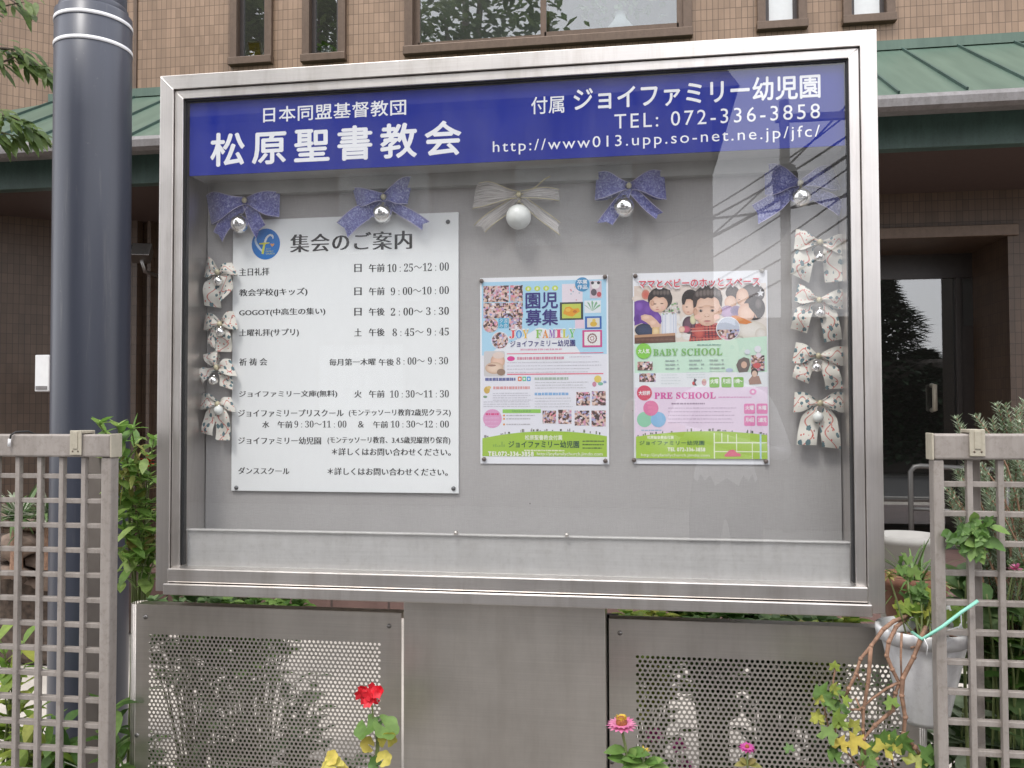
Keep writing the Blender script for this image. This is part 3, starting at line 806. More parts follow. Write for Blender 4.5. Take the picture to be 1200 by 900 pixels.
mb = MB(); mb.lathe(c, [(0.001, -0.09), (0.075, -0.09), (0.095, -0.02), (0.04, 0.05), (0.035, 0.08), (0.045, 0.09)], 20); mb.build('vase_body', M['blind'], t)
mb = MB()
for k in range(90): leaf(mb, c+Vector((rnd(-0.3, 0.3), rnd(-0.03, 0.06), rnd(0.06, 0.34))), rdir(), (0, 0, 1), rnd(0.05, 0.1), 0.04)
mb.build('blossom', M['leaf_rosemary'], t)
# metal hand rail by the entrance
c = at(1066, 640, 3.0)
t = thing('hand_rail', 'grey metal hand rail beside the dark entrance right of the board', 'rail', (at(1066, 600, 3.0).x, 3.0, 0.5))
xr = at(1067, 560, 3.0).x; zr = at(1067, 546, 3.0).z; xr2 = at(1180, 560, 3.0).x; zm = at(1067, 596, 3.0).z
mb = MB(); mb.tube([(xr, 3.0, 0.5), (xr, 3.0, zr-0.03), (xr+0.02, 3.0, zr-0.005), (xr+0.05, 3.0, zr), (xr2, 3.0, zr-0.02)], 0.014, 10); mb.build('top_rail', M['rail_paint'], t)
mb = MB(); mb.tube([(xr, 3.0, zm), (xr2, 3.0, zm-0.02)], 0.010, 8); mb.build('middle_rail', M['rail_paint'], t)
mb = MB(); mb.tube([(xr2, 3.0, 0.5), (xr2, 3.0, zr-0.02)], 0.014, 8); mb.build('post', M['rail_paint'], t)
xl = at(1036, 560, 4.2).x
# ------------------------------------------------------------------ the notice board
BZ = 1.0; BH = 1.2325; BW = 0.82                   # bottom, height, half width
board = thing('notice_board', 'large stainless steel glazed notice board with blue header on a wide steel pedestal', 'notice board', (0, 0, BZ))
FW_ = 0.034                                         # outer frame face
D = 0.16
def mitre(mb, x0, x1, z0, z1, w, y0, y1, bottom=True):
    """frame with mitred corners: front, inner and outer faces"""
    o = [(x0, z0), (x1, z0), (x1, z1), (x0, z1)]
    i = [(x0+w, z0+w), (x1-w, z0+w), (x1-w, z1-w), (x0+w, z1-w)]
    for k in range(4):
        if k == 0 and not bottom: continue
        a, b, c, d = o[k], o[(k+1) % 4], i[(k+1) % 4], i[k]
        P = [(p[0], y0, p[1]) for p in (a, b, c, d)]+[(p[0], y1, p[1]) for p in (a, b, c, d)]
        mb.mesh(P, [(0,1,2,3), (7,6,5,4), (0,4,5,1), (1,5,6,2), (2,6,7,3), (3,7,4,0)])
ft = MB()
o = [(-BW, BZ), (BW, BZ), (BW, BZ+BH), (-BW, BZ+BH)]
def bar(mb, quad, y0, y1):
    P = [(p[0], y0, p[1]) for p in quad]+[(p[0], y1, p[1]) for p in quad]
    mb.mesh(P, [(0,1,2,3), (7,6,5,4), (0,4,5,1), (1,5,6,2), (2,6,7,3), (3,7,4,0)])
w = FW_; T = BZ+BH
bar(ft, [(-BW+w, T-w), (BW-w, T-w), (BW, T), (-BW, T)], 0, D)
for q_ in ([(-BW, BZ), (-BW+w, BZ), (-BW+w, T-w), (-BW, T)], [(BW-w, BZ), (BW, BZ), (BW, T), (BW-w, T-w)]):
    fr = MB(); bar(fr, q_, 0, D); fr.build('side_frame', M['steel_v'], board, bevel=0.001)
ft.build('top_frame', M['steel_h'], board, bevel=0.001)
# inner sash, 6 mm behind the frame face
s = 0.021; xi = BW-w-0.0015; zi = T-w-0.0015; zb = BZ+0.05
sh = MB()
bar(sh, [(-xi+s, zi-s), (xi-s, zi-s), (xi, zi), (-xi, zi)], 0.006, 0.034)
for q_ in ([(-xi, zb), (-xi+s, zb), (-xi+s, zi-s), (-xi, zi)], [(xi-s, zb), (xi, zb), (xi, zi), (xi-s, zi-s)]):
    sv = MB(); bar(sv, q_, 0.006, 0.034); sv.build('sash_side', M['steel_v'], board, bevel=0.001)
sh.build('sash_top', M['steel_h'], board, bevel=0.0015)
gx = xi-s; gz1 = zi-s
# black gasket round the pane
g = MB(); e = 0.004
g.box(-gx+0.0005, -gx+e, 0.012, 0.03, BZ+0.06, gz1); g.box(gx-e, gx-0.0005, 0.012, 0.03, BZ+0.06, gz1); g.box(-gx+e, gx-e, 0.012, 0.03, gz1-e, gz1-0.0005)
g.build('gasket', M['black'], board)
# bottom rail in two steps, in front of the frame
br = MB()
x0, x1 = -BW+w+0.002, BW-w-0.002
br.box(x0, x1, -0.012, 0.03, BZ+0.024, BZ+0.056)
br.box(x0-0.006, x1+0.006, -0.020, 0.03, BZ-0.004, BZ+0.022)
br.build('bottom_rail', M['steel_h'], board, bevel=0.0025)
# case: back, floor, roof, sides
yb = 0.128
cs = MB()
cs.box(-BW+0.02, BW-0.02, 0.035, D-0.002, BZ+0.004, BZ+0.05)
cs.build('case_floor', M['steel_h'], board)
for xa_, xb__ in ((-BW+0.02, -gx-0.002), (gx+0.002, BW-0.02)):
    cs = MB(); cs.box(xa_, xb__, 0.036, D-0.002, BZ+0.052, T-0.05); cs.build('case_side', M['steel_v'], board)
cs = MB(); cs.box(-gx+0.0, gx, yb, D-0.003, BZ+0.052, T-0.05)
cs.build('pin_panel', M['pinboard'], board)
cs = MB(); cs.box(-BW+0.006, BW-0.006, D, D+0.012, BZ+0.003, T-0.003); cs.build('rear_cover', M['steel_h'], board)
# front lip behind the pane
zl = at(215, 621.5, 0.03).z
lp = MB(); lp.box(-gx+e+0.001, gx-e-0.001, 0.032, 0.04, BZ+0.052, zl); lp.box(-gx+e+0.001, gx-e-0.001, 0.026, 0.044, zl, zl+0.004)
lp.build('front_lip', M['lip_steel'], board, bevel=0.001)
for px in (535, 664.5):
    q = at(px, 624, 0.03); k = MB(); k.lathe((q.x, 0.026, zl+0.008), [(0.0008, -0.009), (0.0042, -0.008), (0.0048, -0.003), (0.003, 0.0), (0.003, 0.01)], 14, axis='y'); k.build('lock_knob', M['steel_plate'], board)
# blue header box
hz0 = at(223, 206.5, 0.024).z
hd = MB(); hd.box(-gx+0.008, gx-e-0.001, 0.026, yb-0.03, hz0+0.001, gz1-0.006); hd.build('header_housing', M['header_grey'], board, bevel=0.002)
hd = MB(); hd.box(-gx+0.0085, gx-e-0.0015, 0.022, 0.0259, hz0, gz1-0.006); header = hd.build('header_panel', M['blue'], board)
hd = MB(); hd.box(-gx+0.03, gx-0.03, yb-0.029, yb-0.001, hz0-0.03, hz0+0.02); hd.build('light_trough', M['header_grey'], board)
Y = 0.0216
def header_line(*a, **k):
    L = MB(); write_px(L, *a, **k); L.build('header_lettering', M['white_ink'], header)
header_line('日本同盟基督教団', 308.7, 475.7, 126, 143.7, Y, offset=0.012, spacing=1.05)
header_line('松原聖書教会', 247.5, 540, 157, 195, Y, offset=0.022, spacing=1.32)
header_line('付属', 622.5, 661, 114, 134, Y, offset=0.008)
header_line('ジョイファミリー幼児園', 672.5, 961, 103.5, 130, Y, offset=0.02)
header_line('TEL: 072-336-3858', 720, 961, 134, 151, Y, offset=0.004, spacing=1.25)
header_line('http://www013.upp.so-net.ne.jp/jfc/', 577.5, 961, 165.5, 182.5, Y, offset=0.002, spacing=1.22)
# glass pane
gl = MB(); gl.face([(-gx+0.002, 0.016, BZ+0.055), (gx-0.002, 0.016, BZ+0.055), (gx-0.002, 0.016, gz1-0.001), (-gx+0.002, 0.016, gz1-0.001)])
gl.build('glass_pane', M['glass'], board)
# pedestal
pa, pb = at(473, 720, 0.03), at(709, 720, 0.03)
pd = MB(); pd.box(pa.x, pb.x, 0.03, 0.14, 0.05, BZ-0.006); pd.build('pedestal', M['steel_plate'], board, bevel=0.0012)
for xx_ in (pa.x-0.005, pb.x+0.004):  # black strips added behind the joints so the gaps show dark
    pd = MB(); pd.box(xx_-0.022, xx_+0.022, 0.145, 0.16, 0.05, at(600, 716, 0.15).z); pd.build('dark_gap_backing', M['black'], board)

# perforated steel screens on both sides of the pedestal
def screen(name, x0, x1, zt, z0, hx0, hx1, hz1, pitch, rh, label, curl):
    yf = 0.085
    t = thing(name, label, 'screen', ((x0+x1)/2, yf, z0))
    m = MB()
    rp = pitch*0.866
    rows = int((hz1-z0-0.04)/rp)
    zlow = hz1-rows*rp
    n = int((hx1-hx0)/pitch)
    hx1 = hx0+n*pitch
    for r_ in range(rows):
        za, zc, zb_ = hz1-(r_+1)*rp, hz1-(r_+0.5)*rp, hz1-r_*rp
        sh_ = (r_ % 2)*pitch/2
        cnt = n-(r_ % 2)
        if r_ % 2:
            m.face([(hx0, yf, za), (hx0+sh_, yf, za), (hx0+sh_, yf, zb_), (hx0, yf, zb_)])
            m.face([(hx1-sh_, yf, za), (hx1, yf, za), (hx1, yf, zb_), (hx1-sh_, yf, zb_)])
        for k in range(cnt):
            cx = hx0+sh_+(k+0.5)*pitch
            inn, out = [], []
            for q in range(12):
                a = 2*PI*q/12+PI/12
                ca, sa = math.cos(a), math.sin(a)
                inn.append((cx+rh*ca, yf, zc+rh*sa))
                f_ = min(pitch/2/max(1e-6, abs(ca)), rp/2/max(1e-6, abs(sa)))
                out.append([cx+f_*ca, yf, zc+f_*sa])
            # square the corners
            for q in range(12):
                j = (q+1) % 12
                A, B = out[q], out[j]
                on_x = lambda p: abs(abs(p[0]-cx)-pitch/2) < 1e-6
                pts = [inn[q], tuple(A)]
                if on_x(A) != on_x(B):
                    pts.append((A[0] if on_x(A) else B[0], yf, B[2] if on_x(A) else A[2]))
                pts += [tuple(B), inn[j]]
                m.face(pts)
    # solid margins butt against the perforated field
    m.face([(x0, yf, z0), (hx0, yf, z0), (hx0, yf, zt), (x0, yf, zt)])
    m.face([(hx1, yf, z0), (x1, yf, z0), (x1, yf, zt), (hx1, yf, zt)])
    m.face([(hx0, yf, hz1), (hx1, yf, hz1), (hx1, yf, zt), (hx0, yf, zt)])
    m.face([(hx0, yf, z0), (hx1, yf, z0), (hx1, yf, zlow), (hx0, yf, zlow)])
    # return flange along the top
    m.face([(x0, yf, zt), (x1, yf, zt), (x1, yf+0.035, zt), (x0, yf+0.035, zt)])
    m.face([(x0, yf+0.035, zt), (x1, yf+0.035, zt), (x1, yf+0.035, zt-0.02), (x0, yf+0.035, zt-0.02)])
    sheet = m.build('perforated_sheet', M['steel_plate'], t)
    so = sheet.modifiers.new('thickness', 'SOLIDIFY'); so.thickness = 0.0012; so.offset = 1.0
    e_ = MB()
    xc = x0 if curl < 0 else x1
    # rolled edge
    sm = e_.smooth; e_.smooth = True
    prof = [(xc+curl*0.024*math.sin(a), yf+0.024-0.024*math.cos(a)) for a in [PI*i/12 for i in range(13)]]
    for i in range(12):
        (xa, ya), (xb_, yb_) = prof[i], prof[i+1]
        e_.face([(xa, ya, z0), (xb_, yb_, z0), (xb_, yb_, zt), (xa, ya, zt)])
    e_.smooth = sm
    eo = e_.build('rolled_edge', M['steel_plate'], t)
    so = eo.modifiers.new('thickness', 'SOLIDIFY'); so.thickness = 0.0012
    for (xx, zz) in ((x0+0.025, zt-0.03), (x1-0.03, zt-0.03), (x0+0.005, zt-0.32)):
        sc = MB(); sc.lathe((xx, yf, zz), [(0.0001, -0.0035), (0.005, -0.003), (0.006, -0.0005)], 12, axis='y'); sc.build('screw', M['steel_dark'], t)
    return t
yf = 0.085
lx0, lx1 = at(160, 720, yf).x, at(472.5, 720, yf).x
ltz = at(310, 713.5, yf).z
screen('perforated_screen', lx0, lx1-0.004, ltz, 0.25, at(174, 750, yf).x, at(449, 750, yf).x, at(300, 747, yf).z, 0.01085, 0.0036,
       'perforated steel screen left of the pedestal, behind the red geranium', -1)
rx0, rx1 = at(712.5, 730, yf).x, at(1074, 730, yf).x
rtz = at(800, 728.5, yf).z
screen('perforated_screen', rx0+0.002, rx1, rtz, 0.25, at(744, 770, yf).x, at(1062, 770, yf).x, at(800, 769, yf).z, 0.01145, 0.0038,
       'perforated steel screen right of the pedestal, behind the pink zinnia', 1)

# ------------------------------------------------------------------ the white schedule sheet
YB = 0.1275
p, q = at(273, 258.5, YB-0.006), at(537.5, 578.5, YB-0.006)
sheet = thing('schedule_sheet', 'white sheet with a black printed timetable of meetings and a round blue emblem', 'notice', ((p.x+q.x)/2, YB, q.z))
mb = MB(); mb.box(p.x, q.x, YB-0.006, YB, q.z, p.z); mb.build('plate', M['white_sheet'], sheet, bevel=0.001)
YT = YB-0.0063
L = MB()
W_ = lambda s_, a, b, t0, t1, st='mincho', sp=1.0: write_px(L, s_, a, b, t0, t1, YT, st, spacing=sp)
W_('集会のご案内', 341, 482, 275, 296, 'heading', sp=1.1)
def row(name, x1, y0, y1, day, ap, tm, tx0, ty0, ty1, tx1=526):
    W_(name, 280.5, x1, y0, y1)
    if day: W_(day, 415.5, 423.5, ty0, ty1)
    if ap: W_(ap, 432.5, 450.5, ty0, ty1)
    W_(serif(tm), tx0, tx1, ty0, ty1, 'digits')
row('主日礼拝', 315.5, 314.5, 323.5, '日', '午前', '10 : 25〜12 : 00', 454, 309.5, 319)
row('教会学校(Jキッズ)', 360, 339, 348.5, '日', '午前', '9 : 00〜10 : 00', 458, 337, 346)
row('GOGOT(中高生の集い)', 381, 362.5, 371.5, '日', '午後', '2 : 00〜 3 : 30', 458, 361, 370)
row('土曜礼拝(サプリ)', 350, 386, 395.5, '土', '午後', '8 : 45〜 9 : 45', 460, 385, 394)
W_('祈 祷 会', 280.5, 313, 420, 428.5)
W_('毎月第一木曜', 386, 440, 420.5, 428.5); W_('午後', 444, 461.5, 420.5, 428.5); W_(serif('8 : 00〜 9 : 30'), 464.5, 525, 419, 427.5, 'digits')
row('ジョイファミリー文庫(無料)', 395, 458, 466.5, '火', '午前', '10 : 30〜11 : 30', 457, 457.5, 466)
W_('ジョイファミリープリスクール', 279.5, 402.5, 480, 488.5); W_('(モンテッソーリ教育2歳児クラス)', 409, 528, 479.5, 488.5)
W_('水', 307.5, 315.5, 493.5, 501.5); W_('午前', 325.5, 342.5, 493.5, 501.5); W_(serif('9 : 30〜11 : 00'), 345, 406, 493, 501, 'digits'); W_('&', 419.5, 426.5, 493.5, 501, 'plain')
W_('午前', 437.5, 454.5, 493.5, 501.5); W_(serif('10 : 30〜12 : 00'), 458, 526, 493, 501, 'digits')
W_('ジョイファミリー幼児園', 279.5, 376, 512, 520.5); W_('(モンテッソーリ教育、3.4.5歳児縦割り保育)', 384, 527.5, 511.5, 520.5)
W_('＊詳しくはお問い合わせください。', 389, 528, 525, 533.5)
W_('ダンススクール', 279.5, 339, 547.5, 555.5); W_('＊詳しくはお問い合わせください。', 384, 524.5, 548, 556.5)
L.build('lettering', M['black_ink'], sheet)
# emblem: blue disc, white hook of an f shaped as a heart, yellow-green cross stem, orange heart, small words
E_ = MB(); s = scale_at(YT); c = at(311.5, 286, YT)
E_.col = (0.0, 0.17, 0.55); E_.disc(c+Vector((0, -0.0001, 0)), 18.3*s, 19.0*s, 40)
def poly(mb, c, pts, s, dy, col):
    mb.col = col
    mb.face([(c.x+x*s, c.y-dy, c.z-y*s) for x, y in pts])
def stroke(mb, c, pts, w, s, dy, col):
    mb.col = col
    P = [Vector((x, y)) for x, y in pts]
    for i in range(len(P)-1):
        d = (P[i+1]-P[i]).normalized(); nn = Vector((-d.y, d.x))
        w0 = w[i]/2 if hasattr(w, '__len__') else w/2; w1 = w[i+1]/2 if hasattr(w, '__len__') else w/2
        a, b, cc, dd = P[i]-nn*w0, P[i+1]-nn*w1, P[i+1]+nn*w1, P[i]+nn*w0
        mb.face([(c.x+v.x*s, c.y-dy, c.z-v.y*s) for v in (a, b, cc, dd)])
arc = [(-12.5, -8.5), (-13.5, -5), (-12, -0.5), (-8.5, 4.5), (-3.5, 9.5), (-2.5, 11)]
stroke(E_, c, arc, (1.2, 2.6, 3.0, 2.8, 2.2, 0.8), s, 0.0003, (0.55, 0.68, 0.85))
stroke(E_, c, [(-1.8, 1), (-0.6, -4), (1.2, -8), (4, -10.5), (7, -11), (9, -9), (9.3, -6)], (2.6, 2.8, 2.6, 2.4, 2.6, 2.4, 0.8), s, 0.0004, (0.78, 0.82, 0.85))
stroke(E_, c, [(-4, 12), (-3, 6), (-1.4, -2)], (2.8, 2.8, 2.6), s, 0.0005, (0.62, 0.66, 0.05))
stroke(E_, c, [(-8.5, -0.6), (-2, -0.6), (5, -1.4)], (1.2, 2.4, 1.0), s, 0.0006, (0.68, 0.66, 0.05))
poly(E_, c, [(8.3, 3.6), (6.2, 1.5), (6.1, -0.1), (7.2, -0.6), (8.4, 0.4), (9.8, -0.6), (11, 0.1), (10.8, 1.6)], s, 0.0004, (0.7, 0.33, 0.12))
for k, (wd, x1) in enumerate((('JOY', 6.5), ('FAMILY', 10), ('CHURCH', 11.5))):
    write(E_, wd, c.x+0.2*s, c.x+x1*s, c.z-(7.2+k*2.9)*s, c.z-(5.1+k*2.9)*s, YT-0.0004, 'plain', (0.55, 0.6, 0.15))
E_.build('emblem', M['print'], sheet)
for (px, py) in ((525, 260), (277, 571.5), (531.5, 572.5)):
    k = MB(); q = at(px, py, YB-0.006); k.lathe((q.x, YB-0.006, q.z), [(0.0001, -0.004), (0.0045, -0.003), (0.0055, -0.0004)], 14, axis='y'); k.build('screw', M['screw'], sheet)

# ------------------------------------------------------------------ posters (flat prints pinned to the cloth)
class Poster:
    """print drawn in units of one photograph pixel, origin at the top left corner of the sheet"""
    def __init__(self, tl, tr, br, bl, Y):
        a, b, c_, d = at(*tl, Y), at(*tr, Y), at(*br, Y), at(*bl, Y)
        self.x0, self.x1, self.z1, self.z0 = (a.x+d.x)/2, (b.x+c_.x)/2, (a.z+b.z)/2, (c_.z+d.z)/2
        self.Y = Y; self.w = (tr[0]+br[0]-tl[0]-bl[0])/2; self.h = (br[1]+bl[1]-tl[1]-tr[1])/2
        self.sx = (self.x1-self.x0)/self.w; self.sz = (self.z1-self.z0)/self.h
        self.mb = MB(); self.n = 0; self.line_lv = 4; self.base = 0
    def pt(self, x, y, lv): return (self.x0+x*self.sx, self.Y-0.00012*(lv+self.base), self.z1-y*self.sz)
    def poly(self, pts, col, lv=None):
        self.mb.mi = 0; self.mb.col = col; self.n += 1
        self.mb.face([self.pt(x, y, (lv or 2)+0.06*(self.n % 14)) for x, y in pts])
    def rect(self, x0, y0, x1, y1, col, lv=2): self.poly([(x0, y1), (x1, y1), (x1, y0), (x0, y0)], col, lv)
    def rrect(self, x0, y0, x1, y1, r, col, lv=2):
        P = []
        for (cx, cy, a0) in ((x1-r, y1-r, 0), (x0+r, y1-r, 90), (x0+r, y0+r, 180), (x1-r, y0+r, 270)):
            for k in range(4):
                a = R(a0+30*k); P.append((cx+r*math.cos(a), cy+r*math.sin(a)))
        self.poly(P, col, lv)
    def ell(self, cx, cy, rx, ry, col, lv=2, n=24, a0=0, a1=360):
        self.poly([(cx+rx*math.cos(R(a0+(a1-a0)*k/n)), cy+ry*math.sin(R(a0+(a1-a0)*k/n))) for k in range(n+(a1-a0 < 360))], col, lv)
    def grad(self, cx, cy, rx, ry, c0, c1, lv=2, n=24, ox=0.0, oy=0.0):
        """softly toned oval of a printed photograph: inner tone c0, rim tone c1"""
        self.mb.mi = 0; self.n += 1; z = (lv or 2)+0.06*(self.n % 14)
        rim = [self.pt(cx+rx*math.cos(2*PI*k/n), cy+ry*math.sin(2*PI*k/n), z) for k in range(n)]
        mid = [self.pt(cx+ox*rx*.5+rx*.6*math.cos(2*PI*k/n), cy+oy*ry*.5+ry*.6*math.sin(2*PI*k/n), z) for k in range(n)]
        ce = self.pt(cx+ox*rx, cy+oy*ry, z); cm = tuple(a*.7+b_*.3 for a, b_ in zip(c0, c1))
        for k in range(n):
            j = (k+1) % n
            self.mb.col = [c0, cm, cm]; self.mb.face([ce, mid[k], mid[j]])
            self.mb.col = [cm, c1, c1, cm]; self.mb.face([mid[k], rim[k], rim[j], mid[j]])
        self.mb.col = c0
    def photo(self, x0, y0, x1, y1, lv=3):
        self.mb.mi = 1; self.mb.face([self.pt(x, y, lv) for x, y in ((x0, y1), (x1, y1), (x1, y0), (x0, y0))]); self.mb.mi = 0
    def photo_round(self, cx, cy, r, lv=3):
        self.mb.mi = 1; self.mb.face([self.pt(cx+r*math.cos(2*PI*k/24), cy+r*math.sin(2*PI*k/24), lv) for k in range(24)]); self.mb.mi = 0
    def txt(self, s_, x0, y0, x1, y1, col, off=0.0, lv=6, sp=1.0):
        self.mb.mi = 0
        a = self.pt(x0, y1, lv); b = self.pt(x1, y0, lv)
        write(self.mb, s_, a[0], b[0], a[2], b[2], a[1], 'plain', col, off, sp)
    def lines(self, x0, x1, y0, y1, n, col, h=0.8, rag=0.15):
        """rows of text too small to read: a run of short dashes"""
        for k in range(n):
            y = y0+(y1-y0)*k/max(1, n-1); x = x0; end = x1-rnd(0, rag)*(x1-x0)
            while x < end:
                w = min(rnd(1.2, 4.5), end-x)
                if w > 0.6: self.rect(x, y-h/2+rnd(-0.15, 0.15), x+w, y+h/2, col, self.line_lv)
                x += w+rnd(0.4, 0.9)

def curl_sheet(P, name, parent):
    """paper with a very slight curl away from the cloth"""
    m = MB(); m.box(P.x0, P.x1, P.Y, P.Y+0.0012, P.z0, P.z1)
    return m.build(name, M['paper'], parent)
YPO = YB-0.0022
A = Poster((562, 327), (712.5, 321), (714, 544), (563.5, 543.5), YPO)
po1 = thing('poster', 'light blue enrolment poster with children photos, dark blue heading and green hill', 'poster', ((A.x0+A.x1)/2, YPO, A.z0), 'posters pinned to the notice board')
curl_sheet(A, 'paper', po1)
sky_, navy, red_, grn = (0.42, 0.68, 0.85), (0.035, 0.03, 0.2), (0.75, 0.12, 0.2), (0.36, 0.56, 0.06)
A.rect(2, 5, A.w-2, 92, sky_, 1)
A.poly([(2, 100), (2, 97), (20, 84), (50, 71), (70, 60), (95, 66), (110, 78), (118, 90), (118, 100)], (0.80, 0.82, 0.86), 2)
A.rect(2, 92, A.w-2, 205, (0.80, 0.80, 0.86), 1)
for r_ in ((4, 9.5, 34.5, 29), (36, 9.5, 51, 29), (4, 30, 51, 48), (34.5, 48.5, 50, 62.5), (113, 136, 129, 151.7), (131, 135, 147, 151.7), (111, 157.5, 128, 175), (130.5, 157.5, 147, 176), (73.7, 157.5, 89.5, 172.5), (92, 156.5, 107.5, 173)): A.photo(*r_)
A.photo_round(12.5, 56, 9); A.rect(22, 48.5, 34, 60, (0.06, 0.4, 0.62), 3); A.txt('夕涼', 23, 49, 33, 54, (0.8, 0.85, 0.9)); A.txt('み会', 23, 54.5, 33, 59.5, (0.8, 0.85, 0.9))
A.ell(23.7, 74.5, 10.4, 10.4, (0.8, 0.8, 0.82), 3); A.photo_round(23.7, 74.5, 9.6, 4)
A.rrect(4.5, 87, 29.5, 117, 2, (0.62, 0.6, 0.6), 3)                                   # sleeping baby
A.grad(21, 99, 8.5, 8.5, (0.84, 0.58, 0.45), (0.62, 0.38, 0.27), 4); A.grad(17, 107, 11, 7, (0.84, 0.66, 0.52), (0.6, 0.4, 0.28), 5); A.ell(22, 92, 7, 4, (0.75, 0.62, 0.55), 5); A.ell(25, 112, 5, 4, (0.3, 0.2, 0.14), 5); A.ell(14, 104, 5, 1.2, (0.35, 0.2, 0.15), 6)
for k in range(4): A.ell(57.5+k*10.5, 14, 3.6, 3.0, (0.55, 0.68, 0.1), 3); A.ell(57.5+k*10.5, 14.2, 1.3, 1.6, (0.8, 0.82, 0.6), 4)
A.txt('園児', 54.5, 19, 92, 37.5, navy, 0.02); A.txt('募集', 54.5, 39, 92, 57.5, navy, 0.02)
A.rect(97, 9.5, 121, 31, (0.8, 0.72, 0.78), 3)
for k in range(9): A.ell(rnd(99, 119), rnd(12, 29), 1.0, 0.8, random.choice([(0.4, 0.5, 0.6), (0.7, 0.35, 0.4), (0.8, 0.6, 0.4)]), 4, 8)
A.ell(120.7, 10.5, 8.4, 8.4, (0.07, 0.3, 0.55), 5); A.txt('卒業', 115, 5, 126.5, 10, (0.85, 0.9, 0.95), 0.02, 8); A.txt('作品', 115, 11, 126.5, 16, (0.85, 0.9, 0.95), 0.02, 8)
A.rect(129.5, 6.7, 143, 27, (0.68, 0.55, 0.62), 3); A.ell(136, 12, 4.6, 4, (0.82, 0.8, 0.8), 4); A.ell(132.5, 9, 1.8, 1.8, (0.05, 0.05, 0.06), 5); A.ell(139.5, 9, 1.8, 1.8, (0.05, 0.05, 0.06), 5); A.ell(134, 20, 3.4, 4, (0.12, 0.1, 0.12), 5); A.ell(140, 22.5, 2.6, 3, (0.55, 0.1, 0.12), 5)
A.rect(94.5, 31, 121.5, 51.7, (0.035, 0.05, 0.05), 3); A.rect(97, 33, 119, 49.8, (0.55, 0.62, 0.1), 4)
A.poly([(98, 44), (101, 37), (106, 36), (110, 39), (116, 38), (118, 42), (113, 45), (109, 48), (103, 46.5)], (0.75, 0.34, 0.03), 5); A.ell(104, 40, 3, 2.2, (0.8, 0.5, 0.08), 6); A.ell(112, 42, 2.4, 1.6, (0.55, 0.18, 0.03), 6)
A.rect(123, 29.5, 142, 44, (0.78, 0.82, 0.85), 3)
for k in range(5): a = -150+k*30; A.poly([(132, 42), (132+9*math.cos(R(a))-1, 39+8*math.sin(R(a))), (132+10.5*math.cos(R(a)), 39+9.5*math.sin(R(a))), (132+9*math.cos(R(a))+1.6, 39+8*math.sin(R(a))+1)], (0.25, 0.48, 0.3), 4)
A.rect(112, 51.5, 123, 62, (0.78, 0.62, 0.72), 3)
A.rect(123.7, 48, 142.7, 62.7, (0.03, 0.13, 0.45), 4); A.rect(126, 50, 140.5, 60.8, (0.72, 0.7, 0.6), 5); A.ell(133.5, 57, 4, 3, (0.7, 0.45, 0.06), 6); A.ell(134, 53, 2, 2, (0.75, 0.55, 0.12), 6)
A.rect(120.5, 64, 143.2, 84, (0.62, 0.07, 0.26), 4); A.rect(122.8, 66, 141, 81.8, (0.82, 0.82, 0.8), 5)
for k in range(16): a = 2*PI*k/16; A.ell(131.8+4.8*math.cos(a), 73.7+5*math.sin(a), 0.9, 1.2, (0.25, 0.12, 0.12), 6, 8)
for k in range(7): a = 2*PI*k/7; A.ell(131.8+2*math.cos(a), 73.7+2.2*math.sin(a), 0.8, 0.8, (0.4, 0.15, 0.15), 6, 8)
xx = 35.0
for ch, cc in zip('JOY FAMILY', ((0.75, 0.08, 0.1), (0.08, 0.3, 0.7), (0.78, 0.5, 0.05), None, (0.25, 0.55, 0.1), (0.8, 0.3, 0.05), (0.3, 0.12, 0.5), (0.75, 0.08, 0.2), (0.6, 0.62, 0.08), (0.15, 0.55, 0.2))):
    if cc:
        A.txt(serif(ch), xx-0.4, 62.2+rnd(-.5, .5), xx+7.4, 72.8, (0.85, 0.85, 0.85), 0.05, 5); A.txt(serif(ch), xx, 62.8, xx+7, 72.3, cc, 0.01, 7)
    xx += 7.8
A.txt('ジョイファミリー幼児園', 36, 75, 112, 82.5, navy, 0.02)
A.lines(48, 100, 85.8, 85.8, 1, (0.7, 0.4, 0.5), 2)
A.rect(32, 90, A.w-6, 91, red_, 3); A.rect(32, 114, A.w-6, 115.4, (0.78, 0.2, 0.28), 3)
A.ell(36.7, 96.2, 4.6, 2.9, (0.7, 0.05, 0.3), 3); A.lines(44, 99, 96, 96, 1, (0.65, 0.3, 0.38), 3.2, 0)
A.lines(32, 143, 101, 112.5, 4, (0.55, 0.54, 0.6)); A.lines(105, 133, 95, 95, 1, (0.6, 0.5, 0.6))
A.lines(6, 42, 120.4, 120.4, 1, (0.14, 0.16, 0.36), 3.4, 0)
for k, cc in enumerate(((0.75, 0.2, 0.08), (0.15, 0.55, 0.3), (0.08, 0.35, 0.7))): A.rrect(44.8+k*5.3, 117.5, 49.4+k*5.3, 122.8, 1, cc, 3); A.ell(47.1+k*5.3, 120.2, 1.2, 1.4, (0.85, 0.85, 0.85), 4, 8)
A.lines(64.5, 104, 120, 120, 1, (0.4, 0.5, 0.42), 3, 0); A.lines(65, 128, 124.5, 131, 3, (0.55, 0.55, 0.58)); A.lines(15.5, 59, 130.5, 130.5, 1, (0.72, 0.36, 0.36), 3.2, 0)
A.ell(8, 133, 3.6, 4.2, (0.62, 0.42, 0.1), 3); A.ell(6, 141, 2.5, 1.4, (0.2, 0.35, 0.2), 4); A.ell(10.5, 130, 2.6, 1.8, (0.75, 0.55, 0.2), 4)
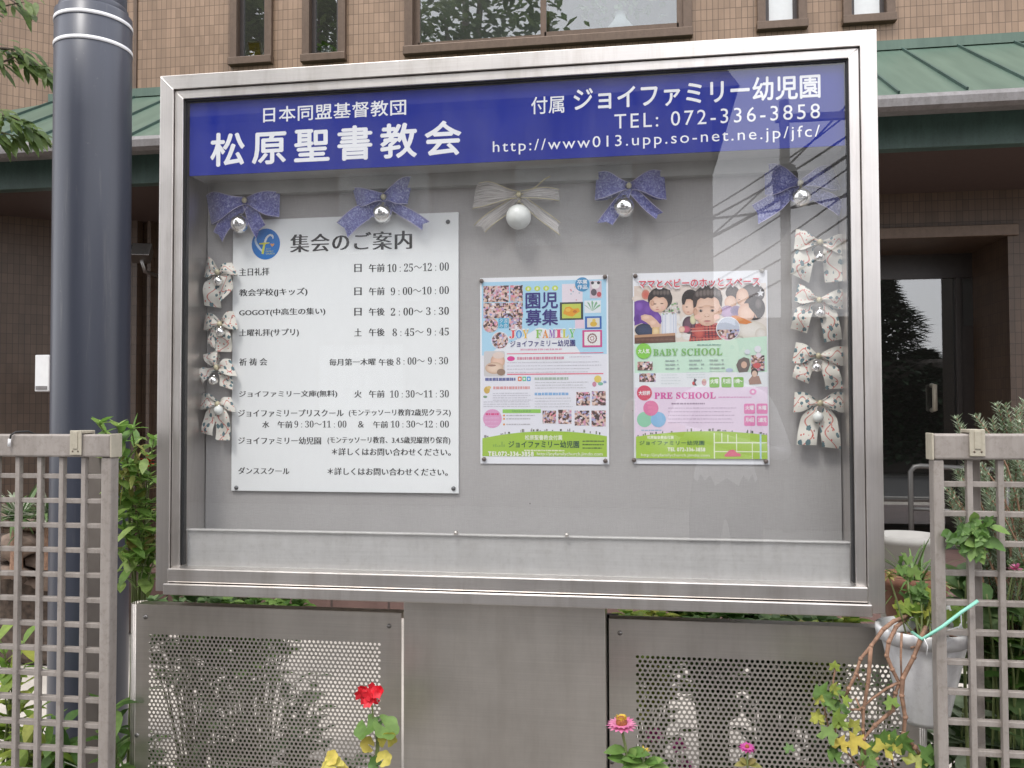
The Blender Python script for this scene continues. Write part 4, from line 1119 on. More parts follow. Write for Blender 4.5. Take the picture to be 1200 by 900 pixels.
A.lines(15, 62, 137, 145, 4, (0.55, 0.54, 0.6)); A.lines(4, 62, 147, 152.5, 3, (0.55, 0.54, 0.6)); A.lines(64.5, 104, 138, 138, 1, (0.25, 0.45, 0.72), 3, 0); A.lines(64.5, 110, 143, 153, 4, (0.56, 0.56, 0.6))
A.ell(138, 121, 4.2, 4.2, (0.75, 0.58, 0.12), 4); A.ell(134, 127, 2.4, 3, (0.6, 0.25, 0.35), 4); A.ell(141, 126.5, 3, 1.8, (0.2, 0.5, 0.35), 4); A.ell(146, 124.5, 2, 1.4, (0.3, 0.4, 0.6), 4)
A.ell(14.5, 166.7, 11.2, 11.2, (0.72, 0.35, 0.56), 3); A.lines(6.5, 22, 161.5, 161.5, 1, (0.7, 0.08, 0.25), 2.4, 0); A.lines(5.5, 23, 166, 175, 3, (0.75, 0.45, 0.65), 1.2)
A.rect(26.7, 155.8, 71.7, 160.3, (0.3, 0.6, 0.12), 3); A.lines(38, 60, 158, 158, 1, (0.2, 0.42, 0.12), 1.8, 0)
for y in (163, 167, 173.5): A.ell(28.3, y, 1.2, 1.2, (0.8, 0.33, 0.06), 4, 10); A.lines(31, 70, y, y, 1, (0.5, 0.48, 0.52), 1.3, 0.4)
def hill(P, top_edge, top_mid, bot, col):
    pts = [(2.5, bot)]+[(2.5+(P.w-5)*k/16, top_mid+(top_edge-top_mid)*((k/16-0.55)/0.55)**2) for k in range(17)]+[(P.w-2.5, bot)]
    P.poly(pts, col, 3)
    for k in range(34):
        x = rnd(4, P.w-4); y = top_mid+(top_edge-top_mid)*(((x-2.5)/(P.w-5)-0.55)/0.55)**2
        P.rect(x, y-rnd(1.2, 4), x+rnd(0.6, 2.4), y-0.4, random.choice([(0.06, 0.08, 0.05), (0.3, 0.28, 0.3), (0.15, 0.2, 0.1)]), 4)
hill(A, 190, 181.5, 211, grn)
A.txt('松原聖書教会付属', 53, 186, 96.5, 191.7, (0.8, 0.85, 0.65), 0.03); A.txt('ジョイファミリー幼児園', 33.7, 192.8, 116, 200.8, (0.03, 0.09, 0.05), 0.02)
A.lines(52, 99, 204, 204, 1, (0.75, 0.8, 0.55), 1.6, 0); A.lines(120, 146, 193, 201, 3, (0.08, 0.14, 0.04), 1.4)
A.txt('TEL072-336-3858', 9.5, 205.6, 63, 210.6, (0.85, 0.87, 0.75), 0.05, 6, 1.15); A.txt('http://joyfamilychurch.jimdo.com', 67, 205.8, 143, 210.8, (0.8, 0.84, 0.68), 0.01)
for k in range(6): A.rect(15+k*2.5, 199-rnd(0, 6), 16.8+k*2.5, 200, (0.25, 0.42, 0.06), 4)
A.mb.build('print', [M['print'], M['photo']], po1)

B = Poster((741, 321.5), (899, 315.5), (902, 544), (743.5, 544), YPO)
po2 = thing('poster', 'poster with a large baby photo, red heading and green and pink school panels', 'poster', ((B.x0+B.x1)/2, YPO, B.z0), 'posters pinned to the notice board')
curl_sheet(B, 'paper', po2); B.line_lv = 16
skin, skin2, hair = (0.68, 0.44, 0.33), (0.74, 0.53, 0.42), (0.05, 0.038, 0.036)
def z8(pts): return [((x-130)/6, (y-115)/6) for x, y in pts]
# printed photograph of playing children: soft tones, painted back to front
def Z(x, y): return (x-130)/6, (y-115)/6
def G(x, y, rx, ry, c0, c1, lv, ox=0, oy=0): B.grad(*Z(x, y), rx/6, ry/6, c0, c1, lv, 24, ox, oy)
sk0, sk1, sk2 = (0.86, 0.62, 0.49), (0.70, 0.43, 0.31), (0.50, 0.27, 0.18)
h0, h1 = (0.10, 0.075, 0.065), (0.03, 0.022, 0.022)
B.mb.col = [(0.7, 0.6, 0.5), (0.78, 0.72, 0.66), (0.82, 0.76, 0.72), (0.72, 0.6, 0.52)]
B.n += 1; B.mb.face([B.pt(*p, 1) for p in ((1.5, 82), (B.w-1.5, 82), (B.w-1.5, 15), (1.5, 15))]); B.mb.col = (1, 1, 1)
for k in range(30):
    x, y = rnd(150, 1050), rnd(215, 330); q = random.choice([(0.74, 0.6, 0.5), (0.8, 0.7, 0.62), (0.62, 0.46, 0.38), (0.8, 0.78, 0.74), (0.66, 0.3, 0.24), (0.72, 0.62, 0.66)])
    G(x, y, rnd(14, 34), rnd(12, 30), q, (0.74, 0.65, 0.57), 2)
for k in range(16): G(rnd(430, 560), rnd(430, 590), rnd(15, 40), rnd(12, 30), (0.82, 0.8, 0.77), (0.76, 0.72, 0.67), 2)
G(222, 268, 30, 36, (0.62, 0.12, 0.09), (0.6, 0.3, 0.22), 3)
B.poly(z8([(332, 405), (442, 400), (444, 545), (335, 560)]), (0.77, 0.79, 0.84), 3)
for x in (340, 358, 378, 398, 418, 434): B.poly(z8([(x, 405), (x+6, 405), (x+5, 548), (x-1, 548)]), random.choice([(0.56, 0.6, 0.72), (0.66, 0.7, 0.8), (0.85, 0.86, 0.88)]), 4)
for k in range(40): G(rnd(345, 470), rnd(335, 408), rnd(5, 13), rnd(5, 12), random.choice([(0.15, 0.4, 0.1), (0.8, 0.8, 0.77), (0.3, 0.06, 0.14), (0.55, 0.6, 0.5), (0.12, 0.12, 0.12)]), (0.6, 0.58, 0.54), 4)
# boy in the purple shirt, bent over the blocks
G(222, 520, 80, 48, (0.05, 0.07, 0.14), (0.02, 0.03, 0.06), 4)
B.poly(z8([(140, 318), (165, 308), (205, 305), (245, 325), (262, 372), (310, 395), (332, 425), (336, 462), (318, 492), (286, 478), (240, 480), (190, 470), (140, 488)]), (0.16, 0.06, 0.34), 5)
for (x, y, rx, ry, c) in ((175, 350, 30, 36, (0.25, 0.11, 0.48)), (235, 372, 26, 34, (0.21, 0.09, 0.42)), (160, 440, 24, 40, (0.10, 0.03, 0.24)), (300, 438, 24, 38, (0.22, 0.1, 0.44)), (215, 440, 20, 30, (0.10, 0.035, 0.25))): G(x, y, rx, ry, c, (0.16, 0.06, 0.34), 6)
G(325, 300, 88, 82, h0, h1, 6); G(313, 338, 66, 58, sk0, sk1, 7, -.2, .1); G(270, 330, 14, 20, sk1, sk2, 7)
B.poly(z8([(252, 305), (258, 250), (300, 226), (350, 222), (396, 240), (412, 290), (396, 334), (380, 330), (378, 300), (350, 288), (318, 292), (290, 280), (262, 308)]), h1, 8)
for k in range(5): G(285+k*24, 256, 14, 20, (0.16, 0.125, 0.11), (0.05, 0.04, 0.038), 9)
for (x, y) in ((288, 336), (338, 334)): G(x, y, 12, 4.5, (0.08, 0.05, 0.04), (0.5, 0.3, 0.22), 9)
G(305, 360, 9, 6, (0.62, 0.36, 0.27), (0.76, 0.5, 0.38), 9); G(305, 376, 15, 5, (0.55, 0.2, 0.18), (0.74, 0.45, 0.36), 9); G(345, 362, 16, 12, (0.82, 0.48, 0.4), (0.78, 0.54, 0.42), 9)
B.poly(z8([(186, 418), (215, 408), (262, 418), (300, 452), (330, 490), (322, 506), (300, 500), (292, 512), (276, 500), (262, 508), (252, 488), (226, 466), (190, 446)]), (0.74, 0.48, 0.36), 9)
G(225, 430, 30, 15, sk0, (0.74, 0.48, 0.36), 10); G(272, 468, 28, 20, sk0, (0.72, 0.46, 0.34), 10)
B.poly(z8([(268, 502), (318, 502), (320, 566), (266, 566)]), (0.72, 0.5, 0.24), 10); G(293, 530, 22, 26, (0.84, 0.66, 0.38), (0.72, 0.5, 0.24), 11)
B.poly(z8([(140, 560), (430, 548), (432, 610), (140, 616)]), (0.13, 0.055, 0.035), 10); B.poly(z8([(140, 556), (430, 544), (430, 562), (140, 574)]), (0.5, 0.28, 0.16), 11)
for k in range(8): G(165+k*34, 590, 22, 8, (0.2, 0.09, 0.06), (0.13, 0.055, 0.035), 11)
# child behind, face half hidden
G(540, 310, 62, 72, h0, h1, 5); G(528, 362, 46, 58, sk0, sk1, 6, .1, .1); B.poly(z8([(482, 345), (486, 282), (512, 255), (556, 250), (586, 290), (572, 330), (540, 306), (512, 308), (498, 345)]), h1, 7)
G(514, 362, 9, 4, (0.1, 0.06, 0.05), (0.55, 0.34, 0.26), 8); G(524, 398, 12, 4, (0.55, 0.2, 0.18), (0.72, 0.44, 0.34), 8)
G(530, 490, 48, 62, (0.16, 0.08, 0.12), (0.05, 0.025, 0.04), 6); G(558, 452, 22, 34, (0.75, 0.72, 0.45), (0.5, 0.46, 0.3), 7); G(505, 520, 34, 24, (0.6, 0.12, 0.2), (0.35, 0.08, 0.12), 7); G(478, 520, 22, 22, sk0, sk1, 8)
# baby in the red checked dress
B.poly(z8([(528, 605), (545, 530), (580, 482), (660, 470), (740, 480), (768, 505), (775, 600)]), (0.5, 0.07, 0.06), 8)
for k in range(10): B.poly(z8([(540+k*24, 492), (548+k*24, 490), (554+k*24, 603), (545+k*24, 603)]), random.choice([(0.10, 0.025, 0.035), (0.22, 0.03, 0.04)]), 9)
for k in range(5): B.poly(z8([(540, 512+k*19), (770, 506+k*19), (770, 511+k*19), (540, 518+k*19)]), random.choice([(0.72, 0.4, 0.34), (0.13, 0.03, 0.05), (0.66, 0.2, 0.15)]), 10)
G(600, 540, 40, 46, (0.62, 0.12, 0.09), (0.4, 0.05, 0.05), 10)
G(662, 310, 104, 98, h0, h1, 10); G(660, 372, 92, 96, sk0, sk1, 11, -.12, -.05); G(658, 425, 78, 74, sk0, sk1, 12, -.1, -.1)
G(575, 400, 15, 26, sk1, sk2, 11); G(748, 395, 14, 26, sk1, sk2, 11)
B.poly(z8([(562, 372), (556, 300), (578, 250), (626, 222), (690, 218), (740, 244), (764, 300), (760, 366), (746, 350), (738, 312), (708, 296), (690, 306), (664, 298), (640, 308), (612, 300), (590, 318), (580, 360)]), (0.06, 0.045, 0.043), 13)
for k in range(7): G(590+k*25, 272-8*math.sin(PI*k/6), 17, 26, (0.2, 0.165, 0.15), (0.065, 0.05, 0.047), 14)
for x in (612, 694):
    G(x, 390, 20, 13, (0.62, 0.38, 0.28), (0.8, 0.56, 0.44), 13); G(x, 392, 15, 8.5, (0.82, 0.78, 0.76), (0.45, 0.28, 0.22), 14); G(x+1, 391, 9, 9, (0.015, 0.012, 0.012), (0.06, 0.035, 0.03), 15)
    B.ell(*Z(x+4, 387), 0.38, 0.38, (0.8, 0.8, 0.8), 17, 8); G(x, 366, 22, 4.5, (0.38, 0.23, 0.17), (0.74, 0.5, 0.39), 14)
G(654, 424, 22, 14, (0.86, 0.63, 0.51), (0.72, 0.45, 0.33), 14, 0, -.4); G(644, 432, 5, 3, (0.4, 0.2, 0.14), (0.66, 0.4, 0.3), 15); G(664, 432, 5, 3, (0.4, 0.2, 0.14), (0.66, 0.4, 0.3), 15)
G(658, 466, 27, 8, (0.56, 0.2, 0.19), (0.74, 0.46, 0.37), 15); G(658, 462, 24, 2.4, (0.3, 0.1, 0.09), (0.6, 0.26, 0.23), 16); G(658, 482, 24, 7, (0.62, 0.36, 0.27), (0.8, 0.55, 0.43), 15)
for x in (592, 722): G(x, 436, 26, 20, (0.86, 0.53, 0.44), (0.8, 0.55, 0.43), 14)
# children on the right, turned away
G(836, 268, 48, 48, h0, h1, 5); G(822, 335, 42, 46, sk0, sk1, 6); G(800, 400, 52, 42, (0.56, 0.4, 0.6), (0.42, 0.3, 0.46), 6); G(860, 395, 40, 36, (0.2, 0.16, 0.3), (0.34, 0.26, 0.4), 6)
G(975, 278, 84, 70, (0.2, 0.18, 0.18), (0.07, 0.06, 0.06), 7); G(905, 300, 44, 62, sk0, sk1, 8, .1, 0); G(882, 318, 9, 4, (0.2, 0.12, 0.1), (0.7, 0.46, 0.36), 9)
G(985, 380, 76, 84, (0.14, 0.11, 0.11), (0.04, 0.032, 0.032), 9); G(930, 410, 58, 66, sk0, sk1, 10, .1, 0); G(1005, 425, 18, 24, sk1, sk2, 11)
B.poly(z8([(945, 345), (985, 300), (1038, 312), (1054, 380), (1040, 440), (1012, 458), (990, 420), (968, 395), (950, 372)]), (0.05, 0.04, 0.04), 11); G(1015, 350, 26, 40, (0.19, 0.16, 0.155), (0.055, 0.045, 0.043), 12)
G(960, 530, 108, 62, (0.84, 0.81, 0.75), (0.7, 0.64, 0.55), 10); G(1030, 560, 40, 40, (0.8, 0.77, 0.72), (0.68, 0.62, 0.54), 11)
B.poly(z8([(826, 432), (862, 428), (915, 452), (972, 478), (930, 492), (872, 484), (840, 458)]), (0.74, 0.25, 0.06), 12); G(880, 458, 34, 12, (0.82, 0.4, 0.14), (0.74, 0.25, 0.06), 13)
B.poly([(150, 22), (151.3, 25), (154, 25.5), (152, 27.5), (152.5, 30.5), (150, 29), (147.5, 30.5), (148, 27.5), (146, 25.5), (148.7, 25)], (0.82, 0.82, 0.84), 11)
B.ell(112.2, 67.5, 14, 14, (0.83, 0.84, 0.86), 18, 30); B.ell(112.2, 67.5, 13, 13, (0.55, 0.6, 0.7), 19.5, 30)
B.mb.mi = 1; B.mb.face([B.pt(112.2+13*math.cos(a), 67.5+13*math.sin(a), 21) for a in [R(5+170*k/16) for k in range(17)]]); B.mb.mi = 0
B.poly([(1.5, 84), (40, 83), (90, 81), (B.w-1.5, 77), (B.w-1.5, 119), (1.5, 119)], (0.6, 0.82, 0.66), 17)
B.base = 16; B.line_lv = 12
B.rect(1.5, 118.5, B.w-1.5, 137, (0.8, 0.83, 0.85), 9)
ti = 'ママとベビーのホッとスペース'
B.txt(ti, 6.5, 6.8, 150, 19.2, (0.85, 0.82, 0.84), 0.09, 12); B.txt(ti, 7.5, 8.2, 149, 18, (0.72, 0.05, 0.09), 0.02, 14)
B.ell(12.5, 92.5, 9.2, 9.2, (0.25, 0.62, 0.08), 13); B.txt('大人気', 5.8, 90, 19.2, 95.3, (0.85, 0.9, 0.8), 0.04, 15)
B.lines(76, 104, 86, 86, 1, (0.25, 0.45, 0.38), 1.2, 0)
B.txt(serif('BABY SCHOOL'), 23.7, 90.2, 105, 98.3, (0.2, 0.48, 0.13), 0.01, 13, 1.08)
for x0, x1, yy in ((38, 58, 3), (66, 86, 3), (90, 106, 3)): B.mb.col = (1, 1, 1); [B.rect(x, 103.4+k*4.6, x+w_, 104.8+k*4.6, (0.35, 0.45, 0.42), 13) for k in range(yy) for x, w_ in ((x0, 4.5), (x0+5.2, rnd(3, 8)), (x0+14, rnd(1, 4)))]
for r_ in ((5, 105, 23, 115), (7, 119, 26.5, 129), (138, 99, 153.5, 117)): B.photo(*r_, 13)
B.poly([(121, 110), (124, 104), (130, 101), (136, 103), (137, 110), (134, 118), (124, 119)], (0.15, 0.12, 0.11), 13); B.ell(130, 110, 3.4, 4, skin, 14); B.ell(145, 111, 4.5, 3.2, (0.62, 0.1, 0.1), 14)
B.ell(142, 119, 4, 5, hair, 14); B.ell(142, 120.5, 3, 3.6, skin2, 15); B.poly([(135, 128), (139, 123), (147, 123), (150, 132), (136, 133)], (0.4, 0.25, 0.2), 14)
B.ell(134, 95, 3.4, 3, (0.7, 0.75, 0.8), 13); B.ell(146, 92, 4, 4, (0.8, 0.8, 0.85), 13); B.ell(147, 99, 3.2, 3, (0.8, 0.72, 0.78), 13); B.ell(113, 116, 4.2, 2.4, (0.45, 0.55, 0.68), 13)
B.lines(33, 56, 121, 131, 4, (0.65, 0.7, 0.72)); B.lines(63, 86, 118, 124, 3, (0.62, 0.7, 0.7)); B.lines(90, 108, 113, 117, 2, (0.5, 0.62, 0.58))
B.poly([(70, 133), (72, 125), (75, 127), (73, 130), (75, 134)], (0.12, 0.1, 0.12), 13); B.ell(71, 131, 1.5, 2, (0.65, 0.1, 0.1), 14); B.ell(83.5, 130, 2.8, 3.8, (0.66, 0.36, 0.38), 13); B.ell(83.5, 127.5, 2, 1.6, skin2, 14)
for k, wd in enumerate(('火曜', '月2回', '10時〜')):
    B.rrect(89.7+k*14, 124.2, 101.3+k*14, 136, 1.6, (0.22, 0.5, 0.08), 13); B.txt(wd, 91+k*14, 126.2, 100+k*14, 131.5, (0.85, 0.9, 0.8), 0.04, 15)
    if k != 1: B.lines(91+k*14, 100+k*14, 133.5, 133.5, 1, (0.75, 0.85, 0.65), 1.2, 0)
B.rect(1.5, 135.5, B.w-1.5, 205, (0.79, 0.66, 0.79), 10)
B.ell(13, 142, 9, 9, (0.66, 0.08, 0.14), 13); B.txt('大好評', 6.2, 139.5, 19.8, 144.6, (0.88, 0.82, 0.84), 0.04, 15)
B.txt(serif('PRE SCHOOL'), 25, 141.6, 96.7, 149, (0.68, 0.08, 0.36), 0.02, 13, 1.08)
B.lines(100, 145, 147.5, 147.5, 1, (0.7, 0.35, 0.58), 1.4); B.ell(140, 141.3, 4, 3.6, (0.78, 0.3, 0.55), 13); B.ell(140, 141.3, 1.6, 1.6, (0.85, 0.75, 0.82), 14)
B.ell(12.8, 173.3, 9, 9, (0.3, 0.62, 0.42), 13); B.ell(29.2, 173.3, 9, 9, (0.25, 0.5, 0.75), 14); B.ell(20.5, 160, 9, 9, (0.74, 0.2, 0.38), 15)
for (cx, cy) in ((12.8, 173), (29.2, 173.5), (20.5, 160)): B.lines(cx-4, cx+4, cy-1.5, cy+2, 2, (0.5, 0.25, 0.35), 1.2, 0.3)
B.lines(45, 84, 154.8, 154.8, 1, (0.35, 0.25, 0.35), 1.8, 0); B.lines(41, 125, 160, 177, 5, (0.55, 0.42, 0.56), 1.0); B.lines(9, 33, 186, 186, 1, (0.35, 0.5, 0.65), 1.4, 0)
for k, wd in enumerate(('火曜', '木曜', '月4回', '2歳児')):
    x0 = 129.5+(k % 2)*14.4; y0 = 155+(k//2)*14
    B.rrect(x0, y0, x0+12.6, y0+11.8, 1.6, (0.76, 0.22, 0.46), 13); B.txt(wd, x0+1.6, y0+2.4, x0+11, y0+7.4, (0.88, 0.8, 0.84), 0.04, 15); B.lines(x0+1.6, x0+11, y0+9.6, y0+9.6, 1, (0.85, 0.6, 0.72), 1.1, 0)
pts = [(2.5, 219)]+[(2.5+(B.w-5)*k/16, 187+(193.5-187)*((k/16-0.55)/0.55)**2) for k in range(17)]+[(B.w-2.5, 219)]
B.poly(pts, (0.38, 0.58, 0.06), 13)
for k in range(34):
    x = rnd(4, B.w-4); y = 187+6.5*(((x-2.5)/(B.w-5)-0.55)/0.55)**2
    B.rect(x, y-rnd(1.2, 3.6), x+rnd(0.6, 2.2), y-0.2, random.choice([(0.06, 0.08, 0.05), (0.3, 0.28, 0.3), (0.15, 0.2, 0.1)]), 14)
for (x0, y0, x1, y1) in ((94, 189, 95.4, 219), (95.4, 199.5, B.w-3, 201), (95.4, 210, B.w-3, 211.2), (120, 190, 121, 211), (103, 189, 104, 200), (138, 201, 139, 219), (110, 191, 111, 200)): B.rect(x0, y0, x1, y1, (0.78, 0.85, 0.6), 14)
B.rect(147, 190, 149, 219, (0.45, 0.65, 0.75), 15)
B.txt('松原聖書教会付属', 16, 192.5, 47, 196, (0.8, 0.85, 0.6), 0.04, 15); B.txt('ジョイファミリー幼児園', 6.7, 198, 83, 203.2, (0.03, 0.12, 0.05), 0.02, 15)
B.txt('TEL 072-336-3858', 40, 206.2, 84, 210.4, (0.85, 0.88, 0.7), 0.05, 15, 1.1); B.txt('http://joyfamilychurch.jimdo.com', 8.5, 213.2, 89, 217.6, (0.8, 0.86, 0.62), 0.01, 15); B.lines(8, 38, 207, 211, 2, (0.75, 0.82, 0.5), 1.3)
B.poly([(106, 215), (109, 212), (112, 209), (117, 208), (121, 212), (125, 213), (125, 216), (107, 216.5)], (0.72, 0.14, 0.22), 15)
B.mb.build('print', [M['print'], M['photo']], po2)
for (po, pts, ms) in ((po1, ((564.5, 329.5), (709, 324.5), (567.5, 538), (709.5, 540)), ('pin',)*4), (po2, ((744.5, 323.5), (893, 317.5), (743, 539), (897.5, 540.5)), ('pin', 'pin_pale', 'pin', 'pin'))):
    for (px, py), mm in zip(pts, ms):
        k = MB(); q = at(px, py, YPO); k.lathe((q.x, YPO, q.z), [(0.0001, -0.007), (0.004, -0.0065), (0.0052, -0.004), (0.0052, -0.0008)], 14, axis='y'); k.build('pin', M[mm], po)

# ------------------------------------------------------------------ Christmas bows
YBOW = 0.108
def ribbon(mb, K, A, Bp, kind, edge=None, y0=YBOW, wk=5.0, depth=0.02, seed=0, cut=0.0):
    """a ribbon strip from the knot K to the end edge A-B (points in the photograph)"""
    rs = random.Random(seed)
    n, k_ = 14, 6
    sc = scale_at(y0)
    d = Vector(((A[0]+Bp[0])/2-K[0], (A[1]+Bp[1])/2-K[1])); dl = d.length or 1
    pr = Vector((-d.y, d.x))/dl
    e = Vector((Bp[0]-A[0], Bp[1]-A[1]))
    if pr.dot(e) < 0: pr = -pr
    ph = rs.uniform(0, 6)
    def P(s_, t, layer):
        g = min(1.0, s_/widen); g = g*g*(3-2*g)
        mid = (Vector(A)+Vector(Bp))/2
        c_ = Vector(K)*(1-s_)+mid*s_
        if kind == 'tail' and cut == 0.0: c_.x = K[0]+(mid.x-K[0])*s_**0.4
        q = c_+(pr*wk*(1-g)+e*g)*(t-0.5)
        q += pr*(math.sin(PI*s_)*rs_amp*math.sin(ph+s_*3))
        if kind == 'tail':
            if s_ > 0.6: q -= d.normalized()*((s_-0.6)/0.4)*notch*(1-abs(2*t-1))*dl
            yy = y0-0.004-depth*0.35*math.sin(PI*s_*0.9)+0.0025*math.sin(t*5+ph)*s_-0.003*math.sin(s_*7+ph)
        else:
            bul = math.sin(PI*min(1, s_**0.9))
            if layer == 0: yy = y0-depth*bul-0.003*math.sin(t*7+ph)*(1-s_*0.6)-0.004
            else: yy = y0+0.004*bul+0.002*math.sin(t*6+ph)
            if s_ > 0.999: yy = y0-0.003
        p = at(q.x, q.y, y0)
        return Vector((p.x, yy, p.z))
    notch = cut if kind == 'tail' else 0
    rs_amp = 1.2; widen = (0.34 if cut == 0.0 else 0.55) if kind == 'tail' else 0.8
    mb.smooth = True
    layers = (0,) if kind == 'tail' else (0, 1)
    for ly in layers:
        V = [P(i/n, j/k_, ly) for i in range(n+1) for j in range(k_+1)]
        UV = [(i/n*0.8+ph+ly, j/k_) for i in range(n+1) for j in range(k_+1)]
        F = [(i*(k_+1)+j, i*(k_+1)+j+1, (i+1)*(k_+1)+j+1, (i+1)*(k_+1)+j) for i in range(n) for j in range(k_)]
        mb.mesh(V, F, UV)
        if edge is not None and ly == 0:
            for j in (0, k_): edge.tube([V[i*(k_+1)+j]-Vector((0, 0.0006, 0)) for i in range(n+1)], 0.0009, 5)

def bow(label, group, mats, K, loops, tails, ballc, ballr, ball_mat, seed, edged=False, depth=0.02, wk=6.0, y0=YBOW, extra=None, cap=True):
    kp = at(K[0], K[1], y0)
    t = thing('christmas_bow', label, 'bow', kp, group)
    for i, (a, b) in enumerate(loops):
        m = MB(); ed = MB() if edged else None
        ribbon(m, K, a, b, 'loop', ed, y0, wk, depth, seed+i)
        lo = m.build('loop', M[mats], t)
        if edged: ed.build('wire_edge', M[edged], lo)
    for i, (a, b) in enumerate(tails):
        m = MB(); ed = MB() if edged else None
        ribbon(m, (K[0]+(-3.5, 3.5)[i % 2]*(mats == 'holly'), K[1]+2), a, b, 'tail', ed, y0-0.002, wk, depth, seed+10+i, 0.0 if mats == 'holly' else 0.06)
        lo = m.build('tail', M[mats], t)
        if edged: ed.build('wire_edge', M[edged], lo)
    s_ = scale_at(y0)
    m = MB(); m.ball(kp+Vector((0, -0.012, 0)), 3.2*s_, 12, 1.15); m.build('knot', M['gold_knot'] if mats != 'sheer' else M['gold_wire'], t)
    if extra:
        m = MB(); m.tube([at(x, y, y0-0.01) for x, y in extra], 0.0016, 6); m.build('wire_end', M['gold_wire'], t)
    yb_ = y0-0.016
    c = at(ballc[0], ballc[1], yb_); r_ = ballr*1.06*scale_at(yb_)
    m = MB(); m.ball(c, r_, 32); ba = m.build('bauble', M[ball_mat], t)
    m = MB(); m.lathe(c+Vector((0, 0.3*r_, r_*0.9)), [(r_*0.32, 0), (r_*0.3, r_*0.28), (0.0001, r_*0.3)], 12); m.build('bauble_cap', M['silver'], ba)
    return t
G1 = 'purple lace bows along the top of the board'
bow('purple lace bow above the round blue emblem, with silver bauble', G1, 'purple', (289, 236), [((242, 229.8), (248.6, 264)), ((329, 226), (328, 254.5))], [((251, 272.5), (261, 284)), ((312, 264), (301, 279.5))], (280.7, 262.7), 10.6, 'silver', 1, 'purple_edge', wk=9)
bow('purple lace bow over the sheet heading, one loop standing upright', G1, 'purple', (451, 232), [((413.5, 221), (419.5, 243)), ((484.5, 208), (478, 239.5))], [((395.5, 261.5), (408, 278.5)), ((504, 260.5), (496, 270.5))], (448.3, 250.3), 11.3, 'silver', 2, 'purple_edge', wk=9)
bow('purple lace bow with silver bauble above the gap between the two posters', G1, 'purple', (737, 219), [((699, 203.5), (697, 235)), ((778, 201), (781, 234))], [((700, 262), (718, 265)), ((777, 250), (769, 258))], (731.5, 243), 11.4, 'silver', 4, 'purple_edge', wk=9)
bow('purple lace bow in the upper right corner, above the right column of holly bows', G1, 'purple', (937, 216), [((895.5, 193), (896, 229)), ((974, 193.5), (986, 222))], [((880.5, 241.5), (888, 263.5)), ((992, 240), (983, 254.5))], (939, 231.4), 11.2, 'silver', 5, 'purple_edge', wk=9)
bow('sheer cream bow with gold wire edges and a white pearl bauble', 'cream bow', 'sheer', (608.8, 229), [((559, 216), (554, 245)), ((655, 222.5), (656, 236))], [((556, 265), (569, 273)), ((657, 262), (657, 277))], (607.7, 254.3), 13.8, 'pearl', 3, 'gold_wire', wk=8, extra=[(608, 229), (628, 219), (638, 210), (645, 206.5)])
G2 = 'holly ribbon bows in the right column'
HB = [
 ('white holly ribbon bow, topmost of the column on the right side', (960, 285), [((932.5, 268.5), (930, 292)), ((989.5, 276.5), (990.5, 300))], [((926, 321), (948, 331.5)), ((966, 331.5), (989.5, 330))], (960.8, 301.5), G2),
 ('white holly ribbon bow, second from the top in the right column', (959, 352.5), [((935, 332.5), (930.5, 353)), ((990.5, 339), (991, 362))], [((926, 385), (945.5, 390.5)), ((965.5, 401.5), (986.5, 397.5))], (961, 367), G2),
 ('white holly ribbon bow, third from the top in the right column', (958, 417.5), [((932.5, 401), (928, 425)), ((990.5, 406), (991, 428.5))], [((928, 442), (947, 450)), ((967, 456.5), (987.5, 455))], (957, 430.5), G2),
 ('white holly ribbon bow, lowest of the column on the right side', (960, 472.5), [((931, 459.5), (929.5, 483)), ((987.5, 459.5), (990.5, 483.5))], [((933, 521), (956, 521.5)), ((963, 523.5), (985.5, 526))], (958.8, 489), G2),
]
G3 = 'holly ribbon bows in the left column'
HB += [
 ('crumpled holly ribbon bow beside the first timetable row, top of the left column', (257.5, 320), [((244, 301), (240, 324)), ((272.5, 308), (279.5, 322))], [((240.5, 358), (259.5, 361)), ((275, 338), (260, 355))], (255.5, 329.5), G3),
 ('crumpled holly ribbon bow, second down in the left column', (260, 380.5), [((242, 367), (239, 387)), ((274.5, 365), (280, 386))], [((245, 404), (254, 409)), ((253, 412), (272.5, 412.5))], (258, 389), G3),
 ('holly ribbon bow lying askew, third down in the left column', (256, 431), [((239, 415.5), (255, 411)), ((271, 421), (278.5, 441))], [((233, 441), (239, 454)), ((259, 452), (275, 457))], (250, 446), G3),
 ('holly ribbon bow with cream bauble, lowest of the left column', (257.5, 473.5), [((237.5, 461), (234.5, 480)), ((271.5, 465.5), (277, 482.5))], [((237.5, 507), (251, 510.5)), ((254, 515.5), (271, 516))], (256, 481), G3),
]
for i, (lb, K, lo, ta, bc, g_) in enumerate(HB):
    bow(lb, g_, 'holly', K, lo, ta, bc, 5.5, 'pearl' if i in (3, 7) else 'silver', 20+i*3, False, 0.012, 5.5, y0=0.11)
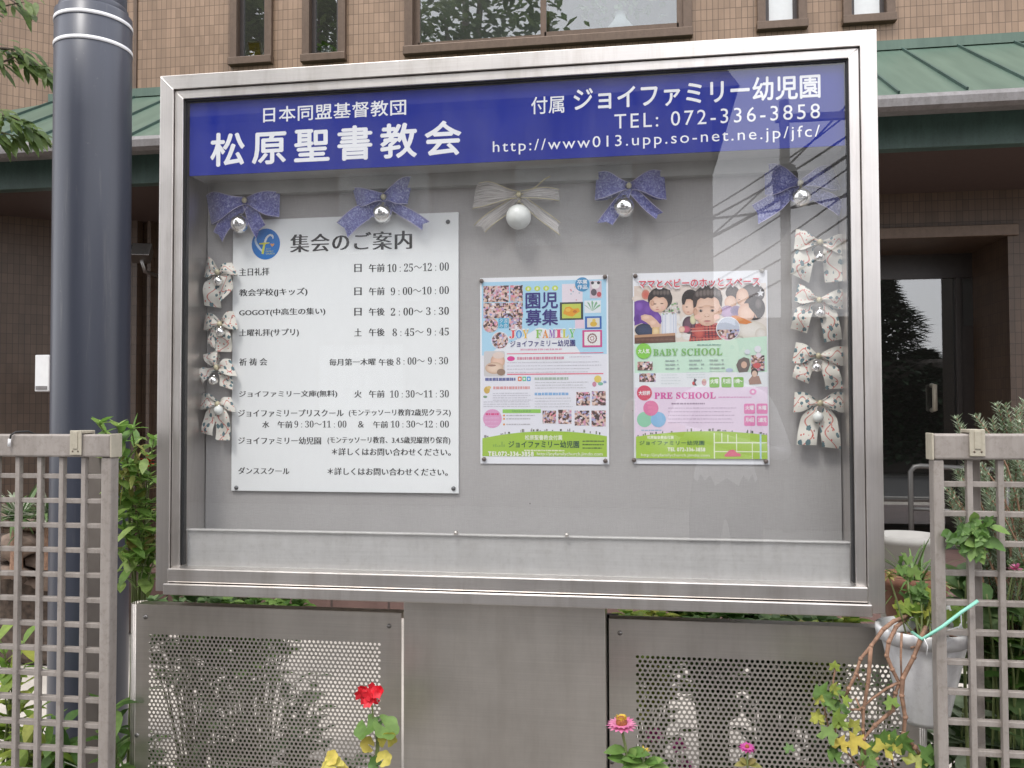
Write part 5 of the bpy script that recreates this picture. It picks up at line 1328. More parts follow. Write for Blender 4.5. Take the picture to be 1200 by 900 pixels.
# ------------------------------------------------------------------ dark round pole with two white bands
YPL = 0.72
a, b = at(64.5, 50, YPL), at(155.5, 50, YPL)
pr_ = (b.x-a.x)/2*0.835; pc = Vector(((a.x+b.x)/2, YPL, 0))
a2, b2 = at(60.5, 480, YPL), at(152.5, 480, YPL)
ztop = at(110, -6, YPL-pr_).z
pole = thing('steel_pole', 'thick dark navy steel pole with two thin white bands, left of the notice board', 'pole', (pc.x, YPL, 0.0))
mb = MB()
dx_ = ((a2.x+b2.x)/2-pc.x)
def pcx(z): return pc.x + dx_*(ztop-z)/(ztop-1.5)
pts = [0.0, 0.6, 1.2, 1.8, 2.4, ztop-0.012, ztop]
mb.smooth = True
n = 56; V = []; F = []
for z in pts:
    r_ = (pr_*1.0 if z < ztop else pr_-0.012)*(1+0.015*(ztop-z)/ztop)
    for k in range(n): V.append((pcx(z)+r_*math.cos(2*PI*k/n), YPL+r_*math.sin(2*PI*k/n), z))
for i in range(len(pts)-1):
    for k in range(n): F.append((i*n+k, i*n+(k+1) % n, (i+1)*n+(k+1) % n, (i+1)*n+k))
mb.mesh(V, F); mb.smooth = False; mb.face(V[-n:])
mb.build('shaft', M['pole'], pole)
mb = MB(); mb.lathe((pcx(ztop), YPL, 0), [(pr_*0.86, ztop-0.01), (pr_*0.86, ztop+1.6)], 48); mb.lathe((pcx(ztop), YPL, 0), [(pr_-0.012, ztop-0.001), (pr_*0.9, ztop+0.012), (pr_*0.86, ztop+0.02)], 48)
mb.build('upper_shaft', M['pole'], pole)
for py in (9.5, 40.0):
    zc = at(112, py, YPL-pr_).z
    mb = MB(); mb.lathe((pcx(zc), YPL, zc), [(pr_+0.0008, -0.0062), (pr_+0.0022, -0.0060), (pr_+0.0022, 0.0060), (pr_+0.0008, 0.0062)], 56)
    mb.build('white_band', M['white_tape'], pole)

# ------------------------------------------------------------------ lattice fences
YT_ = -0.13
def lattice(name, label, xs, zs, x_post0, x_post1, x_far, rail_z0, rail_z1, inner, clip_px):
    """xs: bar centres, zs: bar centres; the end post next to the board; the far end runs on out of the picture"""
    xa, xb_ = min(x_far, x_post0, x_post1), max(x_far, x_post0, x_post1)
    t = thing(name, label, 'fence', ((xa+xb_)/2, YT_, 0.1), 'lattice fences')
    m = MB(); m.box(xa, xb_, YT_-0.022, YT_+0.014, rail_z0, rail_z1); m.build('top_rail', M['alu'], t, bevel=0.004)
    m = MB()
    ex = x_post1 if inner > 0 else x_post0
    e0, e1 = (ex, ex+0.004) if inner > 0 else (ex-0.004, ex)
    m.box(min(e0, e1)+0.0005, max(e0, e1)+0.0005 if inner > 0 else max(e0, e1)-0.0005, YT_-0.0245, YT_+0.0165, rail_z0-0.001, rail_z1+0.0015)
    m.build('end_cap', M['cream_plastic'], t, bevel=0.003)
    m = MB(); m.box(x_post0, x_post1, YT_-0.018, YT_+0.012, 0.11, rail_z0-0.0005); m.build('post', M['alu'], t, bevel=0.003)
    m = MB(); w = 0.0052
    for x in xs: m.box(x-w, x+w, YT_-0.013, YT_+0.001, 0.14, rail_z0-0.0005)
    lo, hi = (xa, x_post0-0.0003) if inner > 0 else (x_post1+0.0003, xb_)
    for z in zs: m.box(lo, hi, YT_-0.006, YT_+0.009, z-w, z+w)
    m.build('lattice', M['alu'], t, bevel=0.001)
    return t
pit = 29.05*scale_at(YT_)*0  # pitch found from the grid below
# left fence
zr1, zr0 = at(60, 509, YT_-0.02).z, at(60, 535.5, YT_-0.02).z
zA = at(60, 558, YT_-0.006).z; zB = at(60, 852.5+0.6, YT_-0.006).z
pz = (zA-zB)/10
px_ = at(97, 600, YT_-0.013).x - at(71, 600, YT_-0.013).x
pz = (pz+px_)/2*1.0
zs = [zA-pz*k for k in range(0, 20) if zA-pz*k > 0.13]
x0p, x1p = at(117.5, 600, YT_-0.018).x, at(129.5, 600, YT_-0.018).x
xbase = at(97, 580, YT_-0.013).x
lattice('lattice_fence', 'taupe aluminium lattice fence left of the notice board, in front of the dark pole', [xbase-px_*k for k in range(0, 14)], zs, x0p, x1p, xbase-px_*14, zr0, zr1, 1, None)
m = MB(); x0b, x1b = at(104, 620, 0.12).x, at(124, 620, 0.12).x
t = thing('rear_post', 'dark taupe square post standing just behind the left lattice fence', 'post', ((x0b+x1b)/2, 0.12, 0.1))
m.box(x0b, x1b, 0.10, 0.14, 0.1, zr0+0.0); m.build('shaft', M['alu_dark'], t, bevel=0.003)
m = MB(); m.box(x0b-0.003, x1b+0.003, 0.097, 0.143, zr0, zr0+0.012); m.build('cap', M['alu_dark'], t, bevel=0.003)
# right fence
rz1, rz0 = at(1140, 508.5, YT_-0.02).z, at(1140, 538.8, YT_-0.02).z
zA = at(1120, 567.5, YT_-0.006).z; zB = at(1120, 882, YT_-0.006).z
pzr = (zA-zB)/9
x0p, x1p = at(1095, 600, YT_-0.018).x, at(1107.5, 600, YT_-0.018).x
xb0 = at(1137.5, 600, YT_-0.013).x; xb1 = at(1174, 600, YT_-0.013).x
zs = [zA-pzr*k for k in range(0, 20) if zA-pzr*k > 0.13]
lattice('lattice_fence', 'taupe aluminium lattice fence right of the notice board, in front of the hanging pot', [xb0+(xb1-xb0)*k for k in range(0, 12)], zs, x0p, x1p, xb0+(xb1-xb0)*12, rz0, rz1, -1, None)
t = thing('rear_post', 'taupe post behind the right lattice fence, beside its clip', 'post', (at(1145, 620, -0.09).x, -0.09, 0.1))
m = MB(); m.box(at(1139, 620, -0.105).x, at(1150.5, 620, -0.105).x, -0.105, -0.075, 0.1, rz0-0.002); m.build('shaft', M['alu'], t, bevel=0.002)
m = MB(); m.box(at(1138, 620, -0.105).x, at(1151.5, 620, -0.105).x, -0.107, -0.073, 0.1, 0.12); m.build('foot', M['alu_dark'], t, bevel=0.002)
# cream clips hooked over the rails
for (px0, px1, py0, py1, zt_, lab) in ((81.5, 95, 505.5, 533.5, zr1, 'cream plastic clip hooked over the left fence rail'), (1136.5, 1155, 502.5, 535, rz1, 'cream plastic clip hooked over the right fence rail')):
    yf_ = YT_-0.0275
    x0, x1 = at(px0, 520, yf_).x, at(px1, 520, yf_).x
    z0 = at(px0, py1, yf_).z
    t = thing('rail_clip', lab, 'clip', ((x0+x1)/2, yf_, z0), 'clips hooked over the fence rails')
    m = MB(); m.box(x0, x1, yf_, yf_+0.004, z0, zt_+0.009); m.box(x0, x1, yf_+0.0042, YT_+0.018, zt_+0.002, zt_+0.0085); m.box(x0, x1, YT_+0.0182, YT_+0.022, z0+0.004, zt_+0.0085)
    m.build('strap', M['cream_plastic'], t, bevel=0.0015)
    m = MB(); w = (x1-x0)
    m.box(x0+w*0.3, x0+w*0.7, yf_-0.002, yf_-0.0001, z0+0.014, zt_+0.006); m.build('rib', M['cream_plastic'], t, bevel=0.001)
    m = MB()
    for f_ in (0.28, 0.74): m.lathe((x0+w*f_, yf_, z0+0.009), [(0.0001, -0.0012), (0.0018, -0.001), (0.002, -0.0002)], 8, axis='y')
    m.build('rivet', M['bronze'], t)
# black cord with a white tip over the left rail
p = at(14, 505, YT_-0.024)
t = thing('cord_loop', 'thin black cord with a white tip looped over the left fence rail', 'cord', p)
m = MB(); x = p.x
m.tube([(x-0.002, YT_-0.027, zr1-0.012), (x, YT_-0.0275, zr1-0.002), (x+0.006, YT_-0.02, zr1+0.005), (x+0.018, YT_+0.005, zr1+0.006), (x+0.024, YT_+0.022, zr1-0.002), (x+0.03, YT_+0.04, zr1-0.06), (x+0.031, YT_+0.042, zr1-0.155)], 0.0022, 6); m.build('cord', M['black'], t)
m = MB(); m.tube([(x-0.0025, YT_-0.0275, zr1-0.010), (x-0.004, YT_-0.0275, zr1-0.027)], 0.0033, 8); m.build('tip', M['white_plastic'], t)

# ------------------------------------------------------------------ plants
def sprig(fol, stm, pts, r0, r1, leaves, ll, lw, shape='oval', droop=0.25, n=6, start=0.25, spread=0.9, fold=0.2):
    pts = [Vector(p) for p in pts]
    stm.tube(pts, [r0+(r1-r0)*i/(len(pts)-1) for i in range(len(pts))], n)
    for k in range(leaves):
        s_ = start+(1-start)*(k+rnd(0, 1))/leaves
        f = s_*(len(pts)-1); i = min(int(f), len(pts)-2); p = pts[i].lerp(pts[i+1], f-i)
        d = (pts[i+1]-pts[i]).normalized()
        q = d.orthogonal().normalized(); q.rotate(Matrix.Rotation(k*2.4+rnd(-.5, .5), 3, d))
        leaf(fol, p, (q*spread+d*rnd(0.2, 0.8)), (0, 0, 1), ll*rnd(0.65, 1.15), lw*rnd(0.7, 1.15), droop*rnd(0.3, 1.6), fold, shape=shape)
def rosette(fol, c, n, ll, lw, tilt=0.5, up=(0, 0, 1)):
    for k in range(n):
        a = k*2.39996; e = tilt*(1-0.75*k/n)
        leaf(fol, c, (math.cos(a)*math.cos(e*0+R(60)*(k/n)), math.sin(a)*math.cos(R(60)*(k/n)), math.sin(R(15)+R(60)*(k/n))), up, ll*(1-0.5*k/n), lw*(1-0.4*k/n), 0.2)
def bezier(a, b, c, n=7):
    a, b, c = Vector(a), Vector(b), Vector(c)
    return [a*(1-i/n)**2+b*2*(1-i/n)*(i/n)+c*(i/n)**2 for i in range(n+1)]
def lobed(fol, c, nrm, r, lobes=7, depth=0.16, rot=0.0, cup=0.15, ring=None):
    """round scalloped geranium leaf"""
    nrm = Vector(nrm).normalized(); u = nrm.orthogonal().normalized(); v = nrm.cross(u)
    n = lobes*6; V = [Vector(c)]; V2 = []
    for rr, zz in ((0.55, cup*0.35), (1.0, cup)):
        for k in range(n+1):
            a = R(15)+(2*PI-R(30))*k/n+rot
            m_ = 1+depth*(abs(math.sin(lobes*(a-rot)/2))-0.6)*(rr > 0.6)
            V.append(Vector(c)+(u*math.cos(a)+v*math.sin(a))*r*rr*m_+nrm*r*zz*(1+0.5*math.sin(a*3+1)))
    F = [(0, 1+k, 2+k) for k in range(n)]+[(1+k, n+2+k, n+3+k, 2+k) for k in range(n)]
    fol.smooth = True; fol.mesh(V, F); fol.smooth = False
def star_leaf(fol, c, nrm, up, r, pts=5, fold=0.1):
    """ivy-shaped leaf with pointed lobes"""
    nrm = Vector(nrm).normalized(); up = Vector(up); v = (up-nrm*up.dot(nrm)); v = v.normalized() if v.length > 1e-4 else nrm.orthogonal().normalized(); u = v.cross(nrm)
    V = [Vector(c)]
    angs = [-150+300*k/(pts*2) for k in range(pts*2+1)]
    for k, a in enumerate(angs):
        rr = r*(1.0 if k % 2 else 0.66) * (1.15 if abs(a) < 20 else 0.95)
        V.append(Vector(c)+(v*math.cos(R(a))+u*math.sin(R(a)))*rr+nrm*(fold*r*(1 if k % 2 else -0.4)))
    fol.smooth = True; fol.mesh(V, [(0, k, k+1) for k in range(1, len(angs))]); fol.smooth = False
def plant(name, label, loc, group=None, cat='plant'):
    return thing(name, label, cat, loc, group)
def finish(t, parts):
    for nm, mb_, mt in parts:
        if mb_.f: mb_.build(nm, M[mt], t)

# flowering bush between the left fence and the board
root = Vector((at(160, 700, 0.35).x, 0.35, GZ-0.02))
t = plant('flowering_bush', 'leggy green bush with one red flower between the left fence and the notice board', root, cat='bush')
fo, fy, st, fl = MB(), MB(), MB(), MB()
for (px, py, yy, nl) in ((116, 497, 0.0, 10), (137, 500, 0.05, 6), (154, 503, 0.12, 9), (180, 515, 0.2, 5), (172, 535, 0.22, 6), (150, 545, 0.16, 8), (166, 565, 0.2, 9), (148, 585, 0.15, 10), (175, 590, 0.22, 9), (160, 610, 0.1, 10), (145, 622, 0.12, 8), (178, 625, 0.2, 8), (165, 640, 0.15, 8), (150, 655, 0.1, 5), (172, 560, 0.16, 7), (140, 560, 0.1, 7), (160, 590, 0.12, 8), (176, 650, 0.2, 7), (152, 630, 0.15, 8), (185, 610, 0.26, 7)):
    p = at(px, py, yy)
    pts = bezier(root+Vector((rnd(-.03, .03), 0, 0)), (root.x*0.6+p.x*0.4, 0.3, p.z-0.1), p)
    sprig(fo if rnd(0, 1) > .15 else fy, st, pts, 0.004, 0.0018, nl, 0.062, 0.03, start=0.74)
    rosette(fo, p, 5, 0.052, 0.02)
for k in range(34):
    p = at(rnd(138, 185), rnd(535, 655), rnd(0.05, 0.25)); leaf(fo, p, rdir(-.6, .5), (0, 0, 1), rnd(0.035, 0.065), rnd(0.02, 0.034), 0.4)
for k in range(40): p = at(rnd(138, 165), rnd(520, 570), rnd(0.05, 0.25)); leaf(fy, p, rdir(), (0, 0, 1), rnd(0.03, 0.055), rnd(0.008, 0.014), 0.5)
for (px, py) in ((142, 688), (164, 684), (172, 690), (155, 660), (182, 660)): p = at(px, py, 0.15); sprig(fo, st, bezier(p+Vector((0, 0.1, 0.12)), p+Vector((0, 0.02, 0.08)), p), 0.003, 0.0015, 3, 0.06, 0.032, start=.6)
p = at(173, 543, 0.2)
for k in range(12): leaf(fl, p+Vector((rnd(-.006, .006), rnd(-.006, .006), rnd(-.012, .01))), rdir(-.3, 1), (0, 0, 1), 0.022, 0.012, 0.1)
finish(t, (('foliage', fo, 'leaf_fresh'), ('withered_foliage', fy, 'leaf_yellow'), ('stem', st, 'stem'), ('flower', fl, 'red_petal')))

# raised bed of brown stones and variegated plants behind the left fence
for k, (px, py, rx, rz) in enumerate(((20, 640, 34, 17), (60, 655, 26, 15), (95, 640, 24, 16), (78, 612, 20, 11), (40, 612, 22, 12), (5, 605, 24, 13), (14, 668, 30, 10), (62, 680, 30, 10), (100, 668, 22, 12))):
    yy = 1.55+0.08*(k % 3); p = at(px, py, yy); s = scale_at(yy)
    m = MB(); m.smooth = True; n1, n2 = 12, 7; V = []; F = []
    ph = rnd(0, 6)
    for i in range(n2+1):
        for j in range(n1):
            a, b_ = 2*PI*j/n1, -PI/2+PI*i/n2; w = 1+0.2*math.sin(a*2+ph+b_*3)+0.12*math.sin(a*3-ph)
            V.append(p+Vector((rx*s*w*math.cos(a)*math.cos(b_), 0.09*w*math.sin(a)*math.cos(b_), rz*s*w*math.sin(b_))))
    for i in range(n2):
        for j in range(n1): F.append((i*n1+j, i*n1+(j+1) % n1, (i+1)*n1+(j+1) % n1, (i+1)*n1+j))
    m.mesh(V, F)
    words_ = ('broad flat brown stone behind the far left bars of the lattice', 'brown stone in the middle of the heap behind the left lattice', 'rounded brown stone next to the dark pole behind the lattice', 'small brown stone under the green leaves of the variegated plant', 'small brown stone under the pale variegated blades', 'brown stone at the left edge of the picture, high in the heap', 'flat brown stone low at the left edge of the heap', 'flat brown stone at the foot of the heap, above the red granite step', 'brown stone low beside the dark pole, above the red granite')
    tag(m.build('stone', M['stone'], loc=p-Vector((0, 0, rz*s))), words_[k], 'stone', 'brown stones of the raised bed')
m = MB(); a0 = at(-60, 690, 1.7); a1 = at(112, 600, 1.7)
m.box(-4.2, a1.x-0.12, 1.62, 2.35, GZ+0.003, at(60, 655, 1.62).z)
tag(m.build('raised_bed', M['soil'], bevel=0.03), kind='structure')
def blades(fol, c, n, ll, lw, zmin=0.2):
    for k in range(n):
        d = rdir(zmin, 0.95); leaf(fol, Vector(c)+Vector((rnd(-.02, .02), rnd(-.02, .02), 0)), d, (0, 0, 1), ll*rnd(0.6, 1.15), lw*rnd(0.7, 1.2), rnd(0.2, 0.7), 0.25, seg=6, shape='blade')
for (px, py, n, ll, mt, lab) in ((20, 610, 46, 0.24, 'leaf_spider', 'pale variegated spider plant behind the left end of the lattice'), (58, 610, 50, 0.23, 'leaf_spider', 'dark green and white striped plant behind the left lattice'), (90, 598, 26, 0.2, 'leaf_blade', 'tuft of dark green blades in front of the pole, behind the lattice')):
    c = at(px, py, 1.35)
    t = plant('striped_plant', lab, c, 'striped plants in the raised bed')
    fo = MB(); st = MB(); blades(fo, c, n, ll, 0.018)
    if mt == 'leaf_spider':
        f2 = MB(); blades(f2, c, n, ll, 0.022); f2.build('green_blades', M['leaf_dark'], t)
    st.lathe(c, [(0.025, -0.2), (0.02, 0), (0.0001, 0.01)], 8)
    finish(t, (('blades', fo, mt), ('root_stock', st, 'stem_brown')))
# lush plants low behind the left fence
for (px, py, yy, n, lab, mt) in ((15, 790, 0.35, 9, 'yellow green plant low at the left edge behind the lattice', 'leaf_lime'), (42, 850, 0.25, 9, 'lime green leafy plant low in the middle behind the left lattice', 'leaf_lime'), (75, 850, 0.3, 8, 'green leafy plant low behind the left lattice, in front of the pole', 'leaf_bush'), (136, 870, 0.1, 6, 'small green plant between the left fence post and the perforated screen', 'leaf_bush')):
    p0 = at(px, py, yy); root = Vector((p0.x, yy, GZ-0.02))
    t = plant('leafy_plant', lab, root, 'leafy plants low behind the left fence')
    fo, st = MB(), MB()
    for k in range(n):
        tip = at(px+rnd(-20, 20) if px < 130 else px+rnd(-8, 10), py+rnd(-45, 60), yy+rnd(-.08, .08))
        sprig(fo, st, bezier(root+Vector((rnd(-.05, .05), rnd(-.05, .05), 0)), (root.x, yy, tip.z-0.04), tip), 0.004, 0.002, 9, 0.085, 0.034, start=0.2)
    finish(t, (('foliage', fo, mt), ('stem', st, 'stem')))
p = at(75, 893, 0.0)
t = plant('long_leaf', 'pale arching grass blade low behind the left lattice', (p.x-.08, 0.02, GZ-0.03))
fo = MB(); leaf(fo, p, (1, 0, -0.25), (0, 0, 1), 0.06, 0.006, 0.1, shape='blade'); leaf(fo, p, (-1, 0.2, -1), (0, 0, 1), 0.3, 0.008, 0.1, shape='blade'); finish(t, (('blade', fo, 'leaf_spider'),))

# hedge plants behind the board: their tops show in the gap under it
k = 0
for (px, w, yy, n, lab, mt) in ((228, 40, 0.5, 26, 'small green bush in the gap under the left end of the board', 'leaf_dark'), (300, 55, 0.55, 34, 'low green bush in the gap under the board, left of the red granite', 'leaf_bush'),
        (760, 42, 0.45, 22, 'yellow green leaves in the gap under the board right of the pedestal', 'leaf_lime'), (835, 40, 0.5, 40, 'dense green bush in the gap under the middle of the right half', 'leaf_bush'), (905, 45, 0.5, 40, 'dark green bush in the gap under the right half of the board', 'leaf_dark'), (960, 34, 0.45, 30, 'bright green bush in the gap under the right end of the board', 'leaf_lime')):
    top = at(px, 700+ (px > 500)*20, yy); root = Vector((top.x, yy, GZ-0.02))
    t = plant('low_bush', lab, root, 'bushes behind the board', 'bush')
    fo, st = MB(), MB(); s = scale_at(yy)
    for j in range(n):
        tip = Vector((top.x+rnd(-w, w)*s, yy+rnd(-.14, .14), top.z+(rnd(-0.09, 0.03) if j % 3 else rnd(-.12, 0.02))))
        sprig(fo, st, bezier(root+Vector((rnd(-.04, .04), rnd(-.04, .04), 0)), (root.x*.5+tip.x*.5, tip.y, tip.z-0.08), tip), 0.004, 0.0015, 7, 0.07, 0.042, start=0.45)
        rosette(fo, tip, 4, 0.055, 0.034)
    finish(t, (('foliage', fo, mt), ('stem', st, 'stem')))
# shrubs seen through the holes of the screens
for (px, py, yy, w, n, lab, mt) in ((262, 830, 0.45, 34, 24, 'dark shrub seen through the holes of the left screen', 'leaf_dark'), (352, 840, 0.5, 30, 20, 'dark green shrub behind the middle of the left screen', 'leaf_dark'), (395, 885, 0.4, 28, 16, 'low dark shrub behind the lower right corner of the left screen', 'leaf_dark'), (190, 885, 0.4, 26, 14, 'low shrub behind the lower left corner of the left screen', 'leaf_bush'),
        (880, 850, 0.45, 24, 15, 'dark shrub behind the middle of the right screen', 'leaf_dark'), (938, 858, 0.4, 26, 14, 'dark shrub behind the right half of the right screen', 'leaf_dark'), (1025, 840, 0.4, 28, 16, 'dark shrub behind the right end of the right screen, by the pot', 'leaf_dark'), (775, 893, 0.45, 24, 9, 'small shrub behind the lower left part of the right screen', 'leaf_bush')):
    top = at(px, py, yy); root = Vector((top.x, yy, GZ-0.02)); s = scale_at(yy)
    t = plant('shrub', lab, root, 'shrubs behind the perforated screens', 'shrub')
    fo, st = MB(), MB()
    for j in range(n):
        tip = Vector((top.x+rnd(-w, w)*s, yy+rnd(-.12, .12), top.z+rnd(-0.2, 0.12)))
        sprig(fo, st, bezier(root+Vector((rnd(-.03, .03), 0, 0)), (root.x*.4+tip.x*.6, tip.y, tip.z-0.06), tip), 0.004, 0.0015, 6, 0.07, 0.034, start=0.3)
    finish(t, (('foliage', fo, mt), ('stem', st, 'stem')))
# rosemary-like shrub behind the right fence
root = Vector((at(1165, 800, 0.35).x, 0.35, GZ-0.02))
t = plant('rosemary_shrub', 'pale grey green rosemary shrub rising behind the right lattice fence', root, cat='shrub')
fo, st = MB(), MB()
tips = [(1121, 490), (1143, 487), (1152, 497), (1163, 492), (1178, 475), (1168, 474), (1190, 480), (1200, 470), (1197, 495), (1185, 500), (1210, 480), (1220, 500), (1128, 500)]
tips += [(rnd(1108, 1135), rnd(550, 600)) for _ in range(9)]+[(rnd(1140, 1215), rnd(530, 670)) for _ in range(44)]
for (px, py) in tips:
    yy = rnd(0.1, 0.4); tip = at(px, py, yy)
    pts = bezier(root+Vector((rnd(-.1, .1), rnd(-.1, .1), 0.1)), (root.x+rnd(-.05, .1), yy, tip.z-0.22), tip, 10)
    st.tube(pts, [0.004-0.0025*i/10 for i in range(11)], 5)
    a = pts[7]; d = (tip-a)
    for j in range(110):
        s_ = (j+rnd(0, 1))/110; p = a+d*s_
        q = d.normalized().orthogonal().normalized(); q.rotate(Matrix.Rotation(j*2.4, 3, d.normalized()))
        leaf(fo, p, q+d.normalized()*0.9, (0, 0, 1), rnd(0.014, 0.023), 0.006, 0.05, seg=2)
finish(t, (('needles', fo, 'leaf_rosemary'), ('stem', st, 'stem_brown')))
# bright leaves pushed through the lattice, big leaves lower down
root = Vector((at(1150, 900, 0.05).x, 0.05, GZ-0.02))
t = plant('climbing_plant', 'bright green leafy shoot poking through the right lattice', root)
fo, st = MB(), MB()
tip = at(1140, 628, YT_-0.03)
st.tube(bezier(root, (tip.x+0.03, 0.05, tip.z-0.25), tip, 10), [0.005-0.003*i/10 for i in range(11)], 6)
for (cx_, cy_, n_) in ((1122, 624, 6), (1138, 616, 6), (1140, 634, 6), (1154, 618, 5), (1150, 632, 4)):
    c0_ = at(cx_, cy_, YT_-0.025)
    st.tube(bezier(tip+Vector((0, .02, -.02)), tip.lerp(c0_, .5)+Vector((0, -.005, .006)), c0_, 5), .0013, 5)
    for k in range(n_):
        a = 2*PI*k/n_+rnd(-.5, .5); d_ = Vector((math.cos(a), -0.45, math.sin(a)-.25)).normalized(); ll = rnd(.022, .04)
        c_ = c0_+Vector((rnd(-.006, .006), rnd(-.012, .006), rnd(-.006, .006)))
        leaf(fo, c_, d_, (rnd(-.5, .5), -0.7, rnd(0, .9)), ll, ll*rnd(.5, .7), rnd(.05, .4), rnd(.05, .3))
        if k % 2: star_leaf(fo, c_+d_*ll*.5, (rnd(-.5, .5), -1, rnd(0, .8)), d_, ll*.45, 5, .25)
finish(t, (('foliage', fo, 'leaf_bush'), ('stem', st, 'stem')))
for (px, py, w, n, lab, mt) in ((1185, 720, 26, 24, 'large leaved green plant at the right edge behind the lattice', 'leaf_bush'), (1180, 830, 28, 26, 'broad dark green leaves low at the right edge behind the lattice', 'leaf_dark'), (1118, 860, 14, 14, 'pale leaved twigs low behind the right fence post', 'leaf_rosemary'), (1160, 690, 20, 16, 'green leaves at mid height behind the right lattice', 'leaf_dark')):
    top = at(px, py, 0.2); root = Vector((top.x, 0.2, GZ-0.02)); s = scale_at(0.2)
    t = plant('broad_leaf_plant', lab, root, 'plants behind the right lattice')
    fo, st = MB(), MB()
    for j in range(n):
        tip = Vector((top.x+rnd(-w, w)*s, 0.2+rnd(-.12, .15), top.z+rnd(-0.1, 0.09)))
        sprig(fo, st, bezier(root+Vector((rnd(-.03, .03), 0, 0)), (root.x*.4+tip.x*.6, tip.y, tip.z-0.06), tip), 0.004, 0.002, 4, 0.1, 0.062, start=0.6)
    finish(t, (('foliage', fo, mt), ('stem', st, 'stem')))
root = at(1190, 663, 0.3)
fl = MB(); st = MB(); t = plant('pink_flowers', 'small pink flowers among leaves at the right edge behind the lattice', Vector((root.x, 0.3, GZ)), cat='flower')
for (px, py) in ((1192, 666), (1197, 676), (1188, 668)):
    p = at(px, py, 0.05); st.tube([(root.x, 0.3, GZ), (p.x, 0.1, p.z-0.1), p], 0.002, 5)
    for k in range(12): leaf(fl, p, rdir(-.2, 1), (0, 0, 1), 0.016, 0.008, 0.1, seg=2)
finish(t, (('petals', fl, 'pink_petal'), ('stem', st, 'stem')))
# potted spider plant by the entrance
c = at(1071, 700, 1.0)
t = plant('potted_grass', 'terracotta pot of arching grassy blades between the board and the right fence', c+Vector((0, 0, -0.1)))
m = MB(); m.lathe(c+Vector((0, 0, -0.1)), [(0.0001, 0), (0.075, 0), (0.10, 0.14), (0.108, 0.14), (0.108, 0.17), (0.095, 0.17), (0.09, 0.15), (0.0001, 0.15)], 24); m.build('pot', M['terracotta'], t)
fo = MB(); blades(fo, c+Vector((0, 0, 0.05)), 60, 0.24, 0.010, 0.0)
for k in range(6): leaf(fo, c+Vector((0, 0, 0.05)), (-1, rnd(-.3, .3), rnd(0.4, 1.0)), (0, 0, 1), 0.27, 0.014, 0.3, seg=6, shape='blade')
finish(t, (('blades', fo, 'leaf_blade'),))
m = MB(); p = at(1064, 668, 1.45); m.lathe(p, [(0.0001, -0.3), (0.09, -0.3), (0.105, 0.1), (0.115, 0.1), (0.115, 0.13), (0.1, 0.13), (0.09, 0.08), (0.0001, 0.08)], 28)
t = thing('grey_planter', 'pale grey round planter behind the terracotta pot of grass', 'planter', p+Vector((0, 0, -0.3))); m.build('tub', M['concrete'], t)
m = MB(); m.lathe(p+Vector((0, 0, 0.082)), [(0.0001, 0.006), (0.09, 0)], 20); m.build('soil', M['soil'], t)

# ------------------------------------------------------------------ white hanging pot with dead stems, tied to the right fence
yc = -0.022
cp = at(1082, 735, yc); rr = 48.5*scale_at(yc)
zrim = cp.z
t = thing('hanging_pot', 'white plastic hanging pot tied behind the right fence, with dry brown stems spilling out', 'pot', (cp.x, yc, zrim-0.2))
m = MB(); zb_ = at(1082, 846, yc).z-zrim
m.lathe((cp.x, yc, zrim), [(0.0001, zb_), (rr*0.44, zb_), (rr*0.49, zb_+0.01), (rr*0.86, -0.03), (rr*0.86, -0.026), (rr*0.97, -0.024), (rr*1.0, -0.004), (rr*0.985, 0.002), (rr*0.9, 0.001), (rr*0.86, -0.03), (0.0001, -0.03)], 44)
body = m.build('pot_body', M['pot_white'], t)
m = MB(); m.lathe((cp.x, yc, zrim-0.03), [(0.0001, 0.004), (rr*0.855, 0.001)], 24); m.build('soil', M['soil'], t)
m = MB()
for k in range(26):
    a = rnd(0, 6.28); q = rnd(0.1, 0.75)*rr; p = Vector((cp.x+q*math.cos(a), yc+q*math.sin(a), zrim-0.026)); m.tube([p, p+Vector((rnd(-.02, .02), rnd(-.02, .02), rnd(0.004, 0.014))), p+Vector((rnd(-.04, .04), rnd(-.03, .03), rnd(0, 0.008)))], 0.0022, 5)
m.build('dry_roots', M['stem_brown'], t)
m = MB(); p = at(1120, 725, yc+0.05); m.lathe((p.x, yc+0.055, zrim+0.012), [(0.0001, -0.02), (0.02, -0.018), (0.026, 0.0), (0.02, 0.02), (0.0001, 0.022)], 20, axis='y'); m.build('hook_lug', M['pot_white'], t)
st = MB()
ys = -0.085
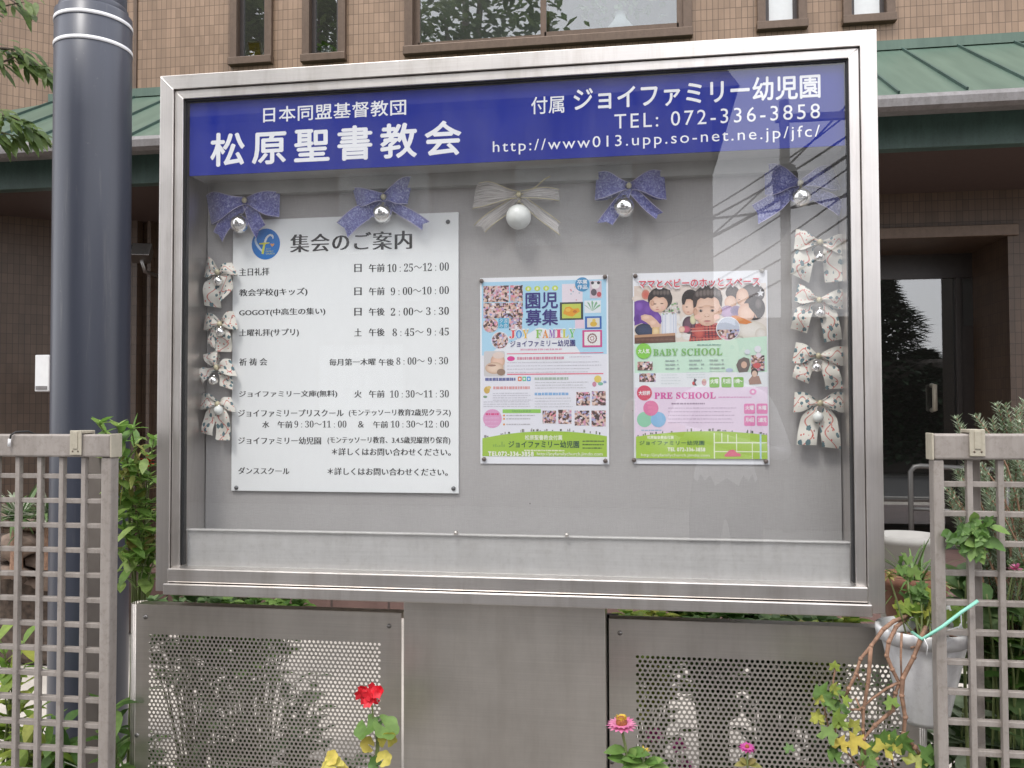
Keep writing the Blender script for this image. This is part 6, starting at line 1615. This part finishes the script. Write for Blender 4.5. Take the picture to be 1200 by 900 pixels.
for (pts, r0) in (([(1066, 721, 0.0), (1048, 728, -.06), (1035, 738, -.105), (1022, 757, -.11), (1008, 772, -.11), (1004, 790, -.11), (995, 807, -.11), (990, 818, -.105)], 0.0042), ([(1063, 725, 0.0), (1050, 735, -.07), (1042, 752, -.115), (1039, 768, -.115), (1046, 785, -.115), (1053, 800, -.112), (1049, 812, -.11), (1047, 832, -.11), (1025, 850, -.11), (1012, 865, -.11), (1013, 885, -.11)], 0.0044),
        ([(1084, 735, -.04), (1080, 748, -.11), (1070, 770, -.115), (1058, 795, -.115), (1057, 815, -.115), (1060, 840, -.112), (1060, 860, -.11), (1072, 876, -.108), (1082, 890, -.105)], 0.005), ([(1021, 758, -.11), (1019, 775, -.112), (1017, 800, -.112), (1013, 830, -.11), (1011, 855, -.11), (1012, 865, -.108)], 0.0038),
        ([(1058, 797, -.113), (1040, 806, -.11), (1020, 820, -.108), (1008, 832, -.106), (996, 832, -.104)], 0.0028), ([(1057, 742, -.11), (1056, 770, -.114), (1056, 797, -.115)], 0.0022), ([(1004, 785, -.11), (1007, 797, -.11)], 0.002), ([(1002, 818, -.104), (1011, 836, -.106), (1012, 850, -.108)], 0.0018)):
    P = [at(x, y, yy) for x, y, yy in pts]
    P = [p+Vector((rnd(-.0015, .0015), 0, rnd(-.001, .001))) for p in P]
    st.tube(P, [r0*(1.05-0.45*i/len(P))*rnd(0.85, 1.15) for i in range(len(P))], 7)
    for p in P[1:-1]: st.ball(p, r0*1.15, 8)
st.build('dry_stem', M['stem_brown'], t)
fo, f2, s2 = MB(), MB(), MB()
for (px, py) in ((1062, 668), (1078, 690), (1086, 700), (1068, 700), (1090, 712), (1055, 712), (1083, 718), (1072, 716), (1117, 715)):
    p = at(px, py, rnd(-0.03, 0.04)); s2.tube(bezier((cp.x+rnd(-.02, .02), yc, zrim-0.03), (p.x, yc, zrim), p, 5), 0.002, 5)
    for k in range(8): star_leaf(fo if py < 708 else f2, p+rdir()*rnd(0.0, 0.03), rdir(-.2, 1)+Vector((0, -1, .3)), rdir(), rnd(0.012, 0.022))
fb = MB(); p = at(1042, 676, -0.06); s2.tube(bezier((cp.x-0.03, yc, zrim-0.03), at(1055, 715, -0.05), p, 6), 0.0018, 5)
for k in range(14): leaf(fb, p+Vector((0, 0, 0.004)), rdir(-.9, .9), (0, 0, 1), rnd(0.012, 0.022), 0.009, 0.1, seg=2)
finish(t, (('foliage', fo, 'leaf_bush'), ('young_foliage', f2, 'leaf_lime'), ('stalk', s2, 'stem'), ('faded_flower', fb, 'leaf_yellow')))
m = MB(); a0, a1 = at(1081, 749, YT_-0.028), at(1146, 704, YT_-0.03)
tp = thing('plastic_tie', 'light green plastic tie slanting across the right fence from the white pot', 'tie', a0)
d_ = (a1-a0); m.tube([a0+Vector((-0.004, 0.05, 0.0)), a0, a0+d_*0.35+Vector((0, -0.003, -0.001)), a0+d_*0.7+Vector((0, -0.002, 0.001)), a1], 0.0032, 8); m.build('strip', M['green_tie'], tp)
m = MB(); m.tube([a0+Vector((0.002, -0.003, 0.002)), a0+Vector((0.008, -0.004, -0.012)), a0+Vector((0.006, -0.002, -0.03))], 0.0009, 5); m.tube([a1+Vector((-0.03, 0.002, -0.02)), a1+Vector((-0.026, 0.01, -0.05)), a1+Vector((-0.055, 0.02, -0.065))], 0.0012, 5); m.build('wire', M['white_plastic'], tp)

# ------------------------------------------------------------------ flowers in front of the board
YFl = -0.10
def flower_thing(name, label, px, cat='flower', yy=YFl):
    r_ = at(px, 900, yy); return thing(name, label, cat, (r_.x, yy, 0.22))
t = flower_thing('red_geranium', 'red geranium with round two toned leaves in front of the left screen', 437)
st, fo, fg, fl = MB(), MB(), MB(), MB()
base = Vector((at(441, 900, YFl).x, YFl, 0.22))
st.tube([base, at(441, 898, YFl), at(443, 870, YFl), at(439, 845, YFl), at(437, 838, YFl), at(436, 826, YFl), at(433, 816, YFl)], [0.006, 0.005, 0.0045, 0.003, 0.0022, 0.0018, 0.0015], 8)
s = scale_at(YFl)
for (px, py) in ((426, 807), (437, 805), (442, 812), (431, 815), (422, 813), (432, 823), (438, 818), (428, 819), (445, 809), (435, 810)):
    c = at(px, py, YFl-rnd(0.0, 0.02))
    nr = Vector((rnd(-.5, .5), -1, rnd(-.2, .6))).normalized(); u = nr.orthogonal().normalized()
    for k in range(5):
        q = u.copy(); q.rotate(Matrix.Rotation(2*PI*k/5, 3, nr)); leaf(fl, c, q+nr*rnd(0.05, 0.6), nr, 0.0135*rnd(.8, 1.1), 0.0125, rnd(-.1, .3), rnd(-.1, .25), seg=3)
for (px, py) in ((442, 824), (440, 820), (444, 821)): p = at(px, py, YFl); fl.ball(p, 0.003, 8)
lobed(fo, at(430, 853, YFl-.01), (-0.4, -0.55, 0.75), 15.5*s, 6, rot=1); lobed(fo, at(452, 853, YFl-.01), (0.45, -0.55, 0.7), 15.5*s, 6, rot=2); lobed(fo, at(441, 847, YFl+.015), (0, -0.5, 0.8), 8*s, 6)
lobed(fg, at(431, 872, YFl-.005), (-0.2, -0.95, 0.1), 9.5*s, 6, rot=2); lobed(fg, at(454, 866, YFl-.012), (0.3, -0.8, -0.35), 11*s, 6, rot=0.5); lobed(fg, at(450, 889, YFl-.012), (0.2, -0.9, 0.4), 9*s, 6)
lobed(fo, at(440, 896, YFl-.01), (-0.2, -0.9, 0.4), 9*s, 6, rot=2)
finish(t, (('stem', st, 'stem'), ('green_leaves', fo, 'leaf_bush'), ('golden_leaves', fg, 'leaf_gold'), ('bloom', fl, 'red_petal')))
t = flower_thing('golden_geranium', 'yellow leaved geranium without flowers at the lower edge, left of the red one', 390)
st, fg = MB(), MB(); b_ = Vector((at(390, 900, YFl).x, YFl, 0.22)); st.tube([b_, at(390, 898, YFl), at(389, 885, YFl)], 0.004, 7)
lobed(fg, at(389, 888, YFl-.01), (-0.2, -0.9, 0.5), 8.5*s, 6); lobed(fg, at(392, 898, YFl-.015), (0.2, -0.8, 0.6), 11*s, 6, rot=2); lobed(fg, at(383, 901, YFl-.005), (-0.4, -0.8, 0.5), 9*s, 6, rot=1); lobed(fg, at(401, 902, YFl-.005), (0.5, -0.7, 0.5), 7*s, 6, rot=1)
finish(t, (('stem', st, 'stem'), ('golden_leaves', fg, 'leaf_gold')))
def daisy(fl, eye, c, nr, r, n=16, mat_r=0.35):
    nr = Vector(nr).normalized(); u = nr.orthogonal().normalized()
    for ly in range(2):
        for k in range(n):
            q = u.copy(); q.rotate(Matrix.Rotation(2*PI*(k+ly*.5)/n, 3, nr)); leaf(fl, Vector(c)+nr*0.002*ly, q+nr*(0.03+0.18*ly), nr, r*(1-0.12*ly)*rnd(0.92, 1.05), r*0.36, 0.02, 0.1, seg=3)
    eye.ball(Vector(c)+nr*r*0.2, r*mat_r, 14, 1.15)
t = flower_thing('pink_zinnia', 'pink zinnia with a yellow and brown centre in front of the right screen', 733)
st, fl, ey, yl, fo = MB(), MB(), MB(), MB(), MB()
c = at(728.5, 850.5, YFl); daisy(fl, ey, c, (-0.04, -0.1, 1.0), 18.5*s)
for k in range(40): a = rnd(0, 6.28); leaf(yl, c+Vector((0.35*17*s*math.cos(a)*rnd(.5, 1), 0.35*17*s*math.sin(a)*rnd(.5, 1), 0.012)), (math.cos(a)*.4, math.sin(a)*.4, 1), (0, 0, 1), 0.009, 0.005, 0, seg=2)
st.tube([Vector((at(736, 900, YFl).x, YFl, 0.22)), at(736, 898, YFl), at(733, 875, YFl), at(730, 862, YFl), c], [0.003]*4+[0.002], 7)
for (px, py, dx, dz, ll) in ((734, 880, -1, .3, .05), (735, 884, 1, .5, .055), (735, 893, -.9, .6, .05), (737, 896, 1, .2, .05), (738, 890, .3, .9, .045), (735, 898, -.2, 1, .04)): leaf(fo, at(px, py, YFl), (dx, -.3, dz), (0, -.5, .8), ll, ll*.5, .3)
finish(t, (('stem', st, 'stem'), ('petals', fl, 'pink_petal'), ('centre', ey, 'flower_eye'), ('stamens', yl, 'yellow_petal'), ('leaves', fo, 'leaf_bush')))
t = flower_thing('flower_bud', 'half open yellow bud on a leafy stalk right of the pink zinnia', 756)
st, fl, fo = MB(), MB(), MB(); c = at(755, 883, YFl)
for k in range(16): leaf(fl, c, rdir(.1, 1), (0, 0, 1), 0.016, 0.006, 0, seg=2)
st.tube([Vector((at(752, 900, YFl).x, YFl, 0.22)), at(753, 899, YFl), c], 0.0025, 6)
for (px, py, dx, dz) in ((754, 893, -1, .4), (755, 894, 1, .5), (753, 898, -1, .1), (755, 898, 1, .8), (760, 896, 1, .1)): leaf(fo, at(px, py, YFl), (dx, -.3, dz), (0, -.5, .8), .05, .02, .2)
finish(t, (('stem', st, 'stem'), ('petals', fl, 'yellow_petal'), ('leaves', fo, 'leaf_bush')))
t = flower_thing('magenta_zinnia', 'small magenta flower on a thin stalk in front of the right screen', 876)
st, fl, ey, fo = MB(), MB(), MB(), MB(); c = at(875.5, 877, YFl); daisy(fl, ey, c, (0, -0.2, 0.9), 9.8*s, 12, .25)
st.tube([Vector((at(876, 900, YFl).x, YFl, 0.22)), at(876, 899, YFl), c], 0.002, 6)
for (dx, dz) in ((-1, .3), (1, .3), (-.6, .8), (.6, .8)): leaf(fo, at(876, 896, YFl), (dx, -.3, dz), (0, -.5, .8), .03, .014, .3)
finish(t, (('stem', st, 'stem'), ('petals', fl, 'magenta_petal'), ('centre', ey, 'flower_eye'), ('leaves', fo, 'leaf_yellow')))
for (px, py, lab) in ((766, 863, 'magenta flower showing through the holes, nearest the pink zinnia'), (797, 876, 'magenta flower showing through the holes right of the yellow bud'), (803, 898, 'magenta flower at the bottom edge behind the right screen')):
    c = at(px, py, 0.13); t = thing('magenta_flower', lab, 'flower', (c.x, 0.13, 0.22), 'magenta flowers behind the right screen')
    st, fl = MB(), MB(); st.tube([(c.x, 0.13, 0.22), c], 0.003, 6)
    for k in range(40): leaf(fl, c, rdir(-.2, 1)+Vector((0, -.3, 0)), (0, 0, 1), 0.024, 0.012, .1, seg=2)
    finish(t, (('stem', st, 'stem'), ('petals', fl, 'magenta_petal')))
t = flower_thing('ivy_geranium', 'ivy leaved plant with green and yellow star shaped leaves below the hanging pot', 1000)
st, fo, fg, fr_ = MB(), MB(), MB(), MB()
rt = Vector((at(1010, 900, YFl).x, YFl, 0.22))
def sl(mb_, px, py, r_, nr=None, up=None): star_leaf(mb_, at(px, py, YFl-rnd(0, .025)), nr or (rnd(-.8, .8), -1, rnd(-.1, 1.0)), up or (rnd(-.7, .7), -.2, 1), r_*s*rnd(.85, 1.15), 5, rnd(.1, .38))
for (px, py, r_) in ((963, 815, 10), (971, 823, 10), (982, 812, 9), (985, 832, 9), (975, 832, 8), (970, 862, 9), (982, 876, 10), (1018, 885, 10), (1035, 870, 9), (1058, 870, 10), (1046, 865, 8), (1090, 885, 10), (925, 878, 5), (978, 887, 9), (1015, 897, 9), (1062, 878, 9), (1090, 897, 9)): sl(fo, px, py, r_*1.35)
for (px, py, r_) in ((978, 782, 5), (977, 808, 6), (958, 842, 7), (983, 845, 9), (1000, 852, 7), (960, 820, 6), (1045, 825, 7), (1073, 893, 10), (986, 850, 6), (993, 822, 6)): sl(fr_, px, py, r_*1.45)
for (px, py, r_) in ((1005, 873, 12), (1036, 877, 12), (1048, 874, 8), (985, 873, 8), (959, 843, 6)): sl(fg, px, py, r_*1.3, (rnd(-.2, .2), -1, .25))
for ps in ([(980, 778), (977, 795), (975, 815), (978, 840), (980, 870)], [(963, 815), (968, 840), (978, 880)], [(1005, 873), (1012, 890), (1010, 899)], [(1036, 877), (1045, 890), (1047, 899)], [(1073, 893), (1074, 899)], [(985, 873), (1000, 890), (1008, 899)]):
    st.tube([at(x, y, YFl) for x, y in ps], 0.0018, 6)
st.tube([rt, at(1010, 899, YFl), at(1030, 888, YFl)], 0.003, 6)
finish(t, (('stem', st, 'stem_brown'), ('green_leaves', fo, 'leaf_bush'), ('lime_leaves', fr_, 'leaf_lime'), ('golden_leaves', fg, 'leaf_gold')))

# ------------------------------------------------------------------ trees
def tree(label, loc, group, height, crown_r, n_leaf, ll, leafm, seed, crown_z=None, limbs=9, cat='tree', squash=1.0, name='tree'):
    rs = random.Random(seed); loc = Vector(loc)
    t = thing(name, label, cat, loc, group)
    tr = MB(); tr.tube([loc, loc+Vector((rs.uniform(-.1, .1), 0, height*.3)), loc+Vector((rs.uniform(-.2, .2), 0, height*.62)), loc+Vector((0, 0, height*.9))], [height*.025, height*.021, height*.014, height*.004], 10)
    fo = MB(); cz = crown_z or height*.62
    tips = []
    for k in range(limbs):
        a = 2*PI*k/limbs+rs.uniform(-.3, .3); z0 = rs.uniform(.3, .6)*height
        q = loc+Vector((math.cos(a)*crown_r*rs.uniform(.5, .85), math.sin(a)*crown_r*rs.uniform(.5, .85), min(height*.95, z0+rs.uniform(.15, .4)*height)))
        pts = bezier(loc+Vector((0, 0, z0)), (loc+Vector((0, 0, z0))).lerp(q, .5)+Vector((0, 0, .05*height)), q, 6)
        tr.tube(pts, [height*.011*(1-.8*i/6) for i in range(7)], 6); tips += pts[3:]
    tr.build('trunk', M['bark'], t)
    clumps = []
    for k in range(34):
        d = Vector((rs.gauss(0, 1), rs.gauss(0, 1), rs.gauss(0, 1))).normalized(); rr_ = rs.uniform(.45, 1.0)
        clumps.append((loc+Vector((d.x*crown_r*rr_, d.y*crown_r*rr_, cz+d.z*crown_r*squash*rr_)), crown_r*rs.uniform(.18, .34)))
    clumps += [(p, crown_r*.25) for p in tips]
    for k in range(n_leaf):
        c, r_ = rs.choice(clumps); d = Vector((rs.gauss(0, 1), rs.gauss(0, 1), rs.gauss(0, .8)))*r_*.55
        leaf(fo, c+d, rdir(-.7, .5), (0, 0, 1), ll*rs.uniform(.6, 1.2), ll*.55, .2, seg=2)
    fo.build('crown', M[leafm], t)
    return t
# tree at the upper left, its twigs hang into the picture behind the pole
tl = Vector((at(-330, 300, 1.25).x, 1.25, 0.25))
t = thing('street_tree', 'tree whose green twigs hang in at the upper left beside the dark pole', 'tree', tl)
tr, fo = MB(), MB()
tr.tube([tl, tl+Vector((.05, 0, 1.2)), tl+Vector((.1, 0, 2.2)), tl+Vector((.12, 0.1, 3.4))], [.11, .095, .08, .05], 12)
for (pts, nl) in (([(-260, 60), (-80, 30), (-20, 12), (30, 2)], 26), ([(-280, 150), (-100, 55), (-30, 55), (20, 58), (52, 82)], 70), ([(-270, 190), (-90, 110), (-20, 125), (20, 140), (45, 158)], 72), ([(-280, 140), (-120, 80), (-40, 75), (5, 72), (30, 62)], 30), ([(-280, 160), (-110, 130), (-40, 145), (0, 155), (20, 160)], 30), ([(-200, 40), (-60, -20), (0, -10), (24, 8)], 16)):
    P = [at(x, y, 1.22+rnd(-.06, .06)) for x, y in pts]; P[0] = Vector((tl.x+.1, 1.25, P[0].z))
    Q = []
    for i in range(len(P)-1): Q += [P[i].lerp(P[i+1], j/4) for j in range(4)]
    Q.append(P[-1])
    tr.tube(Q, [.022*(1-i/len(Q))**1.6+.0016 for i in range(len(Q))], 6)
    for k in range(nl):
        f = len(Q)*(0.45+.55*(k+rnd(0, 1))/nl); i = min(int(f), len(Q)-2); p = Q[i].lerp(Q[i+1], f-i)
        leaf(fo, p+Vector((rnd(-.02, .02), rnd(-.05, .05), rnd(-.03, .02))), (rnd(.15, 1), rnd(-.5, .3), rnd(-1.0, .15)), (0, -.5, 1), rnd(.05, .095), rnd(.017, .028), .25, .15, seg=4)
for k in range(500):
    p = tl+Vector((rnd(-.9, .15), rnd(-.8, .8), rnd(2.2, 3.6))); leaf(fo, p, rdir(-1, .2), (0, 0, 1), rnd(.06, .1), .035, .25, seg=2)
finish(t, (('trunk', tr, 'bark'), ('foliage', fo, 'leaf_tree')))

# ------------------------------------------------------------------ across the street: what the glass mirrors
def house(name, label, x0, x1, y0, y1, h, wallm, roofm, windows, group='houses across the street'):
    t = thing(name, label, 'house', ((x0+x1)/2, (y0+y1)/2, 0.0), group)
    m = MB(); m.box(x0, x1, y0, y1, 0.005, h); m.build('wall', M[wallm], t)
    m = MB(); o = .35; xm = (y0+y1)/2
    m.mesh([(x0-o, y0-o, h), (x1+o, y0-o, h), (x1+o, y1+o, h), (x0-o, y1+o, h), (x0-o, xm, h+1.5), (x1+o, xm, h+1.5)], [(0,1,5,4), (2,3,4,5), (0,4,3), (1,2,5), (0,3,2,1)]); m.build('roof', M[roofm], t)
    for (a, b, c, d) in windows:
        m = MB(); m.box(a-.06, b+.06, y1+.002, y1+.06, c-.06, d+.06); w_ = m.build('window', M['bronze'], t); m = MB(); m.box(a, b, y1+.061, y1+.07, c, d); m.build('pane', M['win_glass'], w_)
    return t
M['pale_wall'] = plain('pale_render', (0.62, 0.60, 0.57), 0.9, var=0.06, scale=2)
M['brown_wall'] = plain('brown_render', (0.17, 0.15, 0.14), 0.9, var=0.12, scale=2)
M['roof_tile'] = plain('grey_roof_tiles', (0.10, 0.09, 0.09), 0.7, var=0.2, scale=6)
M['red_roof'] = plain('red_roof_tiles', (0.2, 0.085, 0.06), 0.8, var=0.2, scale=6)
yA = -10.5
xr_ = mirrored(835, 200, 0.016, yA).x
house('dark_house', 'dark brown building across the street, mirrored in the left of the glass', -9.0, xr_, yA-5, yA, 5.9, 'brown_wall', 'roof_tile', [(-4.5, -3.2, 1.0, 2.4), (-1.5, 0.2, 3.6, 5.0), (-4.2, -2.8, 3.6, 5.0), (-1.2, 0.4, 1.0, 2.6)])
yC = -14.5
c0, c1 = mirrored(812, 400, 0.016, yC), mirrored(1090, 372, 0.016, yC)
house('low_house', 'low pale house across the street, mirrored in the right of the glass', c0.x, c1.x, yC-5, yC, c1.z-1.5, 'pale_wall', 'roof_tile', [(c1.x-2.5, c1.x-1.2, 1.0, 2.0)])
# dark awning along the foot of the brown building
az = mirrored(600, 309, 0.016, yA+.7).z
m = MB(); m.mesh([(-8.9, yA+.01, az+.35), (xr_-.25, yA+.01, az+.35), (xr_-.25, yA+.7, az), (-8.9, yA+.7, az), (-8.9, yA+.01, az-.5), (xr_-.25, yA+.01, az-.5), (xr_-.25, yA+.7, az-.5), (-8.9, yA+.7, az-.5)], [(0,3,2,1), (4,5,6,7), (0,4,7,3), (1,2,6,5), (3,7,6,2)])
tag(m.build('awning', plain('dark_awning', (0.04, 0.045, 0.05), .8)), 'long dark awning along the brown building across the street', 'awning')
xg0 = mirrored(700, 400, .016, -8.6).x
m = MB(); m.box(xr_+.1, 9.0, -8.7, -8.55, 0.005, mirrored(900, 372, .016, -8.55).z); tag(m.build('garden_wall', M['brown_wall'], bevel=.02), 'brown garden wall across the street, mirrored low in the glass', 'wall')
# utility pole with cables
yU = -13.0+4.6
pu = mirrored(921, 300, .016, yU); ru = 6.0*scale_at(-yU)
t = thing('utility_pole', 'grey concrete utility pole with cross arm across the street, mirrored in the glass', 'pole', (pu.x, yU, 0))
ztp = mirrored(921, 118, .016, yU).z
m = MB(); m.tube([(pu.x, yU, 0.0), (pu.x, yU, ztp)], [ru*1.1, ru*.9], 14); m.build('shaft', M['concrete'], t)
m = MB(); m.box(pu.x-.1, pu.x+.95, yU-.04, yU+.04, ztp-.25, ztp-.17); m.build('cross_arm', M['steel_dark'], t)
m = MB(); zk = mirrored(921, 215, .016, yU).z; m.lathe((pu.x, yU, zk), [(.0001, -.18), (.13, -.18), (.15, .1), (.12, .2), (.0001, .2)], 12); m.build('transformer', M['black'], t)
for (ax, ay, bx, by, rc, lab) in ((838, 268, 1010, 163, .02, 'thick cable crossing the mirrored pole from low left to high right'), (836, 246, 1010, 140, .014, 'second cable crossing the mirrored pole, above the thick one'), (870, 236, 1010, 96, .012, 'steep thin cable right of the mirrored pole'), (820, 250, 1010, 218, .016, 'flattest cable crossing the mirrored pole'), (868, 215, 1010, 112, .01, 'thin cable in the upper right of the mirrored sky'), (845, 318, 1010, 205, .012, 'lowest slanting cable under the mirrored transformer'), (815, 306, 1010, 178, .01, 'long thin cable passing below the mirrored cross arm'), (905, 300, 1010, 232, .012, 'short cable right of the mirrored transformer'), (858, 350, 1010, 262, .012, 'last low cable mirrored above the holly bows')):
    A_ = mirrored(ax-60, ay+(ay-by)*60/(bx-ax), .016, yU-.25); B_ = mirrored(bx+60, by-(ay-by)*60/(bx-ax), .016, yU-.25)
    m = MB(); m.tube([A_.lerp(B_, i/12)-Vector((0, 0, .12*4*(i/12)*(1-i/12))) for i in range(13)], rc, 6)
    tag(m.build('cable', M['black'], loc=A_), lab, 'cable', 'cables of the utility pole')
# conifer and red roofed house mirrored in the entrance door
YDm = YD+.025
cq = mirrored(1046, 560, YDm, -10.5)
xt = cq.x
def conifer(label, x, y, h, r, n, seed):
    rs = random.Random(seed); t = thing('conifer', label, 'tree', (x, y, 0.005)); tr, fo = MB(), MB()
    tr.tube([(x, y, 0), (x, y, h)], [.14, .02], 8)
    for k in range(n):
        z = h*rs.uniform(.08, 1)**.9; rr_ = r*(1-z/h)**.8*rs.uniform(.35, 1.08)*(1+.25*math.sin(z*4.2)); a = rs.uniform(0, 2*PI)
        leaf(fo, (x+rr_*math.cos(a), y+rr_*math.sin(a), z), (math.cos(a), math.sin(a), rs.uniform(-.2, .6)), (0, 0, 1), rs.uniform(.2, .4), .12, .2, seg=2)
    fo.build('crown', M['leaf_conifer'], t); tr.build('trunk', M['bark'], t)
zt_ = mirrored(1046, 318, YDm, -10.5).z
conifer('dark conifer across the street, mirrored in the glass entrance door', mirrored(1040, 560, YDm, -9).x, -9.2, mirrored(1046, 326, YDm, -9.2).z, 1.75, 6500, 3)
conifer('low broad conifer across the street, mirrored low in the entrance door', mirrored(1085, 560, YDm, -9).x, -9.0, mirrored(1100, 412, YDm, -9.0).z, 1.9, 5200, 5)
# broad trees across the street, mirrored in the upper windows
for (px_, lab, sd, r_, dz_) in ((545, 'broad tree across the street, mirrored in the wide upper window', 11, 3.3, 0), (355, 'tall tree across the street, mirrored in the two narrow windows', 12, 3.0, .6)):
    p = mirrored(px_, 25, YW, -14)
    tree(lab, (p.x, -14, 0), 'trees across the street', p.z+3.0+dz_, r_, 3600 if sd == 11 else 7000, .34, 'leaf_tree', sd, p.z+dz_)

# ------------------------------------------------------------------ the photographer, faintly mirrored in the glass
def photographer():
    yp = -2.42
    xc = mirrored(850, 600, .016, yp).x
    gz = 0.1
    t = thing('person', 'person in a white shirt holding up a phone, faintly mirrored in the glass', 'person', (xc, yp, gz))
    ph = Vector((CAM.x, CAM.y-0.02, CAM.z))
    J, E, Rr, Mt = [], [], [], []
    def j(p, r, parent=None):
        J.append(Vector(p)); Rr.append(r)
        if parent is not None: E.append((parent, len(J)-1))
        return len(J)-1
    z = lambda h: gz+h
    pel = j((xc, yp, z(.93)), (.15, .11)); wai = j((xc, yp, z(1.08)), (.135, .10), pel); che = j((xc, yp, z(1.26)), (.16, .115), wai)
    shc = j((xc, yp, z(1.39)), (.14, .09), che); nek = j((xc, yp+.01, z(1.48)), (.055, .055), shc); chin = j((xc, yp+.02, z(1.55)), (.07, .075), nek); hed = j((xc, yp+.02, z(1.63)), (.082, .1), chin); top = j((xc, yp+.01, z(1.69)), (.06, .07), hed)
    for s_ in (-1, 1):
        sh = j((xc+s_*.18, yp, z(1.37)), (.06, .06), shc)
        wr = Vector((ph.x+s_*.065, ph.y-.05, ph.z-.07))
        el = Vector((xc+s_*.27, yp+.13, z(1.10))) if s_ > 0 else Vector((xc-.30, yp+.17, z(1.12)))
        e_ = j(el, (.043, .043), sh); w_ = j(wr, (.027, .024), e_); hd = j(wr+Vector((-s_*.004, .025, .06)), (.034, .018), w_)
        b_ = J[hd]
        for k in range(4):
            a = b_+Vector((-s_*.004, .012, .004+.017*k-.012)); m_ = a+Vector((-s_*.012, .03, .006)); n_ = m_+Vector((-s_*.022-.002*k, .012, .003))
            f1 = j(a, (.009, .009), hd); f2 = j(m_, (.0085, .0085), f1); j(n_, (.007, .007), f2)
        th = j(b_+Vector((-s_*.018, -.004, .0)), (.0105, .0105), hd); j(b_+Vector((-s_*.035, -.002, .026)), (.009, .009), th)
        hp = j((xc+s_*.095, yp, z(.86)), (.095, .1), pel); kn = j((xc+s_*.105, yp+.015, z(.48)), (.06, .065), hp); an = j((xc+s_*.11, yp-.02, z(.09)), (.042, .045), kn); j((xc+s_*.12, yp+.12, z(.045)), (.045, .035), an)
    bm = bmesh.new(); sk = bm.verts.layers.skin.verify()
    vs = []
    for p, r in zip(J, Rr):
        v = bm.verts.new(p-Vector((xc, yp, gz))); v[sk].radius = r; vs.append(v)
    vs[0][sk].use_root = True
    for a, b_ in E: bm.edges.new((vs[a], vs[b_]))
    me = bpy.data.meshes.new('body_skeleton'); bm.to_mesh(me); bm.free()
    o = bpy.data.objects.new('body_skeleton', me); COL.objects.link(o)
    sm_ = o.modifiers.new('skin', 'SKIN'); sm_.use_smooth_shade = True
    sb = o.modifiers.new('sub', 'SUBSURF'); sb.levels = 2; sb.render_levels = 2
    bpy.context.view_layer.update()
    dg = bpy.context.evaluated_depsgraph_get()
    body = bpy.data.meshes.new_from_object(o.evaluated_get(dg))
    bpy.data.objects.remove(o)
    for mt in (plain('white_shirt', (.78, .78, .8), .85, var=.04, scale=20), plain('skin', (.55, .34, .25), .5, var=.05), plain('dark_trousers', (.03, .032, .045), .85), plain('dark_shoes', (.02, .02, .02), .4)): body.materials.append(mt)
    wr2 = [Vector((ph.x+s_*.065-xc, ph.y-.05-yp, ph.z-.07-gz)) for s_ in (-1, 1)]
    for p in body.polygons:
        c = p.center; p.use_smooth = True
        near = min((c-w).length for w in wr2)
        p.material_index = 1 if (c.z > 1.475 or near < .13) else 3 if c.z < .1 else 2 if c.z < .985 else 0
    bo = bpy.data.objects.new('body', body); COL.objects.link(bo); bo.parent = t
    hc = Vector((xc, yp+.015, z(1.64)))
    m = MB(); m.smooth = True; V, F = [], []
    for i in range(10):
        for k in range(24):
            a, b_ = 2*PI*k/24, PI*.62*i/9; rr_ = .096*(1+.04*math.sin(k*3+i))
            fr_ = 1 if math.sin(a) < .35 or b_ < .85 else .55
            V.append(hc+Vector((rr_*math.sin(b_)*math.cos(a)*fr_, -.012+1.12*rr_*math.sin(b_)*math.sin(a)*fr_, .105*math.cos(b_)+.01)))
    for i in range(9):
        for k in range(24): F.append((i*24+k, i*24+(k+1) % 24, (i+1)*24+(k+1) % 24, (i+1)*24+k))
    m.mesh(V, F); m.build('hair', plain('black_hair', (.015, .013, .012), .5), t)
    for s_ in (-1, 1):
        m = MB(); m.ball(hc+Vector((s_*.03, .085, -.015)), .011, 12); m.build('eye', M['black'], t)
        m = MB(); m.ball(hc+Vector((s_*.085, -.005, -.03)), .02, 12, 1.5); m.build('ear', body.materials[1], t)
    m = MB(); m.ball(hc+Vector((0, .1, -.04)), .012, 12, 1.5); m.build('nose', body.materials[1], t)
    m = MB(); m.tube([hc+Vector((-.02, .085, -.07)), hc+Vector((0, .093, -.07)), hc+Vector((.02, .085, -.07))], .004, 6); m.build('mouth', plain('lips', (.4, .15, .13), .5), t)
    p = thing('phone', 'slim dark phone held up by the person taking the photograph', 'phone', ph+Vector((0, -.012, -.03)))
    m = MB(); m.box(ph.x-.036, ph.x+.036, ph.y-.016, ph.y-.008, ph.z-.10, ph.z+.045); m.build('case', M['black'], p, bevel=.004)
    m = MB(); m.box(ph.x-.034, ph.x+.034, ph.y-.0168, ph.y-.0161, ph.z-.098, ph.z+.043); m.build('screen', M['black'], p)
photographer()
